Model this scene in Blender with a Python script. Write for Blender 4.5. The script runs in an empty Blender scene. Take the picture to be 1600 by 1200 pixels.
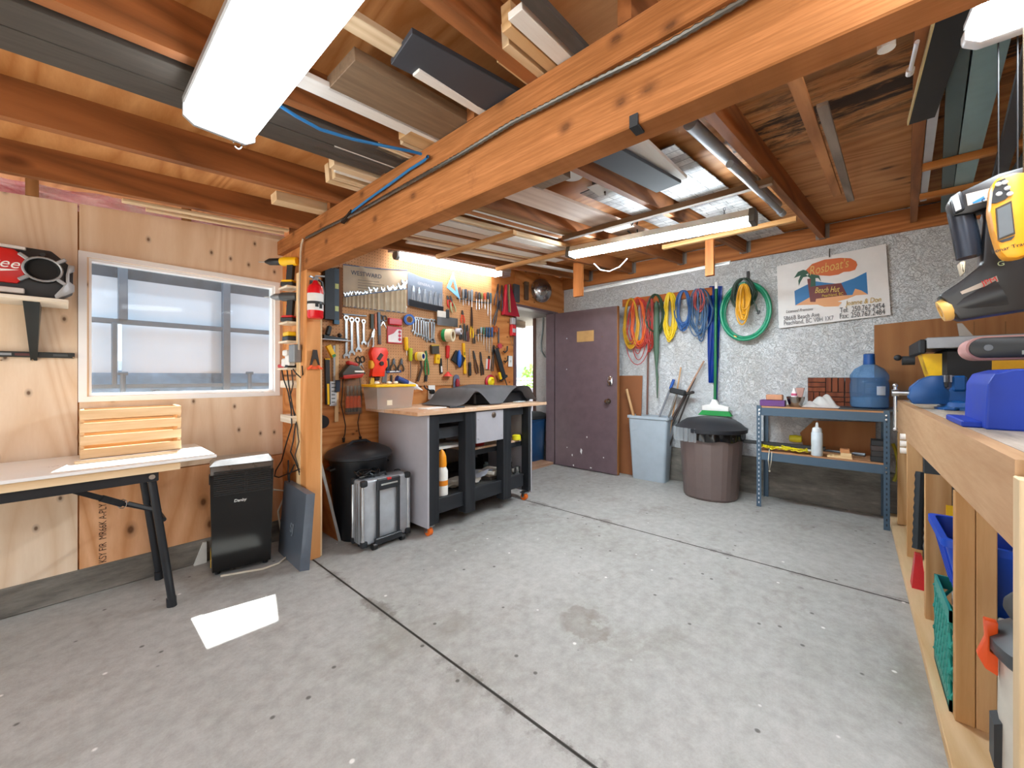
import bpy, bmesh, math, random
from mathutils import Vector, Matrix, Euler
R = math.radians
random.seed(7)
S = bpy.context.scene
C = S.collection

# ---------------------------------------------------------------- camera, sky, sun, exposure
FOC, HORZ, CAMH, YAW = 612.0, 588.0, 1.19, R(41.16)
cam_d = bpy.data.cameras.new('camera'); cam = bpy.data.objects.new('camera', cam_d); C.objects.link(cam)
cam.location = (0, 0, CAMH); cam.rotation_euler = (R(90), 0, YAW - R(90))
cam_d.sensor_width = 36; cam_d.lens = 36 * FOC / 1600; cam_d.shift_y = (HORZ - 600) / 1600; cam_d.clip_start = 0.02; cam_d.clip_end = 3000
S.camera = cam
S.view_settings.view_transform = 'Standard'; S.view_settings.look = 'None'; S.view_settings.gamma = 1
S.view_settings.use_curve_mapping = False
S.view_settings.exposure = 0.92
W = bpy.data.worlds.new('sky'); S.world = W; W.use_nodes = True
bg = W.node_tree.nodes['Background']; bg.inputs['Color'].default_value = (0.82, 0.92, 1.0, 1); bg.inputs['Strength'].default_value = 1.6
sun_d = bpy.data.lights.new('sun', 'SUN'); sun_d.energy = 17; sun_d.angle = R(0.5); sun_d.color = (1, .95, .87)
sun = bpy.data.objects.new('sun', sun_d); C.objects.link(sun)
sun.rotation_euler = Vector((-.17, -.625, -1)).to_track_quat('-Z', 'Y').to_euler()
S.cycles.max_bounces = 8; S.cycles.diffuse_bounces = 5; S.cycles.caustics_reflective = False; S.cycles.caustics_refractive = False
S.cycles.sample_clamp_indirect = 8

# ---------------------------------------------------------------- helpers
FX, FY = math.cos(YAW), math.sin(YAW)
def at(px, py, X=None, Y=None, Z=None):
    """point of the room seen at photo position (px, py) on the plane X=, Y= or Z="""
    l, u = (px - 800) / FOC, (HORZ - py) / FOC
    d = Vector((FX + FY * l, FY - FX * l, u)); o = Vector((0, 0, CAMH))
    t = X / d.x if X is not None else Y / d.y if Y is not None else (Z - CAMH) / d.z
    return o + d * t
V = Vector

def tilt(a, b):                      # matrix whose z axis runs a -> b
    z = (V(b) - V(a)).normalized()
    return z.to_track_quat('Z', 'Y').to_matrix().to_4x4()

class MB:
    def __init__(s): s.bm = bmesh.new()
    def _add(s, tmp, M=None):
        if M is not None: bmesh.ops.transform(tmp, matrix=M, verts=tmp.verts)
        me = bpy.data.meshes.new('tmp'); tmp.to_mesh(me); tmp.free(); s.bm.from_mesh(me); bpy.data.meshes.remove(me); return s
    def box(s, c, size, rot=(0, 0, 0), b=0, seg=1):
        t = bmesh.new(); bmesh.ops.create_cube(t, size=1); bmesh.ops.scale(t, vec=size, verts=t.verts)
        if b: bmesh.ops.bevel(t, geom=t.edges[:], offset=b, segments=seg, affect='EDGES', profile=.5)
        M = rot if isinstance(rot, Matrix) else Euler(rot).to_matrix().to_4x4()
        return s._add(t, Matrix.Translation(c) @ M)
    def bb(s, lo, hi, b=0, seg=1):
        lo, hi = V(lo), V(hi)
        return s.box((lo + hi) / 2, [abs(hi[i] - lo[i]) for i in range(3)], b=b, seg=seg)
    def beam(s, a, b_, w, h, up=(0, 0, 1), b=0):   # bar of width w, height h from a to b_
        a, b_ = V(a), V(b_); y = (b_ - a); L = y.length; y.normalize()
        x = y.cross(V(up)).normalized(); z = x.cross(y)
        M = Matrix((x, y, z)).transposed().to_4x4()
        return s.box((a + b_) / 2, (w, L, h), rot=M, b=b)
    def cyl(s, a, b_, r, r2=None, n=16, cap=True):
        a, b_ = V(a), V(b_); t = bmesh.new()
        bmesh.ops.create_cone(t, cap_ends=cap, segments=n, radius1=r, radius2=r if r2 is None else r2, depth=(b_ - a).length)
        return s._add(t, Matrix.Translation((a + b_) / 2) @ tilt(a, b_))
    def ball(s, c, r, sc=(1, 1, 1), n=14, rot=(0, 0, 0)):
        t = bmesh.new(); bmesh.ops.create_uvsphere(t, u_segments=n, v_segments=max(6, n * 2 // 3), radius=r)
        return s._add(t, Matrix.Translation(c) @ Euler(rot).to_matrix().to_4x4() @ Matrix.Diagonal((*sc, 1)))
    def lathe(s, prof, c=(0, 0, 0), n=24, M=None, sy=1.0, p=2.0, cap=True):   # p > 2: squarish section
        bm = s.bm; rings = []; M = (Matrix.Translation(c) @ M) if M is not None else Matrix.Translation(c)
        for r, z in prof:
            ring = []
            for i in range(n):
                a = 2 * math.pi * i / n; ca, sa = math.cos(a), math.sin(a)
                k = (abs(ca) ** p + abs(sa) ** p) ** (-1 / p)
                ring.append(bm.verts.new(M @ V((r * k * ca, r * k * sa * sy, z))))
            rings.append(ring)
        for a, b_ in zip(rings, rings[1:]):
            for i in range(n): bm.faces.new((a[i], a[(i + 1) % n], b_[(i + 1) % n], b_[i]))
        if cap:
            if prof[0][0] > 1e-4: bm.faces.new(rings[0][::-1])
            if prof[-1][0] > 1e-4: bm.faces.new(rings[-1])
        return s
    def tube(s, pts, r, n=8, closed=False, flat=None):
        bm = s.bm; pts = [V(p) for p in pts]; N = len(pts); rings = []
        up = V((.123, .31, .94))
        for i, p in enumerate(pts):
            if closed: d = pts[(i + 1) % N] - pts[i - 1]
            else: d = pts[min(i + 1, N - 1)] - pts[max(i - 1, 0)]
            d.normalize()
            x = up.cross(d)
            if x.length < 1e-3: x = V((1, 0, 0)).cross(d)
            x.normalize(); y = d.cross(x); up = y
            rr = r[i] if isinstance(r, (list, tuple)) else r
            f = flat or 1
            rings.append([bm.verts.new(p + x * rr * math.cos(2 * math.pi * k / n) + y * rr * f * math.sin(2 * math.pi * k / n)) for k in range(n)])
        pairs = list(zip(rings, rings[1:])) + ([(rings[-1], rings[0])] if closed else [])
        for a, b_ in pairs:
            for k in range(n): bm.faces.new((a[k], a[(k + 1) % n], b_[(k + 1) % n], b_[k]))
        if not closed: bm.faces.new(rings[0][::-1]); bm.faces.new(rings[-1])
        return s
    def prism(s, poly, d0, d1, M=None, hole=None, b=0):
        """polygon [(u, v)] in the plane u=x, v=z, extruded along y from d0 to d1; M places it"""
        t = bmesh.new()
        def ring(pl, d): return [t.verts.new((u, d, v)) for u, v in pl]
        a, c = ring(poly, d0), ring(poly, d1); n = len(poly)
        for i in range(n): t.faces.new((a[i], a[(i + 1) % n], c[(i + 1) % n], c[i]))
        if hole:
            m = len(hole); ha, hc = ring(hole, d0), ring(hole, d1)
            for i in range(m): t.faces.new((ha[(i + 1) % m], ha[i], hc[i], hc[(i + 1) % m]))
            for A, B in ((a, ha), (c, hc)):
                es = [t.edges.get((L[i], L[(i + 1) % len(L)])) for L in (A, B) for i in range(len(L))]
                bmesh.ops.triangle_fill(t, edges=es, use_beauty=True)
        else:
            t.faces.new(a[::-1]); t.faces.new(c)
        bmesh.ops.recalc_face_normals(t, faces=t.faces)
        if b: bmesh.ops.bevel(t, geom=t.edges[:], offset=b, segments=2, affect='EDGES', profile=.5)
        return s._add(t, M)
    def hull(s, lo8):                 # 8 corners: bottom ring then top ring
        v = [s.bm.verts.new(p) for p in lo8]
        for f in ((3, 2, 1, 0), (4, 5, 6, 7), (0, 1, 5, 4), (1, 2, 6, 5), (2, 3, 7, 6), (3, 0, 4, 7)): s.bm.faces.new([v[i] for i in f])
        return s
    def grid(s, fn, nu, nv, th=0):
        t = bmesh.new(); g = [[t.verts.new(fn(i / nu, j / nv)) for j in range(nv + 1)] for i in range(nu + 1)]
        for i in range(nu):
            for j in range(nv): t.faces.new((g[i][j], g[i + 1][j], g[i + 1][j + 1], g[i][j + 1]))
        if th: bmesh.ops.solidify(t, geom=t.faces[:], thickness=th)
        return s._add(t)
    def move(s, M): bmesh.ops.transform(s.bm, matrix=M, verts=s.bm.verts); return s

WM = {}                                # world matrix of each thing
def mesh_of(mb, name, ang=35):
    bmesh.ops.recalc_face_normals(mb.bm, faces=mb.bm.faces)
    me = bpy.data.meshes.new(name); mb.bm.to_mesh(me); mb.bm.free()
    me.polygons.foreach_set('use_smooth', [True] * len(me.polygons)); me.set_sharp_from_angle(angle=R(ang)); return me
def tag(o, label=None, cat=None, group=None, kind=None):
    for k, v in (('label', label), ('category', cat), ('group', group), ('kind', kind)):
        if v: o[k] = v
    return o
def part(name, mb, mat, parent, world=False, label=None, ang=35):
    if world: mb.move(WM[parent.name].inverted())
    o = bpy.data.objects.new(name, mesh_of(mb, name, ang)); o.data.materials.append(mat); C.objects.link(o)
    o.parent = parent
    WM[o.name] = WM[parent.name]
    if label: o['label'] = label
    return o
def thing(name, label, cat, loc=(0, 0, 0), rot=(0, 0, 0), group=None):
    o = bpy.data.objects.new(name, None); C.objects.link(o); o.empty_display_size = .05
    o.location = loc
    e = Euler(rot) if not isinstance(rot, Matrix) else rot.to_euler()
    o.rotation_euler = e
    WM[o.name] = Matrix.Translation(V(loc)) @ e.to_matrix().to_4x4()
    return tag(o, label, cat, group)
def solo(name, mb, mat, label=None, cat=None, group=None, kind=None, ang=35, keep=False):
    """a thing that is one mesh; its origin goes to the middle of its base"""
    bm = mb.bm; xs = [v.co for v in bm.verts]
    o_ = V(((min(p.x for p in xs) + max(p.x for p in xs)) / 2, (min(p.y for p in xs) + max(p.y for p in xs)) / 2, min(p.z for p in xs)))
    if keep: o_ = V((0, 0, 0))
    mb.move(Matrix.Translation(-o_))
    o = bpy.data.objects.new(name, mesh_of(mb, name, ang)); o.data.materials.append(mat); C.objects.link(o); o.location = o_
    WM[o.name] = Matrix.Translation(o_)
    return tag(o, label, cat, group, kind)
def struct(name, mb, mat, parent=None, ang=35):
    if parent: return part(name, mb, mat, parent, world=True)
    return solo(name, mb, mat, kind='structure', ang=ang, keep=True)
def dup(o, loc=None, rot=None, label=None, group=None, parent=None, mats=None):
    c = o.copy(); C.objects.link(c)
    if loc is not None: c.location = loc
    if rot is not None: c.rotation_euler = rot
    if parent is not None: c.parent = parent
    if label: c['label'] = label
    if group: c['group'] = group
    for ch in list(o.children): dup(ch, parent=c)
    WM[c.name] = (WM[parent.name] if parent is not None else Matrix.Translation(c.location) @ c.rotation_euler.to_matrix().to_4x4())
    return c
def letters(txt, size, M, mat, parent, world=True, align='CENTER', name='lettering', ext=.0004, sx=1.0, sh=0.0):
    cu = bpy.data.curves.new(name, 'FONT'); cu.body = txt; cu.size = size; cu.align_x = align; cu.align_y = 'CENTER'; cu.extrude = ext; cu.shear = sh
    cu.materials.append(mat); cu.resolution_u = 3
    o = bpy.data.objects.new(name, cu); C.objects.link(o)
    M = (WM[parent.name].inverted() @ M if world else M) @ Matrix.Diagonal((sx, 1, 1, 1))
    me = bpy.data.meshes.new_from_object(o.evaluated_get(bpy.context.evaluated_depsgraph_get())); bpy.data.objects.remove(o)
    o = bpy.data.objects.new(name, me); C.objects.link(o); o.parent = parent
    if not me.materials: me.materials.append(mat)
    o.matrix_local = M; return o
def face_M(p, xdir, updir):            # text frame: x along xdir, y along updir
    x, y = V(xdir).normalized(), V(updir).normalized(); z = x.cross(y)
    M = Matrix((x, y, z)).transposed().to_4x4(); M.translation = V(p); return M

# ---------------------------------------------------------------- materials
def lin(h):
    h = h.lstrip('#'); r = [int(h[i:i + 2], 16) / 255 for i in (0, 2, 4)]
    return tuple((c / 12.92 if c <= .04045 else ((c + .055) / 1.055) ** 2.4) for c in r) + (1,)
_m = {}
class NT:
    def __init__(s, name):
        s.m = bpy.data.materials.new(name); s.m.use_nodes = True; s.t = s.m.node_tree; s.n = s.t.nodes; s.b = s.n['Principled BSDF']
    def node(s, typ, **kw):
        nd = s.n.new('ShaderNode' + typ)
        for k, v in kw.items():
            if k[0] == '_': setattr(nd, k[1:], v)
            else: nd.inputs[k.replace('__', ' ')].default_value = v
        return nd
    def link(s, a, b): s.t.links.new(a, b)
    def ramp(s, fac, stops, interp='LINEAR'):
        r = s.n.new('ShaderNodeValToRGB'); r.color_ramp.interpolation = interp; e = r.color_ramp.elements
        while len(e) < len(stops): e.new(.5)
        for el, (p, c) in zip(e, stops): el.position = p; el.color = c if not isinstance(c, str) else lin(c)
        s.link(fac, r.inputs[0]); return r.outputs[0]
    def mix(s, fac, a, b, mode='MIX'):
        x = s.n.new('ShaderNodeMix'); x.data_type = 'RGBA'; x.blend_type = mode
        for v, i in ((fac, 0), (a, 6), (b, 7)):
            if isinstance(v, (int, float)): x.inputs[i].default_value = v
            elif isinstance(v, str): x.inputs[i].default_value = lin(v)
            elif isinstance(v, tuple): x.inputs[i].default_value = v
            else: s.link(v, x.inputs[i])
        return x.outputs[2]
    def math(s, op, a, b=0.0):
        x = s.n.new('ShaderNodeMath'); x.operation = op
        for v, i in ((a, 0), (b, 1)):
            if isinstance(v, (int, float)): x.inputs[i].default_value = v
            else: s.link(v, x.inputs[i])
        return x.outputs[0]
    def coord(s, scale=(1, 1, 1), world=False, rnd=True, rot=(0, 0, 0)):
        if world: o = s.node('NewGeometry').outputs['Position']
        else:
            o = s.node('TexCoord').outputs['Object']
            if rnd:
                oi = s.node('ObjectInfo'); a = s.node('VectorMath', _operation='ADD'); sc = s.math('MULTIPLY', oi.outputs['Random'], 37.0)
                s.link(o, a.inputs[0]); s.link(sc, a.inputs[1]); o = a.outputs[0]
        mp = s.node('Mapping', Scale=scale, Rotation=rot); s.link(o, mp.inputs[0]); return mp.outputs[0]
    def noise(s, vec, scale=5, detail=4, rough=.55, dist=0):
        x = s.node('TexNoise', Scale=scale, Detail=detail, Roughness=rough, Distortion=dist); s.link(vec, x.inputs['Vector']); return x.outputs[0]
    def bump(s, h, st=.3, d=.01):
        x = s.node('Bump', Strength=st, Distance=d); s.link(h, x.inputs['Height']); s.link(x.outputs[0], s.b.inputs['Normal'])
    def col(s, c): s.link(c, s.b.inputs['Base Color'])
    def set(s, rough=.5, metal=0, spec=.5):
        s.b.inputs['Roughness'].default_value = rough; s.b.inputs['Metallic'].default_value = metal; s.b.inputs['Specular IOR Level'].default_value = spec; return s
def shade(c, k):
    l = lin(c) if isinstance(c, str) else c
    return tuple(min(1, x * k) for x in l[:3]) + (1,)
def plain(c, rough=.5, metal=0, var=.12, spec=.5, name=None):
    key = ('p', c, rough, metal, var)
    if key in _m: return _m[key]
    t = NT(name or 'paint').set(rough, metal, spec)
    n = t.noise(t.coord(), 9, 5, .6)
    t.col(t.ramp(n, [(.3, shade(c, 1 - var)), (.7, shade(c, 1 + var))]))
    r = t.math('MULTIPLY_ADD', n, .12); t.n[-1].inputs[2].default_value = rough - .06; t.link(r, t.b.inputs['Roughness'])
    _m[key] = t.m; return t.m
def metal(c='#b9bcc0', rough=.32): return plain(c, rough, 1.0, .1)
def glass(c, rough=.05, alpha=.35, name='clear plastic', tint=None):
    key = ('g', c, rough, alpha, tint)
    if key in _m: return _m[key]
    t = NT(name); tr = t.node('BsdfTransparent', Color=lin(tint or c)); gl = t.b; gl.inputs['Base Color'].default_value = lin(c); gl.inputs['Roughness'].default_value = rough
    mx = t.node('MixShader', Fac=alpha); t.link(tr.outputs[0], mx.inputs[1]); t.link(gl.outputs[0], mx.inputs[2]); t.link(mx.outputs[0], t.n['Material Output'].inputs[0])
    _m[key] = t.m; return t.m
def lamp(c, strength):
    t = NT('lit lamp diffuser'); t.b.inputs['Base Color'].default_value = (.8, .8, .8, 1); t.b.inputs['Emission Color'].default_value = c; t.b.inputs['Emission Strength'].default_value = strength; return t.m
def wood(c1, c2, axis='Y', knots='#5a3014', sc=1.0, rough=.65, knot=.5, world=False, stain=None, blot=.25, ring=1.2, marks=None):
    """sawn wood with its grain along one axis of the object"""
    key = ('w', c1, c2, axis, knots, sc, world, stain, knot, ring, marks)
    if key in _m: return _m[key]
    t = NT('sawn wood').set(rough, 0, .3)
    st = {'X': (.09, 1, 1), 'Y': (1, .09, 1), 'Z': (1, 1, .09)}[axis]
    vec = t.coord(tuple(x * sc for x in st), world)
    wv = t.noise(vec, 2.2, 2, .5, .6)
    rings = t.math('FRACT', t.math('MULTIPLY', wv, 13.0)); tri = t.math('ABSOLUTE', t.math('SUBTRACT', rings, .5))
    fine = t.noise(vec, 60, 4, .7)
    g = t.math('ADD', t.math('MULTIPLY', tri, ring), t.math('MULTIPLY', fine, .55 + (1.2 - ring) * .55))
    c = t.ramp(g, [(.2, c2), (.85, c1)])
    v2 = t.coord((1, 1, 1), world); bl = t.noise(v2, 2.0, 3, .6)
    c = t.mix(t.math('MULTIPLY', bl, blot), c, shade(c2, .8), 'MULTIPLY')
    if knot:
        ks = {'X': (.45, 1, 1), 'Y': (1, .45, 1), 'Z': (1, 1, .45)}[axis]
        vo = t.node('TexVoronoi', Scale=4.2 * sc, Randomness=1.0); t.link(t.coord(ks, world), vo.inputs['Vector'])
        k = t.ramp(vo.outputs['Distance'], [(.06, (1, 1, 1, 1)), (.13, (0, 0, 0, 1))])
        ch = t.math('GREATER_THAN', t.math('MULTIPLY', vo.outputs['Color'], 1.0), 1 - knot)
        c = t.mix(t.math('MULTIPLY', t.math('MULTIPLY', k, ch), .8), c, knots)
    if stain:
        sn = t.noise(t.coord(tuple(x * .8 for x in st), world, rot=(.2, .3, .1)), 3.0, 6, .7)
        c = t.mix(t.ramp(sn, [(.52, (0, 0, 0, 1)), (.68, (.8, .8, .8, 1))]), c, stain)
    if marks:                        # knots and scuffs on the face of a big timber, drawn in its y-z plane
        sp_ = t.node('SeparateXYZ'); t.link(t.node('NewGeometry').outputs['Position'], sp_.inputs[0]); cb = t.node('CombineXYZ')
        t.link(t.math('MULTIPLY', sp_.outputs[1], .75), cb.inputs[0]); t.link(sp_.outputs[2], cb.inputs[1])
        vo = t.node('TexVoronoi', Scale=6.0); vo.voronoi_dimensions = '2D'; t.link(cb.outputs[0], vo.inputs['Vector'])
        dd = t.math('ADD', vo.outputs['Distance'], t.math('MULTIPLY', t.math('SUBTRACT', t.noise(cb.outputs[0], 30, 4, .7), .5), .12))
        k = t.math('MULTIPLY', t.ramp(dd, [(.04, (.9, .9, .9, 1)), (.1, (.35, .35, .35, 1)), (.17, (0, 0, 0, 1))]), t.math('GREATER_THAN', vo.outputs['Color'], .45)); c = t.mix(k, c, marks)
        sc = t.noise(cb.outputs[0], 3.2, 8, .72, .4); c = t.mix(t.ramp(sc, [(.58, (0, 0, 0, 1)), (.68, (.55, .55, .55, 1))]), c, marks)
        fg = t.node('Mapping', Scale=(1.2, 26, 1)); t.link(cb.outputs[0], fg.inputs[0]); ln = t.noise(fg.outputs[0], 5, 5, .6, .25); c = t.mix(t.ramp(ln, [(.42, (.55, .55, .55, 1)), (.6, (0, 0, 0, 1))]), c, shade(c2, .75))
    t.col(c); t.bump(g, .12, .003); _m[key] = t.m; return t.m
def plywood(c1, c2, axis='Z', seam=None, name='plywood sheet', stain=None, knots='#4a2508', kscale=7.5, kn=.6, nrm='Y'):
    key = ('ply', c1, c2, axis, stain, nrm)
    if key in _m: return _m[key]
    t = NT(name).set(.62, 0, .3)
    st = {'X': (.16, 1, 1), 'Y': (1, .16, 1), 'Z': (1, 1, .16)}[axis]
    vec = t.coord(st, True); w = t.noise(vec, 1.6, 2, .45, .5)
    rg = t.math('ABSOLUTE', t.math('SUBTRACT', t.math('FRACT', t.math('MULTIPLY', w, 16.0)), .5))
    fine = t.noise(t.coord(tuple(x * 1.0 for x in st), True), 50, 3, .7)
    g = t.math('ADD', t.math('MULTIPLY', t.math('POWER', rg, .6), .9), t.math('MULTIPLY', fine, .5))
    c = t.ramp(g, [(.35, c2), (.95, c1)])
    b_ = t.noise(t.coord((1, 1, 1), True), 1.3, 3, .6); c = t.mix(t.math('MULTIPLY', b_, .35), c, c2)
    vo = t.node('TexVoronoi', Scale=kscale, Randomness=1.0); vo.voronoi_dimensions = '2D'
    sp_ = t.node('SeparateXYZ'); t.link(t.node('NewGeometry').outputs['Position'], sp_.inputs[0]); cb = t.node('CombineXYZ')
    u_, v_ = {'Y': (0, 2), 'X': (1, 2), 'Z': (0, 1)}[nrm]
    t.link(t.math('MULTIPLY', sp_.outputs[u_], .6 if axis == 'XYZ'[u_] else 1.0), cb.inputs[0]); t.link(t.math('MULTIPLY', sp_.outputs[v_], .6 if axis == 'XYZ'[v_] else 1.0), cb.inputs[1])
    t.link(cb.outputs[0], vo.inputs['Vector'])
    k = t.ramp(vo.outputs['Distance'], [(.03, (1, 1, 1, 1)), (.06, (.35, .35, .35, 1)), (.12, (0, 0, 0, 1))])
    ch = t.math('GREATER_THAN', vo.outputs['Color'], 1 - kn)
    c = t.mix(t.math('MULTIPLY', t.math('MULTIPLY', k, ch), .85), c, knots)
    if stain:
        sn = t.noise(t.coord((3.4, .55, 1), True, rot=(0, 0, .07)), 1.9, 8, .75, .5)
        sx = t.node('SeparateXYZ'); t.link(t.node('NewGeometry').outputs['Position'], sx.inputs[0])
        lowy = t.math('LESS_THAN', sx.outputs[1], .5); near = t.ramp(t.math('ABSOLUTE', t.math('SUBTRACT', sx.outputs[0], stain)), [(.15, (1, 1, 1, 1)), (.55, (0, 0, 0, 1))])
        near = t.math('MULTIPLY', near, lowy); c = t.mix(t.math('MULTIPLY', t.ramp(sn, [(.43, (0, 0, 0, 1)), (.53, (.95, .95, .95, 1))]), near), c, '#1c150f')
    t.col(c); t.bump(g, .06, .003); _m[key] = t.m; return t.m
# ---------------------------------------------------------------- shared materials
YW, YP, XF = 3.14, 3.07, 4.62          # window wall, pegboard wall, stucco wall
XB = -1.9                               # the garage opening behind the camera
YR = -1.25                             # right wall
def J(x): return 2.165 + .08 * (x - 1.02)     # underside of the joists (the roof rises towards the stucco wall)
PALE_PLY = plywood('#ecd7bf', '#dcbfa0', 'Z', name='pale plywood', nrm='Y')
ORANGE_PLY = plywood('#ecb88e', '#d09463', 'Z', name='orange plywood', nrm='Y', kscale=3.4)
FIR_PLY = plywood('#da9a5c', '#b8723c', 'X', name='fir plywood', nrm='Y')
DECK = plywood('#dfa46a', '#b87840', 'Y', stain=2.3, name='roof sheathing', kscale=2.6, nrm='Z')
BEAMW = wood('#c58350', '#99602f', 'Y', knot=0, blot=.3, rough=.8, ring=.5, marks='#56331c')
JOIST = wood('#a86b3e', '#7c4d2a', 'X', knot=.3)
LEDGER = wood('#c07a42', '#95582a', 'Y', knot=.4)
FIR = wood('#e2a468', '#cc8a4c', 'Z', knot=.35)
PINE = wood('#efd7b2', '#dcb88a', 'Z', knot=.3)
PINEX = wood('#ead2ae', '#d4b186', 'X', knot=.25)
PINEY = wood('#e6c898', '#cca671', 'Y', knot=.25)
FIRX = wood('#cf9a66', '#a9713f', 'X', knot=.3)
FIRY = wood('#c98c54', '#a2662f', 'Y', knot=.3)
WHITE = plain('#f0efec', .4, 0, .03); BLACK = plain('#17181a', .45, 0, .15); SOFTBLACK = plain('#232528', .65, 0, .15)
STEEL = metal('#b5b8bb', .3); CHROME = metal('#d3d5d8', .16); DARKSTEEL = metal('#6a6e73', .4)
RED = plain('#c8201c', .4); ORANGE = plain('#f05a18', .42); YELLOW = plain('#f2c110', .45); BLUE = plain('#1c4fae', .4); GREEN = plain('#128a4a', .4)
GREY = plain('#8b8f93', .5); LIGHTGREY = plain('#c2c5c8', .5); CARD = wood('#a9764b', '#996841', 'Z', knot=0, sc=.6, rough=.8)
DECKSHEAR = .08

t = NT('concrete floor').set(.62, 0, .35)
p = t.coord((1, 1, 1), True)
n1 = t.noise(p, 1.1, 6, .62); n2 = t.noise(p, 16, 6, .7); n3 = t.noise(p, 130, 3, .7)
c = t.ramp(n1, [(.28, '#8a8883'), (.5, '#a3a29f'), (.72, '#b6b5b2')])
c = t.mix(.5, c, t.ramp(n2, [(.3, '#88857f'), (.65, '#b8b6b2')]), 'MIX')
c = t.mix(t.ramp(n3, [(.3, (.25, .25, .25, 1)), (.6, (0, 0, 0, 1))]), c, '#8b857c')
vo = t.node('TexVoronoi', Scale=4.2); t.link(t.coord((1, 1, 1), True), vo.inputs['Vector'])
wv = t.math('ADD', vo.outputs['Distance'], t.math('MULTIPLY', t.noise(p, 30, 3, .7), .12))
sp = t.math('MULTIPLY', t.ramp(wv, [(.09, (1, 1, 1, 1)), (.15, (0, 0, 0, 1))]), t.math('GREATER_THAN', vo.outputs['Color'], .5))
c = t.mix(t.math('MULTIPLY', sp, .5), c, '#4f4a44')
st = t.noise(t.coord((.9, 1.4, 1), True), 1.5, 7, .72, .3)
c = t.mix(t.ramp(st, [(.55, (0, 0, 0, 1)), (.7, (.6, .6, .6, 1))]), c, '#7a7166')
wp = t.node('VectorMath', _operation='ADD'); t.link(p, wp.inputs[0])
ww = t.noise(p, 7, 4, .6); t.link(t.math('MULTIPLY', ww, .35), wp.inputs[1])
dist = t.node('VectorMath', _operation='DISTANCE'); t.link(wp.outputs[0], dist.inputs[0])
cq = at(915, 975, Z=0); dist.inputs[1].default_value = (cq.x + .17, cq.y + .17, .17)
c = t.mix(t.ramp(dist.outputs['Value'], [(.06, (.3, .3, .3, 1)), (.1, (.42, .42, .42, 1)), (.13, (0, 0, 0, 1))]), c, '#6d5f52')
sv = t.node('SeparateXYZ'); t.link(p, sv.inputs[0])
for xj in (1.063, 2.918):                       # dirt gathered along the saw cuts
    dj = t.math('ADD', t.math('ABSOLUTE', t.math('SUBTRACT', sv.outputs[0], xj)), t.math('MULTIPLY', t.math('SUBTRACT', t.noise(p, 3.0, 7, .75), .45), .5))
    c = t.mix(t.ramp(dj, [(-.02, (.6, .6, .6, 1)), (.03, (.3, .3, .3, 1)), (.05, (0, 0, 0, 1))]), c, '#5d574f')
    c = t.mix(t.math('LESS_THAN', t.math('ABSOLUTE', t.math('SUBTRACT', sv.outputs[0], xj)), .006), c, '#3c3833')
v2 = t.node('TexVoronoi', Scale=11.0); t.link(t.coord((1, 1, 1), True), v2.inputs['Vector'])
c = t.mix(t.math('MULTIPLY', t.math('MULTIPLY', t.ramp(v2.outputs['Distance'], [(.07, (1, 1, 1, 1)), (.12, (0, 0, 0, 1))]), t.math('GREATER_THAN', v2.outputs['Color'], .62)), .75), c, '#3f3b36')
v3 = t.node('TexVoronoi', Scale=9.0); t.link(t.coord((1, 1, 1), True, rot=(.3, .2, .9)), v3.inputs['Vector'])
c = t.mix(t.math('MULTIPLY', t.ramp(v3.outputs['Distance'], [(.05, (1, 1, 1, 1)), (.09, (0, 0, 0, 1))]), t.math('GREATER_THAN', v3.outputs['Color'], .6)), c, '#d9d7d3')
t.col(c); t.bump(t.math('ADD', n3, t.math('MULTIPLY', n2, .6)), .25, .004); FLOORM = t.m

t = NT('aged concrete curb').set(.8, 0, .2)
n = t.noise(t.coord((.5, .5, 2), True), 5, 7, .7)
t.col(t.ramp(n, [(.3, '#55514b'), (.6, '#837d74'), (.8, '#a8a298')])); t.bump(n, .5, .012); CURB = t.m
t = NT('white stucco').set(.85, 0, .2)
p = t.coord((1, 1, 1), True)
n = t.noise(p, 12, 5, .62, .8); ra = t.ramp(n, [(.40, (0, 0, 0, 1)), (.52, (1, 1, 1, 1)), (.7, (.8, .8, .8, 1))])
ed = t.noise(t.coord((1, 1, 1.3), True), 34, 4, .6, 1.2)
cr = t.ramp(t.math('ABSOLUTE', t.math('SUBTRACT', ed, .5)), [(.0, (0, 0, 0, 1)), (.03, (1, 1, 1, 1))])
dirt = t.noise(t.coord((1, 1, .6), True), 2.2, 5, .7)
base = t.ramp(dirt, [(.35, '#d0d0cf'), (.6, '#dcdfe2'), (.8, '#e4e6e9')])
t.col(t.mix(t.math('MULTIPLY', t.math('SUBTRACT', 1.0, cr), .28), base, '#9a938a'))
t.bump(t.math('ADD', t.math('MULTIPLY', ra, .8), t.math('MULTIPLY', cr, .5)), .8, .012); STUCCO = t.m
t = NT('pink insulation').set(.95, 0, .1)
n = t.noise(t.coord((1, 1, 1), True), 7, 6, .7, .6)
t.col(t.ramp(n, [(.28, '#d97f9a'), (.44, '#f6d3da'), (.7, '#fdf1f1')])); t.bump(n, .8, .02); PINK = t.m
t = NT('pegboard').set(.6, 0, .3)
p = t.node('NewGeometry').outputs['Position']; sx = t.node('SeparateXYZ'); t.link(p, sx.inputs[0])
fx = t.math('SUBTRACT', t.math('FRACT', t.math('DIVIDE', sx.outputs[0], .0254)), .5); fz = t.math('SUBTRACT', t.math('FRACT', t.math('DIVIDE', sx.outputs[2], .0254)), .5)
dd = t.math('SQRT', t.math('ADD', t.math('MULTIPLY', fx, fx), t.math('MULTIPLY', fz, fz)))
n = t.noise(t.coord((1, 1, 1), True), 4, 5, .6)
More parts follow.
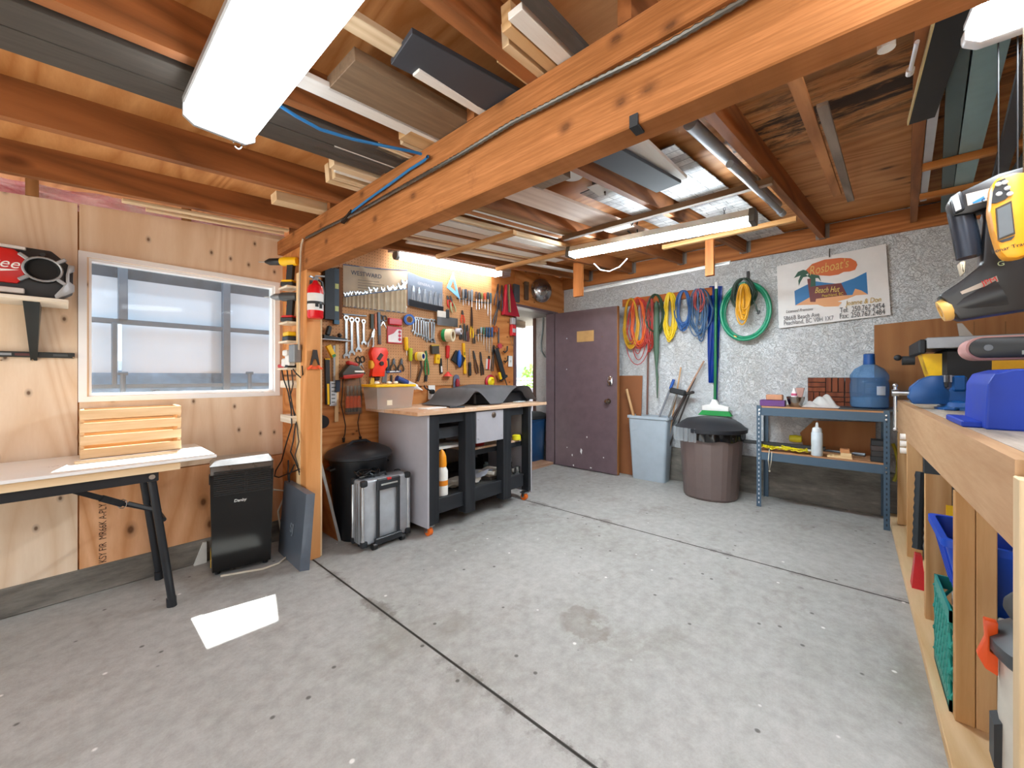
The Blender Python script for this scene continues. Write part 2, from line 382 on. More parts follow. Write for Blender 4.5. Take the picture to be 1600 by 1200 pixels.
hole = t.math('LESS_THAN', dd, .12)
t.col(t.mix(hole, t.ramp(n, [(.3, '#bd875a'), (.7, '#d09e70')]), '#3a2212')); PEG = t.m

# ---------------------------------------------------------------- floor, ground
for i, (x0, x1) in enumerate(((XB, 1.0615), (1.0645, 2.9165), (2.9195, 4.8))):
    b = MB(); b.bb((x0, YR - .1, -.12), (x1, 3.3, 0)); struct('floor' if i == 0 else f'floor_slab_{i}', b, FLOORM)
b = MB(); b.bb((XB, YR - .1, -.2), (4.8, 3.3, -.1)); struct('floor_base', b, SOFTBLACK)
b = MB(); b.bb((-40, -40, -.5), (40, 40, -.21)); struct('ground', b, plain('#a6a29a', .8))

# ---------------------------------------------------------------- window wall
def ptop(x): return 2.094 + .094 * (x + .2)
b = MB(); b.prism([(XB, .15), (.048, .15), (.048, ptop(.048)), (XB, ptop(XB))], YW, YW + .015); struct('wall_left_pale_panel', b, PALE_PLY)
wl, wr = at(122, 391.3, Y=YW), at(436.5, 440.3, Y=YW); wbl = at(123, 628.4, Y=YW)
X0, X1, Z0, Z1 = wl.x, wr.x, wbl.z, wl.z
b = MB(); b.prism([(.054, .628), (1.10, .628), (1.10, ptop(1.1)), (.054, ptop(.054))], YW, YW + .015, hole=[(X0 + .04, Z0 + .03), (X1 - .03, Z0 + .03), (X1 - .03, Z1 - .03), (X0 + .04, Z1 - .03)]); struct('wall_left_panel', b, PALE_PLY)
b = MB(); b.prism([(.054, .15), (1.10, .15), (1.10, .622), (.054, .622)], YW, YW + .015); o_panel = solo('wall_left_orange_panel', b, ORANGE_PLY, kind='structure', keep=True)
b = MB(); b.bb((XB, YW - .004, 0), (1.10, YW + .2, .15), b=.006); struct('baseboard_left', b, CURB)
b = MB()
def fluff(u, v):
    x = XB + (1.08 - XB) * u; z = 2.01 + .08 * (x + .2) + .175 * v
    return V((x, YW + .058 + .024 * math.sin(x * 9 + 3 * math.sin(v * 7)) * math.cos(v * 13 + x * 3) + .012 * math.sin(x * 31 + v * 20), z))
b.grid(fluff, 200, 20, th=.03); tag(solo('insulation', b, PINK, 'pink fibreglass insulation batts exposed above the window wall plywood', 'insulation', kind='stuff'))
for k, px in enumerate((50, 292)):
    q = at(px, 300, Y=YW); b = MB(); b.bb((q.x - .022, YW + .0, ptop(q.x) + .002), (q.x + .022, YW + .03, J(q.x) + .12)); struct(f'trim_{k + 1}', b, wood('#b98a5c', '#93653a', 'Z'))
# window
win = thing('window_1', None, None, ((X0 + X1) / 2, YW, Z0)); win['kind'] = 'structure'
VINYL = plain('#f3f4f5', .35, 0, .02)
def rect(a, b_, c_, d): return [(a, b_), (c_, b_), (c_, d), (a, d)]
b = MB(); b.prism(rect(X0, Z0, X1, Z1), YW - .012, YW + .006, hole=rect(X0 + .032, Z0 + .028, X1 - .032, Z1 - .028)); part('window_trim', b, VINYL, win, True)
b = MB(); b.prism(rect(X0 + .02, Z0 + .018, X1 - .02, Z1 - .018), YW + .004, YW + .07, hole=rect(X0 + .05, Z0 + .045, X1 - .045, Z1 - .045)); part('window_frame', b, VINYL, win, True)
b = MB(); b.bb((X0 + .045, YW + .04, Z0 + .04), (X1 - .04, YW + .046, Z1 - .04)); part('window_pane', b, glass('#eef4f8', .03, .06, 'window glass'), win, True)
# wall body behind the plywood, round the window
b = MB(); b.prism(rect(XB, .15, 1.1, 2.08), YW + .016, YW + .09, hole=rect(X0 + .015, Z0 + .012, X1 - .015, Z1 - .012)); struct('wall_left_studs', b, FIR)

# ---------------------------------------------------------------- post, stub wall, beam
b = MB(); b.bb((1.05, 2.74, 0), (1.10, YW + .01, 2.16)); struct('wall_stub', b, FIR_PLY)
b = MB(); b.bb((1.022, 2.645, 0), (1.112, 2.735, 1.876), b=.003); struct('column_post', b, FIR)
b = MB(); b.bb((1.018, 2.735, 0), (1.05, 2.80, 1.876), b=.002); struct('column_stud', b, wood('#f2d3a6', '#e4bd86', 'Z', knot=.1))
b = MB(); b.bb((1.115, 2.66, .0), (1.128, 2.73, 1.8), b=.001); struct('trim_4', b, PINE)
b = MB(); b.bb((1.023, -2.2, 1.874), (1.114, 2.74, 2.063), b=.004); beam_o = solo('beam', b, BEAMW, kind='structure')
b = MB(); b.bb((1.014, -2.2, 2.066), (1.114, YW, 2.164), b=.004); struct('beam_upper', b, BEAMW)

# ---------------------------------------------------------------- pegboard wall and doorway
DX0, DX1, DZ = 3.56, 4.38, 2.035
b = MB(); b.bb((1.11, YP + .012, .0), (DX0, YP + .08, 2.6)); struct('wall_left_fir', b, FIR_PLY)
b = MB(); b.bb((DX0, YP, DZ + .03), (XF, YP + .08, 2.55)); struct('wall_left_header', b, FIR_PLY)
b = MB(); b.bb((DX1 + .07, YP + .01, 0), (XF, YP + .08, DZ + .03)); struct('wall_left_corner', b, FIR_PLY)
peg_r = at(768, 560, Y=YP).x
b = MB(); b.bb((1.24, YP, 1.10), (peg_r, YP + .011, 2.31)); tag(solo('pegboard', b, PEG, keep=True), 'brown perforated pegboard sheet covering the wall behind the hand tools', 'pegboard')
DOORP = plain('#66545a', .42, 0, .12)
d2 = thing('door_2', None, None, (DX0, YP, 0)); d2['kind'] = 'structure'
b = MB(); b.bb((DX0 - .012, YP - .012, 0), (DX0 + .02, YP + .12, DZ + .02)); part('jamb', b, DOORP, d2, True)
b = MB(); b.bb((DX1 - .02, YP - .02, 0), (DX1 + .075, YP + .12, DZ + .02)); part('jamb', b, DOORP, d2, True)
b = MB(); b.bb((DX0 - .012, YP - .012, DZ), (DX1 + .075, YP + .12, DZ + .03)); part('lintel', b, DOORP, d2, True)
b = MB(); b.bb((DX0, YP, -.01), (DX1, YP + .3, .03)); part('sill', b, wood('#c9a48a', '#a98468', 'X'), d2, True)
# open door leaf
dh = 4.335
d1 = thing('door_1', None, None, (dh, 2.6, 0)); d1['kind'] = 'structure'
b = MB(); b.bb((dh, 2.125, .012), (dh + .042, 3.025, 2.03), b=.003); part('door_leaf', b, DOORP, d1, True)
b = MB(); b.bb((dh - .001, 2.12, .012), (dh + .043, 2.126, 2.03)); part('door_edge', b, wood('#b07848', '#94602f', 'Z'), d1, True, label='bare wooden door edge')
q0, q1 = at(901.5, 518, X=dh), at(928, 533, X=dh)
b = MB(); b.bb((dh - .004, q1.y, q1.z), (dh, q0.y, q0.z), b=.001); part('blank_plate', b, plain('#c9a26a', .35, .3), d1, True, label='blank brass plate')
for px, py in ((886, 529), (941, 526), (885.5, 577), (940, 577)):
    q = at(px, py, X=dh); b = MB(); b.cyl((dh - .004, q.y, q.z), (dh, q.y, q.z), .007, n=10); part('bolt', b, CHROME, d1, True)
q = at(954, 595, X=dh); b = MB(); b.prism([(-.03, -.045), (.0, -.062), (.03, -.045), (.03, .045), (0, .062), (-.03, .045)], 0, .018, Matrix.Translation(q) @ Matrix.Rotation(R(90), 4, 'Z'), b=.004); b.cyl(q - V((.018, 0, .012)), q - V((.05, 0, .012)), .018); part('deadbolt', b, CHROME, d1, True)
q = at(951, 627, X=dh); b = MB(); b.cyl(q, q - V((.012, 0, 0)), .033, n=20); b.lathe([(.012, 0), (.013, .025), (.028, .04), (.03, .055), (.022, .068), (0.001, .07)], M=Matrix.Translation(q) @ Matrix.Rotation(R(-90), 4, 'Y'), n=18); part('door_knob', b, metal('#a59a8a', .25), d1, True)
for (x, y, w, h) in ((917, 683, 2, 3), (908, 705, 4, 9), (894, 711, 2, 4), (896, 727, 3, 3), (923, 731, 4, 2), (886, 699, 1.5, 2), (943, 715, 2, 2)):
    q = at(x, y, X=dh); s_ = .0085
    b = MB(); b.prism([(-w * .2 * s_, -h * .5 * s_), (w * .4 * s_, -h * .1 * s_), (w * .1 * s_, h * .5 * s_), (-w * .5 * s_, h * .2 * s_)], 0, .0008, Matrix.Translation(q - V((.0008, 0, 0))) @ Matrix.Rotation(R(90), 4, 'Z')); part('paint_chip', b, WHITE, d1, True)

# ---------------------------------------------------------------- stucco wall, right wall
b = MB(); b.bb((XF, YR - .1, .36), (XF + .15, 3.46, 2.7)); struct('wall_far', b, STUCCO)
b = MB(); b.bb((XF - .012, YR - .1, -.02), (XF + .15, YP, .375), b=.01); struct('wall_far_footing', b, CURB)
b = MB(); b.bb((XB, YR - .1, 0), (XF, YR, 2.7)); struct('wall_right', b, wood('#c9a178', '#a3794f', 'Z', world=True))
b = MB(); b.bb((XF - .04, YR, 2.395), (XF, YP + .07, 2.575), b=.003); struct('beam_ledger', b, LEDGER)

# ---------------------------------------------------------------- roof: sheathing and joists
b = MB(); b.hull([(XB, YR - .1, J(XB) + .14), (4.8, YR - .1, J(4.8) + .14), (4.8, 3.56, J(4.8) + .14), (XB, 3.56, J(XB) + .14),
                  (XB, YR - .1, J(XB) + .17), (4.8, YR - .1, J(4.8) + .17), (4.8, 3.56, J(4.8) + .17), (XB, 3.56, J(XB) + .17)]); struct('ceiling', b, DECK)  # sheathing reaches past the wall as an unseen eave, added to trim the sun patch
jn = 0; SKEW = .072                    # the far joists run slightly askew
for xa, xb, ys in ((XB, 1.12, (2.74, 2.17, 1.43, .78, .2, -.4, -1.0)), (1.015, XF - .04, (2.62, 2.03, 1.44, .82, .2, -.385, -.98))):
    for y in ys:
        ya = y + (SKEW * (xb - xa) if xb > 2 else 0)
        b = MB(); b.hull([(xa, ya, J(xa)), (xb, y, J(xb)), (xb, y + .04, J(xb)), (xa, ya + .04, J(xa)), (xa, ya, J(xa) + .14), (xb, y, J(xb) + .14), (xb, y + .04, J(xb) + .14), (xa, ya + .04, J(xa) + .14)])
        jn += 1; struct('ceiling_joist' if jn == 1 else f'ceiling_joist.{jn - 1:03d}', b, JOIST)
        if xb > 2 and y > -.3:
            b = MB(); b.bb((XF - .09, y - .004, J(xb) - .004), (XF - .04, y - .001, J(xb) + .12)); b.bb((XF - .09, y - .004, J(xb) - .006), (XF - .04, y + .044, J(xb) - .002)); b.bb((XF - .09, y + .041, J(xb) - .004), (XF - .04, y + .044, J(xb) + .12)); b.bb((XF - .043, y - .03, J(xb)), (XF - .041, y + .07, J(xb) + .12))
            struct(f'trim_{jn + 10}', b, plain('#8f8a84', .45, .7))

# ---------------------------------------------------------------- outside: through the window
YO = 4.6
frm = plain('#5c6b7b', .5, .2); ofr = thing('patio_enclosure', 'grey metal patio frame with white translucent panels seen through the window', 'enclosure', (.8, YO, 0))
def orail(px0, py0, px1, py1, name='rail'):
    a, c_ = at(px0, py0, Y=YO), at(px1, py1, Y=YO); b = MB(); b.bb((a.x, YO - .03, c_.z), (c_.x, YO + .03, a.z), b=.003); part(name, b, frm, ofr, True)
zz = [(1.625, 1.665), (1.09, 1.125)]
for lo, hi in zz: b = MB(); b.bb((-3, YO - .03, lo), (5.2, YO + .03, hi), b=.003); part('rail', b, frm, ofr, True)
for px0, px1, z0, z1 in ((184, 199, 1.66, 2.6), (174, 182.5, 1.12, 1.63), (347, 358, .6, 2.6)):
    a, c_ = at(px0, 500, Y=YO), at(px1, 500, Y=YO); b = MB(); b.bb((a.x, YO - .05, z0), (c_.x, YO + .03, z1), b=.003); part('upright', b, frm, ofr, True)
a, c_ = at(334.5, 500, Y=YO + .25), at(348, 500, Y=YO + .25); b = MB(); b.bb((a.x, YO + .15, 1.1), (c_.x, YO + .3, 2.6)); part('upright', b, plain('#5f6a76', .6), ofr, True)
t = NT('white translucent sheet').set(.6); t.col(t.ramp(t.noise(t.coord((1, 1, 1)), 1.4, 3), [(.3, '#b9c6d3'), (.7, '#cdd8e2')]))
tb = t.node('BsdfTranslucent', Color=(.6, .68, .76, 1)); mx = t.node('MixShader', Fac=.3); t.link(t.b.outputs[0], mx.inputs[1]); t.link(tb.outputs[0], mx.inputs[2]); t.link(mx.outputs[0], t.n['Material Output'].inputs[0]); PANEL = t.m
for (px0, px1) in ((20, 184), (190, 352), (353, 700)):
    a, c_ = at(px0, 500, Y=YO + .1), at(px1, 500, Y=YO + .1)
    for z0, z1 in ((1.22, 1.63), (1.66, 2.02)): b = MB(); b.bb((a.x, YO + .08, z0), (c_.x, YO + .09, z1)); part('panel', b, PANEL, ofr, True)
DIM = plain('#454c55', .8, 0, .35)
b = MB(); b.bb((-3, YO + .1, 2.02), (5.5, YO + .16, 2.75)); part('fascia', b, DIM, ofr, True)
b = MB(); b.grid(lambda u, v: V((-3 + 8 * u, YO + .12 + .04 * math.sin(u * 60 + 3 * v) * math.sin(u * 23), .1 + 1.14 * v)), 120, 6, th=.02); part('tarp', b, plain('#6f7c8a', .6, 0, .3), ofr, True)
for px, py in ((192, 592), (390, 590), (242, 617)):
    q = at(px, py, Y=YO - .06); b = MB(); b.cyl(q - V((0, 0, .5)), q + V((0, 0, .04)), .018, n=8); b.cyl(q + V((-.03, 0, .045)), q + V((.03, 0, .045)), .014, n=8); part('stake', b, frm, ofr, True)

# ---------------------------------------------------------------- outside: through the doorway
b = MB(); b.bb((XF - .06, YP + .12, -.2), (XF + .1, at(836, 500, X=XF - .06).y, 2.5)); struct('wall_exterior', b, STUCCO)
q = at(836, 500, X=XF - .06); b = MB(); b.bb((XF - .075, q.y - .02, -.2), (XF - .03, q.y + .03, 2.5)); struct('trim_5', b, plain('#5a4038', .6))
b = MB(); b.bb((2.5, 3.16, 2.04), (5.2, 7.5, 2.08)); struct('ceiling_porch', b, plain('#8d8a86', .7))  # porch roof, added and run up to the wall to keep sun out of the doorway
b = MB(); b.bb((2.6, 3.8, 1.93), (4.66, 3.86, 2.03)); struct('beam_porch', b, wood('#8c7a68', '#6a5a4a', 'X'))
def hill(nm, dist, seed, h, c_):
    rnd = random.Random(seed); b = MB(); ph = [rnd.uniform(0, 6) for _ in range(5)]
    def fn(u, v):
        a = R(20) + R(75) * u; d = dist * (1 + .5 * v)
        z = h * math.sin(v * math.pi * .5) * (1 + .35 * math.sin(u * 9 + ph[0]) + .2 * math.sin(u * 23 + ph[1]) + .08 * math.sin(u * 61 + ph[2])) - 6 * (1 - v)
        return V((math.cos(a) * d, math.sin(a) * d, z))
    b.grid(fn, 90, 12); struct(nm, b, plain(c_, .9, 0, .2))
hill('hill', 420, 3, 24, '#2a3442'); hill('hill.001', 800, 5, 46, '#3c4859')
q = at(834, 620, Y=12)
tr = thing('tree', 'leafy green tree beyond the porch railing outside the doorway', 'tree', (q.x + .5, 12, -.3))
b = MB(); b.cyl((0, 0, 0), (0, 0, 1.3), .1, .06); part('trunk', b, plain('#5c4632', .8), tr)
b = MB(); rnd = random.Random(4)
for k in range(900):
    a = rnd.uniform(0, 6.28); rr = rnd.uniform(0, 1) ** .5 * 1.0; z = rnd.uniform(.3, 2.1); rr *= math.sin((z - .1) / 2.3 * 3.0) ** .7
    c_ = V((rr * math.cos(a), rr * math.sin(a), z)); n_ = V((rnd.uniform(-1, 1), rnd.uniform(-1, 1), rnd.uniform(-.3, 1))).normalized(); u_ = n_.orthogonal().normalized() * .1; w_ = n_.cross(u_) * .6
    b.bm.faces.new([b.bm.verts.new(c_ + s1 * u_ + s2 * w_) for s1, s2 in ((-1, 0), (0, -1), (1, 0), (0, 1))])
t = NT('leaves').set(.6); t.col(t.ramp(t.noise(t.coord((1, 1, 1)), 6, 3), [(.3, '#6c9a3e'), (.7, '#a9cb6a')])); part('crown', b, t.m, tr)
rl = thing('porch_railing', 'white pipe railing outside beyond the doorway', 'railing', at(820, 600, Y=7) - V((0, 0, 1.1)))
for py in (592, 598): a = at(800, py, Y=7); b = MB(); b.cyl((a.x - 2, 7, a.z), (a.x + 3, 7, a.z), .025); part('rail', b, plain('#cdd6dc', .4), rl, True)
for dx in (-1, 0.45, 2): a = at(800, 592, Y=7); b = MB(); b.cyl((a.x + dx, 7, -.3), (a.x + dx, 7, a.z), .025); part('baluster', b, plain('#cdd6dc', .4), rl, True)
b = MB(); b.bb((2, 6.9, -.3), (9, 7.4, .85)); struct('wall_exterior_low', b, plain('#8d8a92', .8))
bx = thing('blue_bin', 'dark blue plastic bin with black lid standing outside the doorway', 'bin', at(852, 702, Y=3.42) * 1)
bx.location = (4.31, 3.50, -.05); WM[bx.name] = Matrix.Translation(bx.location)
b = MB(); b.lathe([(.2, 0), (.215, .03), (.25, .62), (.262, .63), (.262, .66)], n=28, p=3); part('bin_body', b, plain('#1c4a78', .45), bx)
b = MB(); b.lathe([(.275, .655), (.285, .67), (.28, .7), (.2, .735), (.02, .745)], n=28, p=3); part('lid', b, SOFTBLACK, bx)
cd = MB(); pts = [at(x, y, X=XF - .075) for x, y in ((849, 486), (848, 515), (845.5, 535), (846, 548), (851, 557), (858, 561), (866, 559))]
cd.tube(pts, .012, 8); solo('wall_conduit', cd, plain('#8b979a', .5), 'grey flexible conduit bent down the outside stucco wall past the doorway', 'conduit')
# ---------------------------------------------------------------- lumber stored under the roof
def atJ(px, py, dz=0.0):
    l, u = (px - 800) / FOC, (HORZ - py) / FOC; dx, dy = FX + FY * l, FY - FX * l
    z = (J(0) + dz - CAMH) / (u - .08 * dx); return V((z * dx, z * dy, CAMH + z * u))
def lum(label, x0, x1, y0, y1, h, mat, name='lumber_board', group=None, skew=0.0, dz=.002, drop=None, cat='board'):
    """board along X lying on the beam and the slats, between y0 and y1 at x0; skew turns it sideways"""
    y0, y1 = min(y0, y1), max(y0, y1); L = x1 - x0; sl = .08 if drop is None else drop
    yaw = math.atan(skew); pit = math.atan(sl)
    o = V((x0, y0, J(1.02) + sl * (x0 - 1.02) + dz))
    b = MB(); b.bb((0, 0, 0), (L, y1 - y0, h), b=.0015)
    ob = bpy.data.objects.new(name, mesh_of(b, name)); ob.data.materials.append(mat); C.objects.link(ob)
    ob.location = o; ob.rotation_euler = Euler((0, -pit, yaw), 'XYZ'); WM[ob.name] = Matrix.Translation(o)
    return tag(ob, label, cat, group)
GREYW = wood('#8f775e', '#705b46', 'X', knot=.25, ring=.3); DGREY = wood('#5b554f', '#494440', 'X', knot=0, ring=.2); BROWNW = wood('#a88259', '#8a653e', 'X', knot=.2)
PALEX = wood('#ecd6b4', '#d6ba92', 'X', knot=.15); WHITEX = wood('#ebe8e2', '#ddd8d0', 'X', knot=0, blot=.1, ring=.3); SLATE = plain('#3a3f47', .5, 0, .1); TANX = wood('#d8b384', '#bd9360', 'X', knot=.3)
PINKX = wood('#e2cdbd', '#c9ae9c', 'X', knot=.2); REDX = wood('#c58a5a', '#a5683a', 'X', knot=.2)
a, c_ = atJ(512, 141), atJ(550, 92); lum('wide grey-brown weathered plank overhead, largest board left of the beam', a.x, 1.75, c_.y, a.y, .04, GREYW)
a, c_ = atJ(455, 132.5), atJ(469, 114); lum('white painted board overhead, tucked along the wide weathered plank', a.x, 1.6, c_.y + .005, a.y, .018, WHITEX)
a = atJ(75, 66)
lum('dark grey board overhead, beside the bright bay next to the big light', -.6, 1.3, 1.625, 1.74, .02, DGREY); lum('dark grey board overhead, middle one of three behind the big light', -.6, 1.3, 1.505, 1.62, .02, DGREY)
lum('black painted board overhead, crossing above the beam at a slant', .64, 2.2, .93, 1.075, .018, SLATE, skew=-.15, drop=.05)
a, c_ = atJ(644, 121), atJ(747, 180); lum('narrow white strip overhead, between the weathered plank and the black board', a.x, 1.5, c_.y - .035, c_.y, .02, WHITEX)
a = atJ(763, 170); lum('cream board overhead, partly hidden above the black board', .2, 1.5, a.y + .0, a.y + .06, .02, PALEX, dz=.022, skew=-.02)
for lab, n_, fl, fr, m_, h in (('short tan board overhead with a pointed-looking end, right of the black board', (766, 106), (822, 132), (834, 124), TANX, .038),
                         ('pale two-by-four overhead, second along the beam right of the black board', (795, 70), (836, 121), (850, 112), PALEX, .07),
                         ('pale two-by-four overhead, third along the beam right of the black board', (800, 40), (855, 110), (869, 101), TANX, .07),
                         ('white board overhead, last in the row right of the black board', (810, 20), (871, 99), (892, 86), WHITEX, .02)):
    p0, p1, p2 = atJ(*n_), at(*fl, X=1.02), at(*fr, X=1.02); lum(lab, p0.x, 1.13, p2.y, p1.y, h, m_)
p1, p2 = at(897, 83, X=1.02), at(915, 73, X=1.02); lum('narrow dark board overhead, nearest the camera along the beam', .3, 1.13, p2.y, p1.y, .02, DGREY)
# two-by-fours standing on edge beside the dark grey boards
y = at(626, 261, X=1.02).y
for k, (px, py) in enumerate(((554, 232), (592, 229), (612, 226), (629, 224))):
    a = atJ(px, py); lum('pale two-by-four on edge over the beam by the blue cable, ' + ('longest of four', 'second longest of four', 'third longest of four', 'shortest of four')[k], a.x, 1.4, y - .042 * k - .038, y - .042 * k, .088, PALEX, group='two-by-fours on edge over the beam')
lum('short brown board end on the beam beside the four pale two-by-fours', .9, 1.2, y - .042 * 3 - .13, y - .042 * 3 - .045, .03, TANX)
# bay between the blue cable and the window wall
for lab, n_, fl, fr, m_, h in (('thin white strip overhead, first past the orange joist by the blue cable', (517, 234), (612, 267), (616, 263), WHITEX, .012),
                         ('long thin pale strip overhead in the bay beyond the blue cable', (487, 233), (601, 275), (606, 271), PALEX, .02),
                         ('pale board on edge overhead, near the blue cable, longer of the upper pair', (514, 264), (580, 290), (588, 284), PALEX, .085),
                         ('pale strip under the boards on edge overhead near the blue cable', (521, 270), (576, 292), (580, 289.5), WHITEX, .03),
                         ('pale board on edge overhead, second from the dark bay', (511, 287), (564, 301), (569, 297), PALEX, .085),
                         ('pale board on edge overhead, beside the empty dark bay', (502, 291), (556, 304), (562, 300.5), PALEX, .085)):
    p0, p1, p2 = atJ(*n_), at(*fl, X=1.014), at(*fr, X=1.014); lum(lab, p0.x, 1.5, min(p2.y, p1.y - .018), p1.y, h, m_)
a = atJ(421, 322); p1 = at(498, 340, X=1.014); lum('thick pale timber overhead, lowest in the bay near the window wall', a.x, 1.5, p1.y - .085, p1.y, .05, PALEX)
a = atJ(443, 300); p1 = at(526, 323, X=1.014); lum('thin white strip overhead above the thick pale timber', a.x, 1.4, p1.y - .03, p1.y, .012, WHITEX)
lum('thin pale strip overhead along the window wall insulation', .2, 1.0, 2.86, 2.9, .015, PALEX); lum('second thin pale strip overhead along the window wall insulation', .3, 1.0, 2.95, 2.98, .015, PALEX)
# beyond the beam
def slat(label, X, y0, y1, mat, h=.035):
    b = MB(); b.beam((X, y0, J(X) - h / 2 - .001), (X, y1, J(X) - h / 2 - .001), .04, h, b=.002); solo('slat', b, mat, label, 'slat')
fl = 0
slat('short pale slat nailed under the joists nearest the pegboard light', 2.16, 1.86, 2.76, wood('#e0b684', '#c4925a', 'Y', knot=.2))
slat('pale slat nailed under the joists running to the hanging light', 2.96, 1.3, 2.8, wood('#d8aa74', '#b9874e', 'Y', knot=.2))
slat('dark brown slat nailed under the joists below the white brick panels', 2.58, .34, 1.72, wood('#8a6a4c', '#6b4d33', 'Y', knot=.2))
slat('pale slat end under the joists behind the hanging light', 3.55, .32, 1.3, wood('#d8aa74', '#b9874e', 'Y', knot=.2))
rows = [(1.75, 3.95, 2.50, 2.55, WHITEX, .015, 'white strip nearest the pegboard in the lumber above the slats'), (1.3, 3.3, 2.42, 2.47, PALEX, .02, 'second strip from the pegboard in the lumber above the slats'),
        (1.3, 3.1, 2.385, 2.405, REDX, .03, 'thin reddish strip third from the pegboard above the slats'), (1.3, 3.2, 2.335, 2.37, PALEX, .03, 'pale strip fourth from the pegboard above the slats'),
        (1.3, 3.3, 2.20, 2.32, WHITEX, .02, 'wide whitish board fifth from the pegboard above the slats'), (1.3, 3.25, 2.045, 2.135, PINKX, .02, 'wide pinkish-white board sixth from the pegboard above the slats'),
        (1.3, 3.35, 1.94, 2.03, WHITEX, .02, 'whitish board seventh from the pegboard above the slats'), (1.3, 3.3, 1.885, 1.915, PALEX, .03, 'pale strip eighth from the pegboard above the slats'),
        (1.2, 2.62, 1.765, 1.78, WHITEX, .03, 'thin white strip ninth from the pegboard above the slats'), (1.2, 2.62, 1.715, 1.755, REDX, .03, 'reddish strip tenth from the pegboard above the slats'),
        (1.2, 2.62, 1.69, 1.705, WHITEX, .03, 'thin white strip eleventh from the pegboard above the slats'), (1.2, 2.66, 1.605, 1.68, BROWNW, .04, 'brown board twelfth from the pegboard above the slats'),
        (1.1, 3.35, 1.23, 1.43, PINKX, .02, 'widest pale pinkish board overhead, beside the round ceiling box cover')]
for x0, x1, y0, y1, m_, h, lab in rows: o_ = SKEW * (2.96 - x0); lum(lab, x0, x1, y0 + o_, y1 + o_, h, m_, dz=.004, skew=-SKEW)
lum('short white board stub overhead against the far side of the beam', 1.2, 1.62, 1.61, 1.64, .05, WHITEX)
lum('short white strip overhead at the joist by the smoke-white cover', 1.3, 1.62, 1.0, 1.09, .03, WHITEX)
a = at(1045, 205, Z=2.26); lum('white board overhead leaning past the black board end', 1.25, 2.22, .7, .80, .02, WHITEX, drop=.06, skew=-.02, dz=.022)
# white brick-pattern panels against the sheathing
t = NT('white brick panel').set(.6); br = t.node('TexBrick', Scale=5.0, Mortar__Size=.012, Color1=lin('#e6e6e4'), Color2=lin('#c2c3c4'), Mortar=lin('#6e6f70')); br.offset = .5
br.inputs['Brick Width'].default_value = .9; br.inputs['Row Height'].default_value = .34
mp = t.node('Mapping', Rotation=(0, 0, R(90))); t.link(t.node('TexCoord').outputs['Object'], mp.inputs[0]); t.link(mp.outputs[0], br.inputs['Vector'])
n = t.noise(t.coord((1, 4, 1)), 6, 5, .7); t.col(t.mix(t.ramp(n, [(.45, (0, 0, 0, 1)), (.75, (.7, .7, .7, 1))]), br.outputs[0], '#55585c')); BRICKP = t.m
lum('white brick-pattern panel overhead beside the black board', 2.0, 4.5, .675, .985, .006, BRICKP, 'brick_pattern_panel', dz=.1, cat='panel', skew=-SKEW)
lum('white brick-pattern panel overhead behind the ceiling outlet', 2.15, 3.9, 1.055, 1.32, .006, BRICKP, 'brick_pattern_panel', dz=.1, cat='panel', skew=-SKEW)
# drain pipes, right of the beam
ABS = plain('#8b9298', .4)
def pipe_(lab, p0, p1, r, cpl):
    b = MB(); b.cyl(p0, p1, r, n=16); tp = thing('drain_pipe', lab, 'pipe', p0); part('pipe', b, ABS, tp, True)
    for f in cpl: q = p0.lerp(p1, f); d = (p1 - p0).normalized() * .04; b = MB(); b.cyl(q - d, q + d, r * 1.22, n=16); part('coupling', b, ABS, tp, True)
pipe_('thick grey plastic drain pipe under the roof beyond the beam', atJ(1078, 192, .03), atJ(1215, 320, .03), .028, (.62,))
pipe_('thinner grey plastic pipe strapped beside the drain pipe', atJ(1140, 256, -.03), atJ(1222, 333, -.03), .018, (.98,))
b = MB(); b.hull([V((x, y, J(x) - .002 + z)) for z in (-.016, 0) for x, y in ((1.6, .135), (3.2, .06), (3.2, .10), (1.6, .175))]); solo('slat', b, wood('#c88a52', '#9a6331', 'X'), 'loose narrow orange lath nailed askew beside the stained bare bay', 'slat')
b = MB(); b.hull([V((x, y, J(x) - .002 + z)) for z in (-.016, 0) for x, y in ((1.9, .075), (3.4, .0), (3.4, .035), (1.9, .11))]); solo('slat', b, wood('#9a8b7c', '#74675b', 'X'), 'loose narrow grey lath nailed askew beside the stained bare bay', 'slat')
# round box cover and outlet on the roof
q = atJ(895, 273, .13); bx = MB(); bx.cyl(q, q - V((0, 0, .012)), .062, .058, n=28); solo('box_cover', bx, WHITE, 'round white electrical box cover under the roof sheathing', 'cover')
q = atJ(940, 294, .10); ot = thing('ceiling_outlet', 'white electrical outlet box under the roof with a black cord plugged in', 'outlet', q, (0, 0, 0))
b = MB(); b.bb((-.05, -.04, 0), (.05, .04, .06), b=.003); part('box', b, plain('#55585c', .5), ot); b = MB(); b.bb((-.075, -.06, -.008), (.075, .06, 0), b=.003); part('cover_plate', b, WHITE, ot)

# ---------------------------------------------------------------- lamps
GREYMETAL = plain('#8f9194', .4, .3)
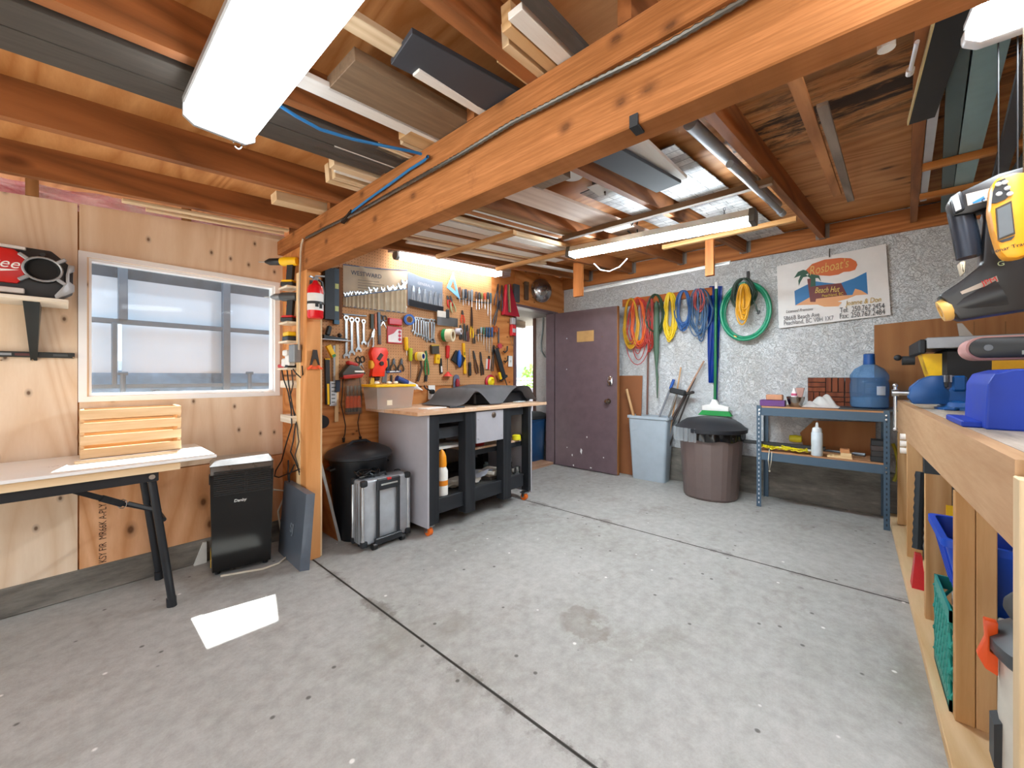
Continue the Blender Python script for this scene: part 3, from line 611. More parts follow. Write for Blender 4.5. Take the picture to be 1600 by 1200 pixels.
# big wraparound fixture
fa, fb = V((.345, 1.60, 2.0)), V((.36, .40, 2.03))
Lf = thing('wraparound_ceiling_light', 'big white wraparound fluorescent light hanging near the camera above the table', 'ceiling light', fa)
def wrap(w, h0, h1): return [(-w, h1), (-w, h0 + .02), (-w * .72, h0), (w * .72, h0), (w, h0 + .02), (w, h1)]
ML = Matrix.Translation(fa) @ ((fb - fa).to_track_quat('Y', 'Z')).to_matrix().to_4x4(); Lg = (fb - fa).length
b = MB(); b.prism(wrap(.092, 0, .05), .012, Lg - .012, ML); part('diffuser', b, lamp((.93, .97, 1, 1), 8.5), Lf, True)
b = MB(); b.bb((-.1, .0, .05), (.1, Lg, .075), b=.004); b.move(ML); part('housing', b, GREYMETAL, Lf, True)
for y in (0, Lg - .012): b = MB(); b.prism(wrap(.099, -.006, .052), y, y + .012, ML); part('end_cap', b, plain('#9fa3a8', .35, .3), Lf, True)
for y in (.06, Lg - .1): b = MB(); b.tube([ML @ V((.0, y, .075 + .0)), ML @ V((0, y, .16))], .004, 6); part('hanger', b, DARKSTEEL, Lf, True)
b = MB(); b.tube([ML @ V((-.05 + .012 * math.cos(t_), -.004, -.008 + .016 * math.sin(t_))) for t_ in [i * .5 for i in range(12)]], .0025, 6); part('pull_ring', b, CHROME, Lf, True)
# second fixture, only its end in view at the top right
fa, fb = V((1.60, -.32, 2.075)), V((.45, -.36, 2.02))
Lf = thing('wraparound_ceiling_light', 'white fluorescent fixture end at the top right above the hanging yellow scanner', 'ceiling light', fa)
ML = Matrix.Translation(fa) @ ((fb - fa).to_track_quat('Y', 'Z')).to_matrix().to_4x4(); Lg = (fb - fa).length
b = MB(); b.prism(wrap(.09, 0, .04), .012, Lg - .012, ML); part('diffuser', b, lamp((.85, .94, 1, 1), 26), Lf, True)  # glow added to an unlit fixture to brighten the right side
b = MB(); b.bb((-.1, .0, .04), (.1, Lg, .06), b=.004); b.move(ML); part('housing', b, plain('#d5d7d9', .4), Lf, True)
for y in (-.03, Lg - .012): b = MB(); b.prism(wrap(.1, -.006, .045), y, y + .042, ML, b=.008); part('end_cap', b, plain('#dfe1e3', .35), Lf, True)
for y in (.1, Lg - .1): b = MB(); b.tube([ML @ V((.0, y, .06)), ML @ V((0, y, .12))], .004, 6); part('hanger', b, DARKSTEEL, Lf, True)
# strip light over the pegboard
pa, pb_ = at(612, 396, Y=YP - .12), at(779, 428, Y=YP - .12)
zs = (pa.z + pb_.z) / 2
Ls = thing('strip_light', 'white strip light glowing above the pegboard', 'strip light', (pa.x, YP - .12, zs))
X_0, X_1 = pa.x, pb_.x
def zline(x): return pa.z + (pb_.z - pa.z) * (x - X_0) / (X_1 - X_0)
b = MB(); b.hull([V((x, YP - .12 + dy, zline(x) + dz)) for dz in (-.028, .02) for x, dy in ((X_0 + .06, -.05), (X_1, -.05), (X_1, .05), (X_0 + .06, .05))]); part('diffuser', b, lamp((1, .97, .92, 1), 9), Ls, True)
b = MB(); b.hull([V((x, YP - .12 + dy, zline(x) + dz)) for dz in (.02, .06) for x, dy in ((X_0, -.06), (X_1 + .14, -.06), (X_1 + .14, .06), (X_0, .06))]); part('housing', b, plain('#b0aca8', .4), Ls, True)
b = MB(); b.cyl((X_0 + .03, YP - .12, zline(X_0) - .005), (X_0 + .06, YP - .12, zline(X_0) - .005), .04, n=18); part('end_cap', b, GREYMETAL, Ls, True)
b = MB(); b.hull([V((x, YP - .12 + dy, zline(x) + dz)) for dz in (-.02, .02) for x, dy in ((X_1, -.05), (X_1 + .14, -.05), (X_1 + .14, .05), (X_1, .05))]); part('end_box', b, plain('#a08f8c', .5), Ls, True)
# hanging shop light
ha, hb = at(889, 402, X=2.9), at(1180, 347, X=2.9)
Lh = thing('shop_light', 'long white shop light hanging on chains in front of the stucco wall', 'shop light', ha)
HM = Matrix.Translation(ha) @ ((hb - ha).to_track_quat('Y', 'Z')).to_matrix().to_4x4(); LL = (hb - ha).length
prof = [(-.055, .0), (.055, .0), (.055, .035), (.03, .075), (-.03, .075), (-.055, .035)]
b = MB(); b.prism([(-.05, -.004), (.05, -.004), (.055, .03), (-.055, .03)], .03, LL - .03, HM); part('diffuser', b, lamp((.82, .93, 1, 1), 66), Lh, True)
b = MB(); b.prism([(-.057, .028), (.057, .028), (.045, .075), (-.045, .075)], .01, LL - .01, HM); part('housing', b, plain('#b9b3a8', .45, .2), Lh, True)
for y in (0, LL - .03): b = MB(); b.prism([(-.06, -.008), (.06, -.008), (.062, .03), (.047, .08), (-.047, .08), (-.062, .03)], y, y + .035, HM, b=.003); part('end_cap', b, plain('#4b463f', .5), Lh, True)
for y in (.12, LL - .18):
    top = HM @ V((0, y, .075)); zt = J(top.x); n_ = max(3, int((zt - top.z) / .026))
    b = MB()
    for k in range(n_):
        z0 = top.z + (zt - top.z) * k / n_; hgt = (zt - top.z) / n_; ax = V((1, 0, 0)) if k % 2 else V((0, 1, 0))
        b.tube([V((top.x, top.y, z0 + hgt / 2)) + ax * .007 * math.cos(a_) + V((0, 0, hgt * .62 * math.sin(a_))) for a_ in [i * math.pi / 4 for i in range(8)]], .0017, 5, closed=True)
    part('chain', b, DARKSTEEL, Lh, True)
b = MB(); o_ = atJ(940, 300, .08); pts = [atJ(945, 300, .06), at(948, 316, X=2.85), at(962, 340, X=2.85), at(988, 368, X=2.88), HM @ V((0, .6, .076))]
b.tube(pts, .006, 6); part('power_cord', b, BLACK, Lh, True, label='black power cord hanging from the roof outlet to the shop light')
b = MB(); b.tube([HM @ V((0, .62, .076)), at(995, 352, X=2.9), at(998, 336, X=2.88), V((2.75, at(998, 330, X=2.88).y, J(2.7)))], .005, 6); part('power_cord', b, BLACK, Lh, True, label='second black cord rising from the middle of the shop light')
b = MB(); b.tube([at(928, 412, X=2.92), at(938, 422, X=2.93), at(952, 424, X=2.95), at(968, 417, X=3.0), at(980, 404, X=3.0)], .0042, 6); part('power_cord', b, WHITE, Lh, True, label='white cord looped under the shop light')
# conduit, cable and tape on the beam
b = MB(); n_ = 260; pA, pB = V((1.008, 2.60, 2.0)), V((1.008, -1.0, 2.075))
def cp(f):
    x, y = 475 + (1060 - 475) * f, 370 + (66 - 370) * f; return f
pts = [at(*p, X=1.004) for p in ((478, 372), (505, 358), (560, 331), (640, 286), (720, 241), (800, 192), (900, 141), (1000, 92), (1055, 62), (1180, -10), (1400, -140))]
fine = []
for p0, p1 in zip(pts, pts[1:]):
    m = max(2, int((p1 - p0).length / .012)); fine += [p0.lerp(p1, k / m) for k in range(m)]
b.tube(fine, [.0092 if k % 2 else .0062 for k in range(len(fine))], 8); solo('metal_conduit', b, metal('#77756f', .35), 'ribbed flexible metal conduit clipped along the big beam', 'conduit')
b = MB(); pts = [at(*p, X=1.0) for p in ((547, 333), (575, 312), (610, 287), (640, 265), (664, 250))] + [at(668, 245, X=.985)]
pts += [atJ(668, 243, -.015), atJ(640, 236, -.02), atJ(600, 228, -.03), atJ(550, 217, -.04), atJ(500, 202, -.045), atJ(462, 181, -.04), atJ(425, 157, -.03), atJ(380, 135, -.02)]
b.tube(pts, .006, 8); solo('blue_cable', b, plain('#1f6ea8', .4), 'blue cable sagging from beside the big light to the beam', 'cable')
q = at(542, 339, X=1.0); b = MB(); b.beam(q + V((0, .05, -.018)), q + V((0, -.06, .016)), .012, .018, up=(1, 0, 0)); solo('cable_splice', b, BLACK, 'black taped splice at the lower end of the blue cable on the beam', 'splice')
b = MB(); b.tube([at(474, 373, X=1.005), at(471, 383, X=1.005), at(470, 395, X=1.005)] + [V((1.0, 2.70, z)) for z in (1.7, 1.5, 1.36)], .007, 8); solo('metal_conduit', b, plain('#b7a58f', .4), 'grey conduit running down the post to the grey switch box', 'conduit')
qa = at(991, 204, X=1.02); b = MB(); b.bb((1.014, qa.y - .012, 1.868), (1.021, qa.y + .012, 1.90), b=.001); b.bb((1.014, qa.y - .012, 1.866), (1.06, qa.y + .012, 1.872)); solo('tape_patch', b, SOFTBLACK, 'square of black tape stuck on the lower edge of the big beam', 'tape')
# rod held by two hangers on the stucco wall
XR = 3.60
for lab, px, p0, p1 in (('orange wood hanger holding the metal rod, nearer the doorway', 905, 412, 463), ('orange wood hanger holding the metal rod above the blue cords', 1110, 372, 431)):
    a, c_ = at(px - 6, p0, X=XR), at(px + 7, p1, X=XR); b = MB(); b.bb((XR - .045, min(a.y, c_.y), c_.z), (XR, max(a.y, c_.y), J(XR) + .02), b=.002); solo('wood_hanger', b, wood('#c07840', '#9a5c2c', 'Z'), lab, 'hanger')
a, c_ = at(903, 456, X=XR), at(1140, 411, X=XR); zr = (a.z + c_.z) / 2
a = at(893, 457, X=XR - .06); b = MB(); b.cyl((XR + .012, a.y, a.z), (XR + .012, c_.y, c_.z), .010, n=10); b.cyl((XR + .03, a.y, a.z + .02), (XR + .03, c_.y, c_.z + .02), .007, n=8); solo('metal_rod', b, plain('#a9a6a2', .4, .3), 'long light metal rod laid across the two orange hangers near the stucco wall', 'rod')
# ---------------------------------------------------------------- folding table, crate
LAMI = plain('#e9e8e6', .3, 0, .03); GUN = plain('#2b2d31', .4, .4)
tb = thing('folding_table', 'long folding table with a white top on black folding legs under the window', 'table', (-.1, 2.85, 0))
b = MB(); b.bb((-.85, 2.575, .755), (.54, 3.115, .77), b=.002); part('tabletop', b, LAMI, tb, True)
b = MB(); b.bb((-.85, 2.585, .718), (.39, 3.1, .7545)); part('wood_core', b, PINEX, tb, True)
for y in (2.60, 3.06): b = MB(); b.bb((-.8, y, .672), (.31, y + .02, .718), b=.003); part('rail', b, GUN, tb, True)
for y in (2.635, 3.045): b = MB(); b.cyl((.285, y, .70), (.372, y + .04 * (1 if y > 2.9 else .6), .0), .017, n=14); b.cyl((.368, y + .03, .0), (.366, y + .03, .045), .021, n=14); part('leg', b, GUN, tb, True)
b = MB(); b.cyl((.335, 2.65, .46), (.335, 3.07, .46), .011, n=10); part('crossbar', b, GUN, tb, True)
p0, p1, p2 = V((.0, 2.66, .69)), V((.19, 2.72, .56)), V((.335, 2.80, .47))
b = MB(); b.beam(p0, p1, .01, .024); b.beam(p0 + (p1 - p0) * .62, p1, .02, .03); part('brace', b, GUN, tb, True)
b = MB(); b.beam(p1, p2, .012, .018); b.beam(p1 + V((.02, -.0, -.0)), V((.325, 2.66, .505)), .010, .014); part('brace', b, GUN, tb, True)
b = MB(); b.tube([p1 + V((.016 * math.cos(a), 0, .022 * math.sin(a))) for a in [i * .7 for i in range(9)]], .0025, 6, closed=True); part('locking_ring', b, CHROME, tb, True, label='bright wire locking ring')
b = MB(); b.cyl((.285, 2.598, .695), (.285, 2.602, .695), .012); part('bolt', b, CHROME, tb, True)
YC = 2.93
c0, c1 = at(124.5, 715, Y=YC), at(283.5, 702, Y=YC)
CR = wood('#e3c49c', '#cfa677', 'X', knot=.35, ring=.7); CRZ = wood('#e3c49c', '#cfa677', 'Y', knot=.2)
cr = thing('wooden_crate', 'pine slatted crate standing on the folding table under the window', 'crate', ((c0.x + c1.x) / 2, YC + .09, .7705))
x0, x1, zt = c0.x, c1.x, .7705
for k in range(4):
    z = zt + .002 + k * .066
    for y in (YC, YC + .165):
        b = MB(); b.bb((x0, y, z), (x1, y + .01, z + .048), b=.0015); part('slat', b, CR, cr, True)
for x in (x0 + .002, x1 - .016):
    b = MB(); b.prism([(YC + .0105, zt), (YC + .1645, zt), (YC + .1645, zt + .25), (YC + .0105, zt + .25)], x, x + .014, Matrix(((0, 1, 0, 0), (1, 0, 0, 0), (0, 0, 1, 0), (0, 0, 0, 1)))); part('end_panel', b, CRZ, cr, True)
b = MB(); b.bb((x0 + .018, YC + .0105, zt), (x1 - .018, YC + .1645, zt + .008)); part('bottom', b, CR, cr, True)
b = MB(); b.bb((x0 - .02, 2.79, .7705), (x1 - .03, 2.86, .7755)); solo('wood_strip', b, PALEX, 'flat pale wood strip lying on the table in front of the crate', 'strip')

# ---------------------------------------------------------------- radio on its shelf, wall bits
YS = 2.90
b = MB(); b.bb((-.6, 2.88, 1.545), (.015, YW - .001, 1.563), b=.002); shf = thing('wall_shelf', 'white board shelf on a black bracket holding the red radio', 'shelf', (-.3, YW, 1.545)); part('board', b, wood('#ece3d4', '#d9cbb4', 'X', knot=0), shf, True)
a = at(53, 470, Y=YW - .1); b = MB(); b.hull([(a.x - .014, YW - .012, 1.27), (a.x + .008, YW - .012, 1.27), (a.x + .008, YW - .002, 1.27), (a.x - .014, YW - .002, 1.27), (a.x - .03, 2.93, 1.544), (a.x + .022, 2.93, 1.544), (a.x + .022, YW - .002, 1.544), (a.x - .03, YW - .002, 1.544)])
b.cyl((a.x - .004, YW - .12, 1.50), (a.x - .004, YW - .15, 1.50), .006, n=8); part('bracket', b, plain('#1d2221', .35), shf, True)
zb, ztp = 1.5635, 1.795; xr = .03; xl = -.42
rad = thing('jobsite_radio', 'red and black jobsite radio on the white wall shelf', 'radio', ((xl + xr) / 2, YS + .09, zb))
oct_ = lambda e, z0, z1: [(xl, z0 + .05), (xl + .06, z0), (xr - .06 - e, z0), (xr - e, z0 + .05), (xr - e, z1 - .07), (xr - .07 - e, z1), (xl + .07, z1), (xl, z1 - .07)]
b = MB(); b.prism(oct_(0, zb, ztp), YS + .02, YS + .18, b=.006); part('body', b, plain('#2e3033', .5), rad, True)
pa, pb_ = at(-60, 460, Y=YS), at(38, 384, Y=YS)
b = MB(); b.prism([(-.3, zb + .055), (pb_.x - .02, zb + .055), (pb_.x, zb + .09), (pb_.x, ztp - .05), (pb_.x - .03, ztp - .022), (-.3, ztp - .022)], YS - .002, YS + .03, b=.004); part('front_panel', b, RED, rad, True)
sp = at(67, 421, Y=YS)
b = MB(); b.lathe([(.0005, 0), (.048, 0), (.05, -.012), (.062, -.014), (.064, .0), (.064, .02)], M=Matrix.Translation(sp + V((0, .012, 0))) @ Matrix.Rotation(R(-90), 4, 'X'), n=28); part('speaker', b, plain('#151617', .8), rad, True)
b = MB(); b.tube([sp + V((.060 * math.cos(i * math.pi / 12) * 1.0, -.004, .055 * math.sin(i * math.pi / 12))) for i in range(24)], .005, 6, closed=True)
for sx_ in (-1, 1):
    for sz_ in (-1, 1): b.box(sp + V((sx_ * .058, 0, sz_ * .05)), (.036, .018, .016), rot=(0, R(-40 * sx_ * sz_), 0), b=.003)
part('speaker_guard', b, plain('#9a9da0', .35, .4), rad, True)
kn = at(67, 398, Y=YS); b = MB(); b.cyl(kn + V((0, .02, .0)), kn + V((0, -.004, .0)), .011, .009, n=16); part('knob', b, SOFTBLACK, rad, True)
for lo_, hi_ in (((-.38, YS, zb + .01), (pb_.x, YS + .025, zb + .035)), ((-.38, YS, ztp - .018), (pb_.x + .005, YS + .05, ztp - .002))): b = MB(); b.bb(lo_, hi_, b=.003); part('trim_bar', b, plain('#d7d4d0', .35, .3), rad, True)
b = MB(); b.prism([(xr - .055, zb - .002), (xr + .004, zb + .045), (xr + .004, zb + .075), (xr - .012, zb + .09), (xr - .012, ztp - .1), (xr + .004, ztp - .085), (xr + .004, ztp - .06), (xr - .016, ztp - .06), (xr - .024, ztp - .11), (xr - .024, zb + .08), (xr - .06, zb + .016)], YS - .004, YS + .02, b=.002); part('corner_guard', b, plain('#a7aaad', .35, .5), rad, True)
tx = at(29.5, 413.5, Y=YS - .004); letters('Milwaukee', .062, face_M(tx, (1, 0, 0), (0, 0, 1)), WHITE, rad, align='RIGHT', sh=.35)
b = MB(); b.prism([(tx.x - .15, tx.z - .033), (tx.x - .0, tx.z - .024), (tx.x - .02, tx.z - .03), (tx.x - .06, tx.z - .04), (tx.x - .05, tx.z - .034)], YS - .003, YS - .001); part('emblem', b, WHITE, rad, True)
a, c_ = at(0, 549, Y=YW - .02), at(117, 560, Y=YW - .02); lv = thing('spirit_level', 'long thin black level hung flat on the window wall below the radio', 'level', (c_.x - .3, YW - .012, c_.z))
b = MB(); b.bb((-.6, YW - .022, c_.z), (c_.x, YW - .001, a.z + .002), b=.002); part('bar', b, plain('#252a2a', .4), lv, True)
for px0, px1, mt in ((0, 18, GREY), (23, 50, plain('#5b3434', .4)), (83, 106, plain('#4a4f50', .4))): u0, u1 = at(px0, 553, Y=YW - .02).x, at(px1, 553, Y=YW - .02).x; b = MB(); b.bb((u0, YW - .024, c_.z + .008), (u1, YW - .0215, a.z - .006)); part('vial_window', b, mt, lv, True)
for k, (px, py) in enumerate(((2, 561), (51, 561), (115, 557))):
    q = at(px, py, Y=YW - .01); b = MB(); b.cyl(q + V((0, .008, -.004)), q + V((0, -.02, -.006)), .004, n=8); solo('wall_nail', b, CHROME, ('bright nail under the middle of the black wall level', 'small nail holding the black wall level near the bracket', 'nail at the window end of the black wall level')[k], 'nail')
# print on the orange panel
for k, (tx_, px) in enumerate((('KSY FIR  MR66K A-PLY', 161),)):
    q = at(px, 833, Y=YW - .001); letters(tx_, .042, face_M(q, (0, 0, 1), (-1, 0, 0)), plain('#4a3424', .8), o_panel, sx=.8)

# ---------------------------------------------------------------- portable air conditioner, box, power adapter
ac = thing('portable_air_conditioner', 'tall black portable air conditioner with silver top beside the folding table', 'air conditioner', (.572, 2.86, 0), (0, 0, R(-12)))
w, d, h = .305, .215, .635
b = MB(); b.prism([(0, 0), (w, 0), (w + .004, .35), (w + .012, h), (-.006, h), (-.002, .35)], .012, d, Matrix.Translation((0, 0, .02)), b=.008); part('housing', b, plain('#5e564f', .28, .3), ac)
b = MB(); b.hull([(.006, -.012, .03), (w - .006, -.012, .03), (w, .02, .03), (0, .02, .03), (-.006, .0, .60), (w + .012, .0, .60), (w + .012, .02, .60), (-.006, .02, .60)]); part('front_panel', b, plain('#08090a', .12), ac, ang=20)
b = MB()
for k in range(12): b.bb((.012, -.0035, .475 + k * .0125), (w - .004, .006, .482 + k * .0125))
for x in (.165, .175): b.bb((x, -.006, .48), (x + .004, .0, .61))
part('grille', b, plain('#1b1c1e', .35), ac)
b = MB(); b.hull([(-.008, -.006, .655), (w + .014, -.006, .655), (w + .014, d, .655), (-.008, d, .655), (.02, .03, .685), (w - .01, .03, .685), (w - .01, d - .02, .685), (.02, d - .02, .685)]); part('top_panel', b, plain('#aeb2b6', .25, .6), ac)
b = MB(); b.bb((-.012, .08, .53), (-.004, .15, .585), b=.003); part('handle', b, SOFTBLACK, ac)
b = MB(); b.bb((-.004, .05, .04), (-.0005, .11, .14)); part('warning_label', b, YELLOW, ac)
for x in (.03, w - .03):
    for y in (.04, d - .03): b = MB(); b.cyl((x, y, 0), (x, y, .02), .014); part('foot', b, BLACK, ac)
letters('Danby', .024, WM[ac.name] @ face_M((w * .46, -.0095, .435), (1, 0, 0), (0, .02, 1)), WHITE, ac, sh=.2)
gb = thing('flat_grey_box', 'thin grey cardboard box leaning on the post beside the air conditioner', 'box', (.965, 2.76, 0))
b = MB(); lean = .012
b.hull([(.945, 2.545, 0), (.992, 2.52, 0), (1.005, 2.92, 0), (.958, 2.95, 0), (.955 + lean, 2.50, .475), (1.003 + lean * .4, 2.475, .475), (1.012 + lean * .4, 2.87, .485), (.966 + lean, 2.895, .485)]); part('carton', b, plain('#5d6570', .3, .2), gb, True, ang=10)
letters('SJ', .085, face_M((.9545, 2.70, .22), (0, -1, .0), (.03, -.1, 1)), plain('#9ea8b2', .3, .5), gb, ext=.001)
pw = thing('power_adapter', 'white angled plug adapter on the floor against the curb by the air conditioner', 'adapter', at(313, 880, Z=0))
b = MB(); b.hull([(-.035, -.02, 0), (.03, -.02, 0), (.03, .02, 0), (-.035, .02, 0), (.012, -.015, .13), (.03, -.015, .13), (.03, .015, .13), (.012, .015, .13)]); part('block', b, plain('#d8d5cd', .5), pw)
pts = [at(427, 765, Y=2.98), at(448, 767, Y=3.0), V((.98, 3.02, .25)), V((1.0, 3.0, .05)), V((.98, 2.96, .01)), at(450, 868, Z=.006), at(436, 880, Z=.006), at(410, 889, Z=.006), at(380, 894, Z=.006), at(345, 900, Z=.006)]
b = MB(); b.tube(pts, .006, 8); part('power_cord', b, plain('#d8d0bc', .5), ac, True, label='cream power cord on the floor')

# ---------------------------------------------------------------- shelves and tools on the stub wall
SW = wood('#f0e6d6', '#dccbb0', 'Y', knot=0)
def stub_shelf(lab, z, x0=.965, y1=2.965, th=.014):
    b = MB(); b.bb((x0, 2.81, z - th), (1.049, y1, z), b=.002); solo('small_shelf', b, SW, lab, 'shelf')
zs1, zs2, zs3 = [at(470, p, X=1.0).z for p in (441, 499, 530)]
stub_shelf('top white shelf on the stub wall under the yellow drill', zs1); stub_shelf('second white shelf on the stub wall under the red drill', zs2); stub_shelf('third white shelf on the stub wall under the yellow battery', zs3)
def drill(lab, z, c_body, c_acc, nose, y=2.87, x=1.005, ln=.11):
    t_ = thing('cordless_drill', lab, 'drill', (x, y, z), (0, 0, R(38)))
    b = MB(); b.bb((-.03, -.035, 0), (.03, .05, .03), b=.005); part('battery', b, plain('#26282a', .5), t_)
    b = MB(); b.bb((-.028, -.03, .0302), (.028, .045, .044), b=.004); part('battery_top', b, c_acc, t_)
    b = MB(); b.hull([(-.014, -.02, .044), (.014, -.02, .044), (.014, .02, .044), (-.014, .02, .044), (-.015, -.028, .15), (.015, -.028, .15), (.015, .012, .15), (-.015, .012, .15)]); part('grip', b, plain('#1f2022', .6), t_)
    b = MB(); b.box((0, .02, .108), (.012, .012, .022), b=.003); part('trigger', b, RED, t_)
    b = MB(); b.lathe([(.012, -.055), (.028, -.05), (.031, 0), (.03, .05), (.024, .065)], c=(0, 0, .172), M=Matrix.Rotation(R(-90), 4, 'X'), n=18); part('motor_body', b, c_body, t_)
    b = MB(); b.lathe([(.022, .062), (.024, .07), (.023, ln), (.01, ln + .03), (.008, ln + .034)], c=(0, 0, .172), M=Matrix.Rotation(R(-90), 4, 'X'), n=16); part('chuck', b, nose, t_)
    b = MB(); b.cyl((0, ln + .03, .172), (0, ln + .08, .172), .003, n=8); part('bit', b, STEEL, t_); return t_
drill('yellow and black cordless drill on the top shelf of the stub wall', zs1, YELLOW, YELLOW, plain('#2a2b2e', .35, .4), ln=.14)
drill('red and black cordless drill on the second shelf of the stub wall', zs2, plain('#3b3d40', .4), RED, plain('#7a7d82', .35, .5), ln=.1)
bt = thing('battery_pack', 'yellow and black battery on the third shelf of the stub wall', 'battery', (1.005, 2.88, zs3))
b = MB(); b.bb((-.03, -.05, 0), (.03, .05, .032), b=.005); part('case', b, plain('#2b2e33', .5), bt); b = MB(); b.bb((-.028, -.045, .0322), (.028, .045, .062), b=.006); part('top', b, YELLOW, bt)
stub_shelf('lowest white shelf on the stub wall under the red charger', at(470, 574, X=1.0).z, y1=2.99)
ch = thing('charger', 'red charger on the lowest shelf of the stub wall', 'charger', (1.0, 2.94, at(470, 574, X=1.0).z)); b = MB(); b.bb((-.03, -.05, 0), (.03, .06, .025), b=.006); part('case', b, RED, ch); b = MB(); b.bb((-.028, -.12, 0), (.03, -.055, .022), b=.004); part('dock', b, BLACK, ch)
for k, (z0, z1) in enumerate(((595, 607), (652, 664))):
    a, c_ = at(470, z0, X=1.0).z, at(470, z1, X=1.0).z; b = MB(); b.bb((.985, 2.79, c_), (1.049, 2.99, a), b=.002); solo('wood_block', b, SW, ('upper', 'lower')[k] + ' pale wood block screwed to the stub wall behind the black cords', 'block')
bx = thing('electrical_box', 'grey metal electrical box with white adapters on the side of the post', 'electrical box', (1.0, 2.75, at(467, 566, X=1.0).z))
z0, z1 = at(467, 566, X=1.0).z, at(467, 538, X=1.0).z
b = MB(); b.bb((.972, 2.71, z0), (1.0175, 2.80, z1), b=.004); part('box', b, plain('#85888a', .45, .3), bx, True)
b = MB(); b.bb((.968, 2.80, z0 - .02), (1.017, 2.86, z0 + .05), b=.008); b.bb((.965, 2.83, z0 + .045), (1.01, 2.90, z0 + .085), b=.008); b.bb((.965, 2.86, z0 - .03), (1.01, 2.92, z0 + .03), b=.01); part('adapter', b, plain('#e6e4df', .5), bx, True, label='white plug adapters')
def cordpx(lab, pts, r=.0045, mat=BLACK, X=.985, own=None):
    own = own or ch
    b = MB(); b.tube([at(x, y, X=X - .02 * math.sin(i * 1.7)) for i, (x, y) in enumerate(pts)], r, 6); part('power_cord', b, mat, own, True, label=lab)
cordpx('black cord from the charger hanging in a wide loop by the post', [(440, 576), (443, 592), (450, 612), (455, 640), (456, 665), (448, 690), (440, 720), (431, 735), (429, 744), (436, 746), (455, 738), (468, 733)])
cordpx('black cord hanging straight down behind the loop by the post', [(448, 574), (451, 600), (456, 630), (462, 660), (458, 690), (454, 706), (462, 722), (468, 738)], X=.995)
cordpx('grey cord tangled down the stub wall to the pale block', [(455, 574), (458, 600), (452, 625), (462, 650), (467, 690), (461, 712), (466, 730), (468, 742)], mat=plain('#4b4540', .5), X=1.005, own=bx)
cordpx('short black cord curled under the electrical box', [(458, 577), (463, 584), (470, 590), (473, 585), (472, 572)], X=1.0, own=bx)
b = MB(); b.tube([V((1.005, 2.9, .62)), V((1.0, 2.89, .50)), V((1.01, 2.87, .42)), V((1.0, 2.86, .3)), V((.99, 2.84, .53)), V((1.02, 2.83, .6))], .0045, 6); part('power_cord', b, BLACK, bx, True, label='black cord coiled low')
# fire extinguisher and pliers on the post
q = at(493, 498, Y=2.59); zt = at(493, 446, Y=2.59).z
fe = thing('fire_extinguisher', 'red fire extinguisher with white label hung on the post', 'fire extinguisher', (q.x, 2.592, q.z))
H_ = zt - q.z
b = MB(); b.lathe([(.04, 0), (.047, .01), (.047, H_ - .03), (.04, H_ - .004), (.02, H_ + .012), (.012, H_ + .03)], n=24); part('cylinder', b, plain('#d3101c', .25), fe)
b = MB(); b.lathe([(.0476, .05), (.0476, H_ - .055)], n=24, cap=False); part('paper_label', b, plain('#dfdcda', .5), fe)
b = MB(); b.lathe([(.0481, H_ * .42), (.0481, H_ * .5)], n=24, cap=False); b.bb((-.02, -.0485, .07), (-.0, -.046, .09)); b.bb((.005, -.0485, .062), (.022, -.045, .09)); part('strap', b, BLACK, fe)
b = MB(); b.bb((-.012, -.02, H_ + .03), (.012, .02, H_ + .055), b=.004); b.beam((0, .0, H_ + .06), (.05, -.02, H_ + .062), .02, .008); b.beam((0, .0, H_ + .045), (-.04, -.01, H_ + .05), .014, .01); part('valve_handle', b, plain('#8d9196', .35, .6), fe)
b = MB(); b.tube([(.01, 0, H_ + .045), (.045, .01, H_ + .03), (.056, .015, H_ - .04), (.055, .015, .1)], .008, 8); part('hose', b, BLACK, fe)
b = MB(); b.bb((-.015, .047, .05), (.015, .0525, H_ + .04)); part('wall_bracket', b, DARKSTEEL, fe)
q = at(491, 566, Y=2.64)
pl = thing('crimping_pliers', 'black crimping pliers with orange grips clipped on the post below the extinguisher', 'pliers', q)
b = MB(); b.prism([(-.012, .08), (.012, .08), (.018, .04), (.03, -.02), (.022, -.022), (.008, .02), (-.008, .02), (-.022, -.022), (-.03, -.02), (-.018, .04)], -.016, -.004); part('jaws', b, plain('#2c2826', .4), pl)
b = MB(); b.tube([(-.02, -.01, -.02), (-.03, -.01, -.035), (-.045, -.01, -.045)], .008, 8); b.tube([(.02, -.01, -.02), (.03, -.01, -.035), (.045, -.01, -.042)], .008, 8); b.bb((-.02, -.008, -.045), (.02, -.0, -.025)); part('grip', b, plain('#ee5c2b', .45), pl)

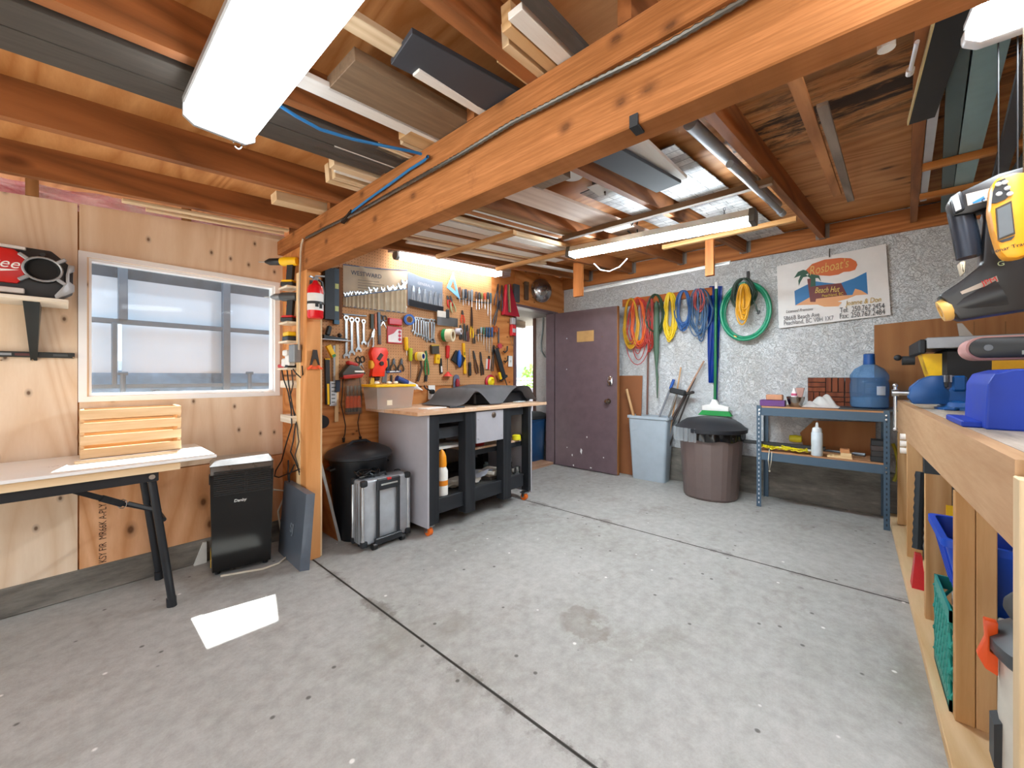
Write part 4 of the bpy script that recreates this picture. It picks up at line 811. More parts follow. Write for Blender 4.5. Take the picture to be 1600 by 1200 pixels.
# ---------------------------------------------------------------- leaning offcut, black bin, aluminium case
lo = thing('plywood_offcut', 'plywood offcut with a grey edge leaning between the post and the black bin', 'offcut', (1.3, 2.9, 0))
b = MB(); b.hull([(1.302, 2.80, 0), (1.316, 2.80, 0), (1.316, 3.06, 0), (1.302, 3.06, 0), (1.135, 2.745, .64), (1.149, 2.745, .64), (1.149, 3.06, .64), (1.135, 3.06, .64)]); part('sheet', b, FIR_PLY, lo, True)
b = MB(); b.hull([(1.301, 2.796, 0), (1.320, 2.796, 0), (1.320, 2.801, 0), (1.301, 2.801, 0), (1.134, 2.741, .64), (1.153, 2.741, .64), (1.153, 2.746, .64), (1.134, 2.746, .64)]); part('edge_band', b, plain('#a3a3a0', .5), lo, True)
def ribbed(prof, c_, n=48, ribs=8, amp=.006, sy=1.0):
    bm = MB(); M = Matrix.Translation(c_); rings = []
    for r, z in prof: rings.append([bm.bm.verts.new(M @ V(((r + amp * (1 if (i * ribs // n) % 2 else 0)) * math.cos(2 * math.pi * i / n), (r + amp * (1 if (i * ribs // n) % 2 else 0)) * math.sin(2 * math.pi * i / n) * sy, z))) for i in range(n)])
    for a, c2 in zip(rings, rings[1:]):
        for i in range(n): bm.bm.faces.new((a[i], a[(i + 1) % n], c2[(i + 1) % n], c2[i]))
    bm.bm.faces.new(rings[0][::-1]); return bm
bb_ = thing('black_garbage_bin', 'round black lidded garbage bin behind the aluminium case', 'garbage bin', (1.475, 2.83, 0))
b = ribbed([(.155, 0), (.16, .02), (.198, .54), (.204, .55), (.204, .6)], (0, 0, 0), ribs=16, amp=.005); part('bin_body', b, plain('#15171b', .4), bb_)
b = MB(); b.lathe([(.225, .585), (.238, .592), (.24, .61), (.225, .63), (.2, .645), (.14, .672), (.06, .684), (.002, .686)], n=40); b.tube([(-.1, -.0, .668), (-.05, 0, .7), (.05, 0, .7), (.1, 0, .668)], .012, 8); part('lid', b, plain('#202328', .45), bb_)
for s_ in (-1, 1): b = MB(); b.tube([(s_ * .2, -.04, .53), (s_ * .228, -.03, .52), (s_ * .232, .03, .52), (s_ * .2, .04, .53)], .008, 6); part('side_handle', b, BLACK, bb_)
ALU = plain('#c3c9d0', .32, .55); ALUE = metal('#d9dcdf', .22)
ca = thing('aluminium_case', 'silver aluminium wheeled tool case with black trolley handle in front of the black bin', 'tool case', (1.505, 2.563, 0))
w, d, z0, z1 = .182, .07, .035, .475
b = MB(); b.bb((-w, -d, z0), (w, d, z1), b=.014, seg=3); part('shell', b, ALU, ca)
for sx_ in (-1, 1):
    for sy_ in (-1, 1): b = MB(); b.bb((sx_ * w - .012 - sx_ * .003, sy_ * d - .012 - sy_ * .004, z0 + .03), (sx_ * w + .012 - sx_ * .003, sy_ * d + .012 - sy_ * .004, z1 - .03), b=.006); part('edge_strip', b, ALUE, ca)
b = MB(); b.bb((-w - .004, -.012, z0 + .02), (-w + .004, -.004, z1 - .02)); b.bb((-w - .004, .01, z0 + .02), (-w + .004, .016, z1 - .02)); part('seam_strip', b, ALUE, ca)
for sx_ in (-1, 1):
    for sy_ in (-1, 1):
        for z in (z0, z1): b = MB(); b.box((sx_ * (w - .012), sy_ * (d - .006), z + (.014 if z == z0 else -.014)), (.046, .04, .044), b=.012, seg=2); part('corner', b, SOFTBLACK, ca)
b = MB()
for x in (-.075, .085): b.bb((x - .011, -d - .022, .03), (x + .011, -d - .002, .46), b=.005)
b.bb((-.086, -d - .026, .40), (.096, -d - .002, .475), b=.006); b.bb((-.1, -d - .03, .03), (.11, -d - .002, .075), b=.006); part('trolley_frame', b, plain('#24272b', .45), ca)
b = MB(); b.bb((-.06, -d - .0285, .432), (.07, -d - .0262, .444)); part('grip_slot', b, ALUE, ca)
b = MB(); b.bb((-.012, -d - .028, .462), (.022, -d - .01, .479), b=.003); part('release_button', b, RED, ca)
for x in (-.105, .115): b = MB(); b.cyl((x - .014, -d - .012, .024), (x + .014, -d - .012, .024), .024, n=18); part('wheel', b, BLACK, ca)
for x in (-.14, .13): b = MB(); b.cyl((x, d - .02, .0), (x, d - .02, .036), .012); part('foot', b, BLACK, ca)
b = MB(); b.tube([(-.06, 0, z1 - .002), (-.055, 0, z1 + .02), (.03, 0, z1 + .022), (.035, 0, z1 - .002)], .009, 8); part('top_handle', b, SOFTBLACK, ca)
b = MB(); rnd = random.Random(11)
pts = []
for k in range(70): a = k * .55; rr = .04 + .02 * math.sin(k * 1.3); pts.append(V((1.40 + rr * 1.3 * math.cos(a) + .03 * math.sin(k * .21), 2.58 + rr * .7 * math.sin(a), .494 + .018 * (1 + math.sin(k * .9 + 1)))))
b.tube(pts, .007, 6); solo('plastic_bag', b, plain('#16181a', .15), 'crumpled black plastic heaped on the corner of the aluminium case', 'plastic')
# ---------------------------------------------------------------- rolling workbench below the pegboard
YB = 2.345; bl, br, byb = 1.745, 2.97, 3.02
GPAN = plain('#a8a6ac', .5, 0, .05); BFR = wood('#2b2d31', '#202226', 'Z', knot=0, rough=.5, blot=.1); BFRX = wood('#2b2d31', '#202226', 'X', knot=0, rough=.5, blot=.1)
rb = thing('rolling_workbench', 'grey and black rolling workbench with wooden top below the pegboard', 'workbench', ((bl + br) / 2, 2.7, 0))
t = NT('plywood worktop').set(.55); w_ = t.noise(t.coord((.2, 1, 1), True), 7, 5, .65)
c = t.ramp(w_, [(.35, '#bd8f6b'), (.6, '#d9b493')]); st_ = t.noise(t.coord((1, 1, 1), True), 5, 6, .7); c = t.mix(t.ramp(st_, [(.52, (0, 0, 0, 1)), (.62, (.6, .6, .6, 1))]), c, '#ece2d8'); t.col(c); TOPM = t.m
b = MB(); b.bb((bl - .10, YB - .02, .905), (br + .22, byb + .03, .932), b=.003); part('worktop', b, TOPM, rb, True)
b = MB(); b.bb((bl, YB, .075), (bl + .018, byb, .9045), b=.001); part('side_panel', b, GPAN, rb, True); b = MB(); b.bb((br - .012, YB, .075), (br + .006, byb, .9045), b=.001); part('side_panel', b, GPAN, rb, True)
b = MB(); b.bb((bl + .02, byb - .02, .17), (br - .014, byb - .005, .9045)); part('back_panel', b, plain('#8d8b90', .5), rb, True)
for px0, px1, z0, y0 in ((669, 686.6, .09, 0), (727.7, 743, .09, .02), (787, 799, .09, .02), (826, 842.5, .09, 0)):
    x0, x1 = at(px0, 700, Y=YB).x, at(px1, 700, Y=YB).x
    if px0 == 669: x0 = bl + .02
    if px0 == 826: x1 = br - .014
    b = MB(); b.bb((x0, YB, z0), (x1, YB + .09, .9045), b=.003); part('leg', b, BFR, rb, True)
for x0 in (bl + .02, 2.3, br - .10): b = MB(); b.bb((x0, byb - .11, .09), (x0 + .08, byb - .022, .9045), b=.003); part('leg', b, BFR, rb, True)
b = MB(); b.bb((bl + .1, YB + .022, .15), (br - .1, YB + .06, .265), b=.003); part('bottom_rail', b, BFRX, rb, True)
b = MB(); b.bb((bl + .1, YB + .022, .83), (br - .1, YB + .06, .9045), b=.003); part('top_rail', b, BFRX, rb, True)
b = MB(); b.bb((bl + .1, byb - .06, .26), (br - .1, byb - .022, .34), b=.003); part('back_rail', b, BFRX, rb, True)
b = MB(); b.bb((bl + .03, YB + .062, .235), (br - .02, byb - .022, .25)); part('bottom_shelf', b, plain('#3a3836', .7), rb, True)
xa, xm = at(743, 700, Y=YB).x, at(787, 700, Y=YB).x
b = MB(); b.bb((bl + .022, YB + .1, .615), (xa - .02, byb - .115, .632)); part('shelf', b, plain('#c9c7c2', .6), rb, True, label='pale grey left shelf')
b = MB(); b.bb((xa, YB + .1, .56), (br - .016, byb - .115, .578)); part('shelf', b, TOPM, rb, True, label='wooden right shelf'); b = MB(); b.bb((xa, YB + .1, .515), (br - .016, YB + .13, .559)); part('shelf_rail', b, BFRX, rb, True)
b = MB(); b.bb((bl + .022, YB + .1, .70), (xa - .02, YB + .14, .77)); b.bb((bl + .022, byb - .2, .70), (xa - .02, byb - .16, .77)); b.bb((bl + .022, YB + .1, .77), (xa - .02, byb - .16, .785)); part('upper_tray', b, plain('#3a3d42', .5), rb, True)
b = MB(); b.bb((xa + .01, YB - .003, .635), (xm - .008, YB + .017, .896), b=.001); dr = part('drawer', b, GPAN, rb, True)
q = at(771, 648, Y=YB); b = MB(); b.lathe([(.024, 0), (.024, .006), (.014, .012)], M=Matrix.Translation(q + V((0, -.003, 0))) @ Matrix.Rotation(R(90), 4, 'X'), n=16)
o = part('knob', b, metal('#8a7b70', .4), rb, True); o.parent = dr; o.matrix_parent_inverse = Matrix()
for x, z in ((xa + .03, .67), (xm - .03, .67), (xa + .03, .83), (xm - .03, .82)): b = MB(); b.cyl((x, YB - .003, z), (x, YB - .006, z), .005, n=8); o = part('screw', b, STEEL, rb, True); o.parent = dr
for x, y in ((bl + .05, YB + .05), (br - .05, YB + .05), (bl + .05, byb - .06), (br - .05, byb - .06)):
    cs = MB(); cs.cyl((x - .016, y, .033), (x + .016, y, .033), .032, n=22); w_ = part('caster_wheel', cs, plain('#f0701c', .4), rb, True)
    cs = MB(); cs.bb((x - .026, y - .012, .03), (x - .019, y + .014, .075)); cs.bb((x + .019, y - .012, .03), (x + .026, y + .014, .075)); cs.bb((x - .032, y - .03, .07), (x + .032, y + .03, .078)); cs.cyl((x - .03, y, .033), (x + .03, y, .033), .007); o = part('fork', cs, STEEL, rb, True); o.parent = w_
# things in and on the workbench
th = thing('glue_bottle', 'white bottle with orange caps standing at the left end of the workbench shelf', 'bottle', at(690.5, 783, Y=YB + .09)); th.location.z = .2505; WM[th.name] = Matrix.Translation(th.location)
b = MB(); b.lathe([(.045, 0), (.047, .01), (.047, .2), (.03, .235), (.02, .25)], n=22); part('bottle', b, plain('#ece9e2', .4), th)
b = MB(); b.lathe([(.0476, .13), (.0476, .09)], n=22, cap=False); part('label', b, plain('#e88a1c', .5), th)
b = MB(); b.lathe([(.036, .235), (.038, .25), (.034, .31), (.02, .35), (.004, .365)], n=20); part('cap', b, plain('#f39a1e', .4), th)
b = MB(); b.grid(lambda u, v: V((1.95 + .45 * u, YB + .11 + .2 * v, .267 + .025 * abs(math.sin(u * 7 + v * 3)) + .02 * math.sin(v * 9 + u * 4) ** 2)), 28, 14, th=.004); solo('cloth', b, plain('#cfc6ba', .8), 'crumpled pale cloth on the bottom shelf of the workbench', 'cloth')
b = MB(); b.grid(lambda u, v: V((2.38 + .3 * u, YB + .12 + .22 * v, .26 + .085 * (1 - abs(2 * u - 1) ** 2) * (1 - .5 * v) + .015 * math.sin(u * 17 + v * 11))), 24, 14, th=.003); solo('plastic_bag', b, plain('#c9ccd6', .35), 'crumpled clear and blue plastic bag in the middle of the workbench shelf', 'bag')
for k, (x, y, z, a, m_, lab) in enumerate(((2.62, 2.56, .2505, 12, plain('#4d463f', .6), 'dark book at the bottom of the pile on the workbench shelf'), (2.64, 2.55, .278, -8, plain('#b8ac9c', .6), 'pale book in the pile on the workbench shelf'), (2.60, 2.54, .306, 20, plain('#d9d2c8', .6), 'whitish booklet on top of the pile on the workbench shelf'))):
    b = MB(); b.box((x, y, z + .0135), (.2, .15, .026), rot=(0, 0, R(a)), b=.002); solo('book', b, m_, lab, 'book')
rnd = random.Random(3)
for k, (x, h_, r_, lab) in enumerate(((2.83, .07, .03, 'short metal cup in the workbench corner by the casters'), (2.87, .11, .028, 'tall metal canister in the workbench corner'), (2.905, .07, .028, 'small metal cup at the right end of the workbench shelf'), (2.80, .06, .03, 'small round tin behind the metal cups on the workbench shelf'))):
    b = MB(); b.lathe([(r_, 0), (r_, h_ * .8), (r_ * 1.15, h_ * .82), (r_ * 1.15, h_ * .9), (r_ * .5, h_)], c=(x, 2.475 + .07 * (k % 2), .2505), n=16); solo('metal_cup', b, metal('#b4b7b8', .25), lab, 'cup')
b = MB(); b.lathe([(.03, 0), (.032, .07), (.018, .08), (.018, .1)], c=(2.73, 2.72, .2505), n=14); solo('glass_jar', b, plain('#7a8f93', .2), 'small glass jar behind the books on the workbench shelf', 'jar')
b = MB(); b.lathe([(.036, 0), (.042, .004), (.042, .042), (.03, .05)], c=(at(807, 690, Y=2.45).x, 2.45, .5785), n=20, sy=1.0); solo('tape_roll', b, plain('#e8df2a', .4), 'yellow tape roll on the right shelf of the workbench', 'tape roll')
for k, (x, l) in enumerate(((2.87, 'black hand tool beside the yellow tape on the workbench shelf'), (2.925, 'black hand tool at the far right of the workbench shelf'))):
    b = MB(); b.lathe([(.01, -.03), (.022, -.025), (.024, .01), (.012, .03)], c=(x, 2.47, .603), M=Matrix.Rotation(R(90), 4, 'Y') @ Matrix.Rotation(R(30 * k), 4, 'X'), n=14); solo('hand_tool', b, SOFTBLACK, l, 'tool')
b = MB(); b.lathe([(.05, .0), (.055, .02), (.04, .05), (.01, .06)], c=(2.44, 2.52, .5785), n=18, sy=.7); solo('tape_measure', b, RED, 'red tape measure below the grey drawer of the workbench', 'tape measure')
b = MB(); b.bb((1.80, 2.48, .6325), (1.93, 2.62, .69), b=.004); solo('tin_box', b, plain('#8e9094', .35, .5), 'grey tin box on the left shelf of the workbench', 'box')
# tote with yellow lid
TZ = .9325
q0, q1 = at(588, 633, Y=2.78), at(641, 633, Y=2.78); xm_ = (q0.x + q1.x) / 2; wd = (q1.x - q0.x) / 2
tt = thing('plastic_tote', 'clear plastic tote with a yellow rim on the workbench top', 'tote', (xm_, 2.85, TZ))
zt = at(588, 605, Y=2.78).z - TZ
def frus(w0, d0, w1, d1, z0, z1): return [(-w0, -d0, z0), (w0, -d0, z0), (w0, d0, z0), (-w0, d0, z0), (-w1, -d1, z1), (w1, -d1, z1), (w1, d1, z1), (-w1, d1, z1)]
b = MB(); b.hull(frus(wd, .09, wd * 1.1, .105, 0, zt)); part('tub', b, glass('#e0d8d0', .3, .3, 'cloudy plastic', tint='#f0ebe6'), tt)
b = MB(); b.prism([(-wd * 1.18, zt), (wd * 1.18, zt), (wd * 1.18, zt + .02), (-wd * 1.18, zt + .02)], -.115, .115, b=.005); part('lid', b, YELLOW, tt)
b = MB(); b.bb((-wd * .5, -.0965, .03), (-wd * .2, -.0925, .07)); part('label', b, plain('#d9cdb4', .6), tt)
for k, dx in enumerate((-.09, .0, .05)): b = MB(); b.ball((xm_ + dx * 1.2, 2.85, TZ + zt + .0325), .017, (1.3, 1, .7)); solo('foam_ball', b, WHITE, ('left', 'middle', 'right')[k] + ' small white lump of the three on the yellow lid', 'lump')
cq = at(655, 602, Y=2.93)
ct = thing('caulk_tube', 'blue and white tube leaning behind the clear plastic tote', 'tube', (cq.x, 2.93, TZ))
d_ = (at(630, 596, Y=2.93) - at(652, 606, Y=2.93)).normalized(); p0 = at(650, 605, Y=2.93)
b = MB(); b.cyl(p0, p0 + d_ * .1, .027, n=18); part('tube', b, plain('#e5e5ea', .35), ct, True); b = MB(); b.cyl(p0 + d_ * .1, p0 + d_ * .21, .0275, n=18); part('sleeve', b, plain('#1d3a80', .35), ct, True); b = MB(); b.cyl(p0, p0 - d_ * .075, .018, .004, n=12); part('nozzle', b, WHITE, ct, True)
# black case under the grey foam mat
m0, m1 = at(697, 630, Y=2.60), at(832, 630, Y=2.60)
xc0, xc1 = at(735, 630, Y=2.62).x, at(822, 620, Y=2.62).x
b = MB(); b.bb((xc0, 2.56, TZ), (xc1, 2.86, TZ + .105), b=.012); solo('black_case', b, plain('#1b1e24', .5), 'flat black tool case under the grey foam mat on the workbench', 'case')
x0m, x1m = at(690, 632, Y=2.62).x, 3.17
def mat_(u, v):
    x = x0m + (x1m - x0m) * u; y = 2.43 + .52 * v
    hump = lambda c_, s_: math.exp(-((u - c_) / s_) ** 2)
    top = .150 * (1 / (1 + math.exp(-(u - .16) * 34))) * (1 / (1 + math.exp((u - .93) * 45)))
    drop = max(0, 1 - v / .24) * .16 * hump(.44, .17); flap = (1 - v) ** 2 * .02 * math.sin(u * 9)
    z = TZ + .006 + max(0, top - drop * 1.0 + flap + .012 * math.sin(u * 11 + 1) * top * 8)
    return V((x, y, z + .004))
b = MB(); b.grid(mat_, 60, 30, th=.009); solo('foam_mat', b, plain('#7b7b7f', .75, 0, .08), 'grey foam mat draped in waves over the black case on the workbench', 'mat', ang=60)
q = at(708, 633, Y=2.5); b = MB(); b.box((q.x, 2.45, TZ + .006), (.13, .03, .012), rot=(0, 0, R(-20)), b=.004); solo('folding_knife', b, plain('#34424e', .4), 'dark blue-grey hand tool lying flat on the workbench edge', 'tool')
b = MB(); b.box((1.95, 2.55, TZ + .003), (.22, .1, .006), rot=(0, 0, R(10))); solo('paper_sheet', b, WHITE, 'white paper lying on the workbench top near the tote', 'paper')
q = at(836, 622, Y=2.62); b = MB(); b.lathe([(.04, 0), (.045, .02), (.04, .05), (.015, .07)], c=(3.06, 2.70, TZ), n=16); solo('clear_bottle', b, plain('#cfd8dc', .15), 'small clear bottle at the right end of the workbench', 'bottle')
b = MB(); b.box((3.03, 2.55, TZ + .004), (.16, .06, .008), rot=(0, 0, R(12))); solo('paper_card', b, plain('#dfe6ea', .5), 'pale card lying at the right end of the workbench', 'card')

# ---------------------------------------------------------------- tools on the pegboard
YT = YP - .001
def P(px, py): return at(px, py, Y=YT)
def wrench(lab, px0, py0, px1, py1, k=1.0, group=None, y=None, mat=STEEL):
    a, c_ = P(px0, py0), P(px1, py1)
    if y: a.y = c_.y = y
    L = (c_ - a).length; r = max(.0095, min(.021, L * .085)) * k
    poly = []                                       # one outline: ring round, shaft, open jaw
    for i in range(13): t_ = R(250 - 320 * i / 12 + 180 - 180); poly.append((r * math.cos(t_), r * math.sin(t_)))
    s_ = r * .42; j = L - r * 1.6; J_ = r * 1.25
    poly = [(r * math.cos(R(t_)), -r + r * math.sin(R(t_))) for t_ in range(-55, 236, 24)]
    poly = poly[::1]
    out = poly + [(-s_, -2 * r - .004), (-s_, -j + J_ * .3), (-J_, -j - J_ * .4), (-J_ * .95, -j - J_ * 1.2), (-J_ * .55, -L), (-J_ * .42, -j - J_ * .6), (J_ * .42, -j - J_ * .6), (J_ * .62, -L), (J_ * 1.0, -j - J_ * 1.1), (J_, -j - J_ * .4), (s_, -j + J_ * .3), (s_, -2 * r - .004)]
    hole = [(r * .55 * math.cos(R(t_)), -r + r * .55 * math.sin(R(t_))) for t_ in range(0, 360, 45)]
    ang = math.atan2(c_.x - a.x, a.z - c_.z)
    M = Matrix.Translation(a + V((0, -.001, 0))) @ Matrix.Rotation(-ang, 4, 'Y')
    b = MB(); b.prism(out, -.011, -.002, M, hole=hole); return solo('wrench', b, mat, lab, 'wrench', group)
def frame(px0, py0, px1, py1, dy=0.0):
    a, c_ = P(px0, py0), P(px1, py1); ang = math.atan2(c_.x - a.x, a.z - c_.z)
    return a + V((0, -dy, 0)), (0, -ang, 0), (c_ - a).length
def driver(lab, px0, py0, px1, py1, col, hf=.4, r=.013, tip=STEEL, name='screwdriver', cat='screwdriver', group=None):
    a, ro, L = frame(px0, py0, px1, py1, .018); t_ = thing(name, lab, cat, a, ro, group)
    h = L * hf; b = MB(); b.lathe([(r * .6, 0), (r, -.006), (r * 1.05, -h * .35), (r * .85, -h * .6), (r, -h * .85), (r * .6, -h)], n=12); part('handle', b, col, t_)
    b = MB(); b.cyl((0, 0, -h), (0, 0, -L + .012), .0033, n=8); b.cyl((0, 0, -L + .014), (0, 0, -L), .0033, .0015, n=8); part('shaft', b, tip, t_); return t_
def plier(lab, px0, py0, px1, py1, col, jf=.32, up=True, spread=.035, name='pliers', cat='pliers', steel=DARKSTEEL, fr=None, group=None):
    a, ro, L = fr or (frame(px0, py0, px1, py1, .012) if up else frame(px1, py1, px0, py0, .012))
    t_ = thing(name, lab, cat, a, ro, group); j = L * jf
    b = MB(); b.prism([(-.004, 0), (.004, 0), (.013, -j * .7), (.011, -j * 1.15), (-.011, -j * 1.15), (-.013, -j * .7)], -.008, .004); b.cyl((0, -.010, -j * .85), (0, .004, -j * .85), .008, n=10); part('jaws', b, steel, t_)
    for s_ in (-1, 1):
        b = MB(); b.tube([(s_ * .004, -.002, -j), (s_ * spread * .7, -.002, -j - (L - j) * .35), (s_ * spread, -.002, -j - (L - j) * .7), (s_ * spread * .8, -.002, -L)], [.006, .007, .008, .006], 8); part('handle', b, col, t_)
    return t_
def bar(lab, name, cat, px0, py0, px1, py1, w, th, mat, kids=(), dy=0.0):
    a, ro, L = frame(px0, py0, px1, py1, dy); b = MB(); b.bb((-w / 2, -th, -L), (w / 2, -.001, 0), b=min(.002, th * .3))
    if not kids:
        o = solo(name, b.move(Matrix.Translation(a) @ Euler(ro).to_matrix().to_4x4()), mat, lab, cat); return o
    t_ = thing(name, lab, cat, a, ro); part('body', b, mat, t_)
    for nm, f0, f1, wk, m2 in kids: b = MB(); b.bb((-w * wk / 2, -th - .002, -L * f1), (w * wk / 2, -th * .9, -L * f0)); part(nm, b, m2, t_)
    return t_
# cream tool roll with its wrenches
CREAM = plain('#efe3cc', .8, 0, .06)
def quad(tl, tr, bl_, br_): return lambda u, v: (tl.lerp(tr, u)).lerp(bl_.lerp(br_, u), v)
TL, TR, BL, BR = P(535.6, 413.5), P(636, 422.5), P(535.6, 479), P(634, 490)
roll = thing('tool_roll', 'cream canvas tool roll full of wrenches at the top of the pegboard', 'tool roll', TL.lerp(TR, .5))
qf = quad(TL, TR, BL, BR)
b = MB(); b.grid(lambda u, v: qf(u, v) + V((0, -.004 - .012 * math.exp(-((u - .25 - .35 * v) / .06) ** 2) * (1 - v) - .003 * math.sin(u * 20), -.008 * math.sin(u * math.pi))), 50, 16, th=.002); part('backing', b, CREAM, roll, True)
wx = [538.5, 543, 548, 555, 560, 566, 571.5, 578, 586, 597.5, 607.5, 616, 625, 631]; wt = [457, 456.5, 455, 455, 455, 456, 454, 449, 449, 449, 447, 446, 443.5, 437]
us = [(x - 535.6) / 99 for x in wx]
qp = quad(P(535.6, 464), P(634, 451), BL, BR)
def pock(u, v):
    k = min(abs(u - u_) for u_ in us); return qp(u, v) + V((0, -.012 - .010 * math.exp(-(k / .018) ** 2), 0))
b = MB(); b.grid(pock, 140, 6, th=.002); part('pocket', b, plain('#eadbc0', .75, 0, .05), roll, True)
b = MB(); b.tube([qp(i / 20, .02) + V((0, -.024, 0)) for i in range(21)], .0035, 6); b.tube([qf(i / 20, .99) + V((0, -.014, 0)) for i in range(21)], .003, 6); b.tube([qf(i / 20, .0) + V((0, -.008, -.008 * math.sin(i / 20 * math.pi))) for i in range(21)], .0035, 6); part('blue_binding', b, plain('#4d6e9e', .6), roll, True)
tp = qf(.33, .2); tp.y -= .016; letters('WESTWARD', .05, face_M(tp, TR - TL, (0, -.12, 1)), plain('#39445c', .6), roll, sx=1.0)
b = MB()
for k in range(5): p0, p1 = qf(.20, .34 + .06 * k), qf(.52 + .08 * (k % 2), .345 + .06 * k); p0.y = p1.y = YP - .0185; b.beam(p0, p1, .001, .004)
part('fine_print', b, plain('#8c8272', .7), roll, True)
nth = ['smallest', 'second smallest', 'third smallest', 'fourth smallest', 'fifth smallest', 'sixth smallest', 'seventh smallest', 'seventh largest', 'sixth largest', 'fifth largest', 'fourth largest', 'third largest', 'second largest', 'largest']
for k, (x, t_) in enumerate(zip(wx, wt)):
    wrench(f'{nth[k]} wrench in the cream tool roll, open jaw up', x, 484 - (1 - us[k]) * 9, x, t_, 1.15, 'wrenches in the cream tool roll')
# grey tool roll
TL, TR, BL, BR = P(636.5, 424), P(691, 441), P(636.5, 477), P(690, 488)
r2 = thing('tool_roll', 'grey tool roll with clear pockets of pliers beside the cream roll', 'tool roll', TL.lerp(TR, .5)); qf = quad(TL, TR, BL, BR)
b = MB(); b.grid(lambda u, v: qf(u, v) + V((0, -.004 - .004 * math.sin(u * 14) - .02 * v * math.sin(u * math.pi), -.014 * math.sin(u * math.pi) * (1 - v * .3))), 30, 10, th=.002); part('backing', b, plain('#9fb0c8', .5, 0, .1), r2, True)
b = MB(); b.grid(lambda u, v: qf(u, .82 + .2 * v) + V((0, -.028 - .02 * math.sin(u * math.pi), -.008 * math.sin(u * math.pi))), 24, 3, th=.003); part('bottom_band', b, plain('#2b2b33', .6), r2, True)
b = MB(); b.grid(lambda u, v: qf(u, .42 + .42 * v) + V((0, -.034 - .02 * math.sin(u * math.pi) * (.4 + .6 * v), -.01 * math.sin(u * math.pi))), 24, 4); part('clear_pocket', b, glass('#dfe4ea', .35, .12, 'clear pocket'), r2, True)
tp = qf(.47, .28); tp.y -= .03; letters('GENERAL PL', .034, face_M(tp, TR - TL, (0, -.2, 1)), plain('#d9dde6', .6), r2)
for k, u in enumerate((.12, .27, .43, .60, .75, .9)):
    p = qf(u, .38); q = qf(u, .86)
    plier(('first', 'second', 'third', 'fourth', 'fifth', 'sixth')[k] + ' pliers from the left in the grey tool roll', 0, 0, 0, 0, plain('#b9bcc4', .4), spread=.012, steel=STEEL, group='pliers in the grey tool roll',
          fr=(p + V((0, -.016 - .012 * math.sin(u * math.pi), -.01 * math.sin(u * math.pi))), (0, 0, 0), (p - q).length))

# set square, box and levels, planer
b = MB(); tri = [P(705, 426), P(695, 450), P(715.5, 468)]; c_ = (tri[0] + tri[1] + tri[2]) / 3; pl_ = [(p.x, p.z) for p in tri]; cc = (c_.x, c_.z)
ht = [(cc[0] + (x - cc[0]) * .45, cc[1] + (z - cc[1]) * .45) for x, z in pl_]
b.prism(pl_, YP - .034, YP - .026, hole=ht); solo('speed_square', b, plain('#79b4dc', .4), 'light blue triangular set square hanging beside the grey tool roll', 'set square')
bar('tall dark blue box hanging right of the post near the fire extinguisher', 'long_box', 'box', 511, 420, 511, 500, .075, .05, plain('#15202c', .5))
VIAL = plain('#c7cf7a', .3)
bar('dark blue spirit level standing beside the tall dark box', 'spirit_level', 'level', 523.5, 420, 523.5, 507, .04, .03, plain('#22384a', .45), (('vial', .28, .37, .7, VIAL), ('vial', .68, .77, .7, VIAL), ('end_cap', .93, 1, 1.02, plain('#1c587a', .4))))
a, ro, L = frame(519, 514, 519, 534, .01); t_ = thing('hand_plane', 'small black hand plane resting on a thin ledge right of the post', 'plane', a, (0, 0, 0))
b = MB(); b.hull([(-.085, -.05, -.085), (.085, -.05, -.085), (.085, -.005, -.085), (-.085, -.005, -.085), (-.085, -.045, -.055), (.10, -.045, -.075), (.10, -.008, -.075), (-.085, -.008, -.055)]); part('body', b, plain('#2f3133', .4, .4), t_)
b = MB(); b.box((-.045, -.028, -.02), (.035, .03, .075), rot=(0, R(14), 0), b=.008); part('tote', b, plain('#1f2326', .5), t_); b = MB(); b.ball((.04, -.028, -.05), .018); part('knob', b, plain('#2a2523', .5), t_)
b = MB(); b.bb((-.1, -.055, -.092), (.12, -.002, -.0855)); part('ledge', b, STEEL, t_)
bar('yellow handled tool hanging right of the post under the hand plane', 'yellow_tool', 'tool', 507.5, 540, 517, 558, .035, .035, YELLOW, (('end', .8, 1.0, .8, plain('#3b8a4c', .4)),), dy=.03)
bar('black and yellow level hanging low right of the post', 'spirit_level', 'level', 509.5, 560, 511, 632, .035, .025, plain('#1e1f20', .5), (('yellow_end', .55, 1.0, .45, YELLOW), ('yellow_top', 0, .03, 1.02, YELLOW)))
bar('silver framing square blade hanging right of the post', 'framing_square', 'square', 521, 540, 521, 600, .016, .004, STEEL, dy=.012)
bar('silver steel square with black markings hanging lowest right of the post', 'steel_square', 'square', 519, 596, 519, 634, .055, .004, plain('#c6cacd', .35, .5), tuple(('mark', .08 + .15 * i, .11 + .15 * i, .5, BLACK) for i in range(6)), dy=.016)
bar('long wooden yardstick hanging beside the metal squares', 'yardstick', 'yardstick', 526, 538, 525, 659, .03, .008, wood('#e6c79a', '#d0a873', 'Z', knot=0), dy=.003)
bar('dark blue handled square stock halfway down the yardstick', 'square_stock', 'square', 525.5, 594, 525, 612, .034, .022, plain('#1d2c40', .4), dy=.012)
bar('brown wood lath standing at the pegboard edge behind the post', 'wood_lath', 'lath', 531, 418, 531, 498, .03, .012, wood('#8d5a34', '#6f4325', 'Z', knot=0))
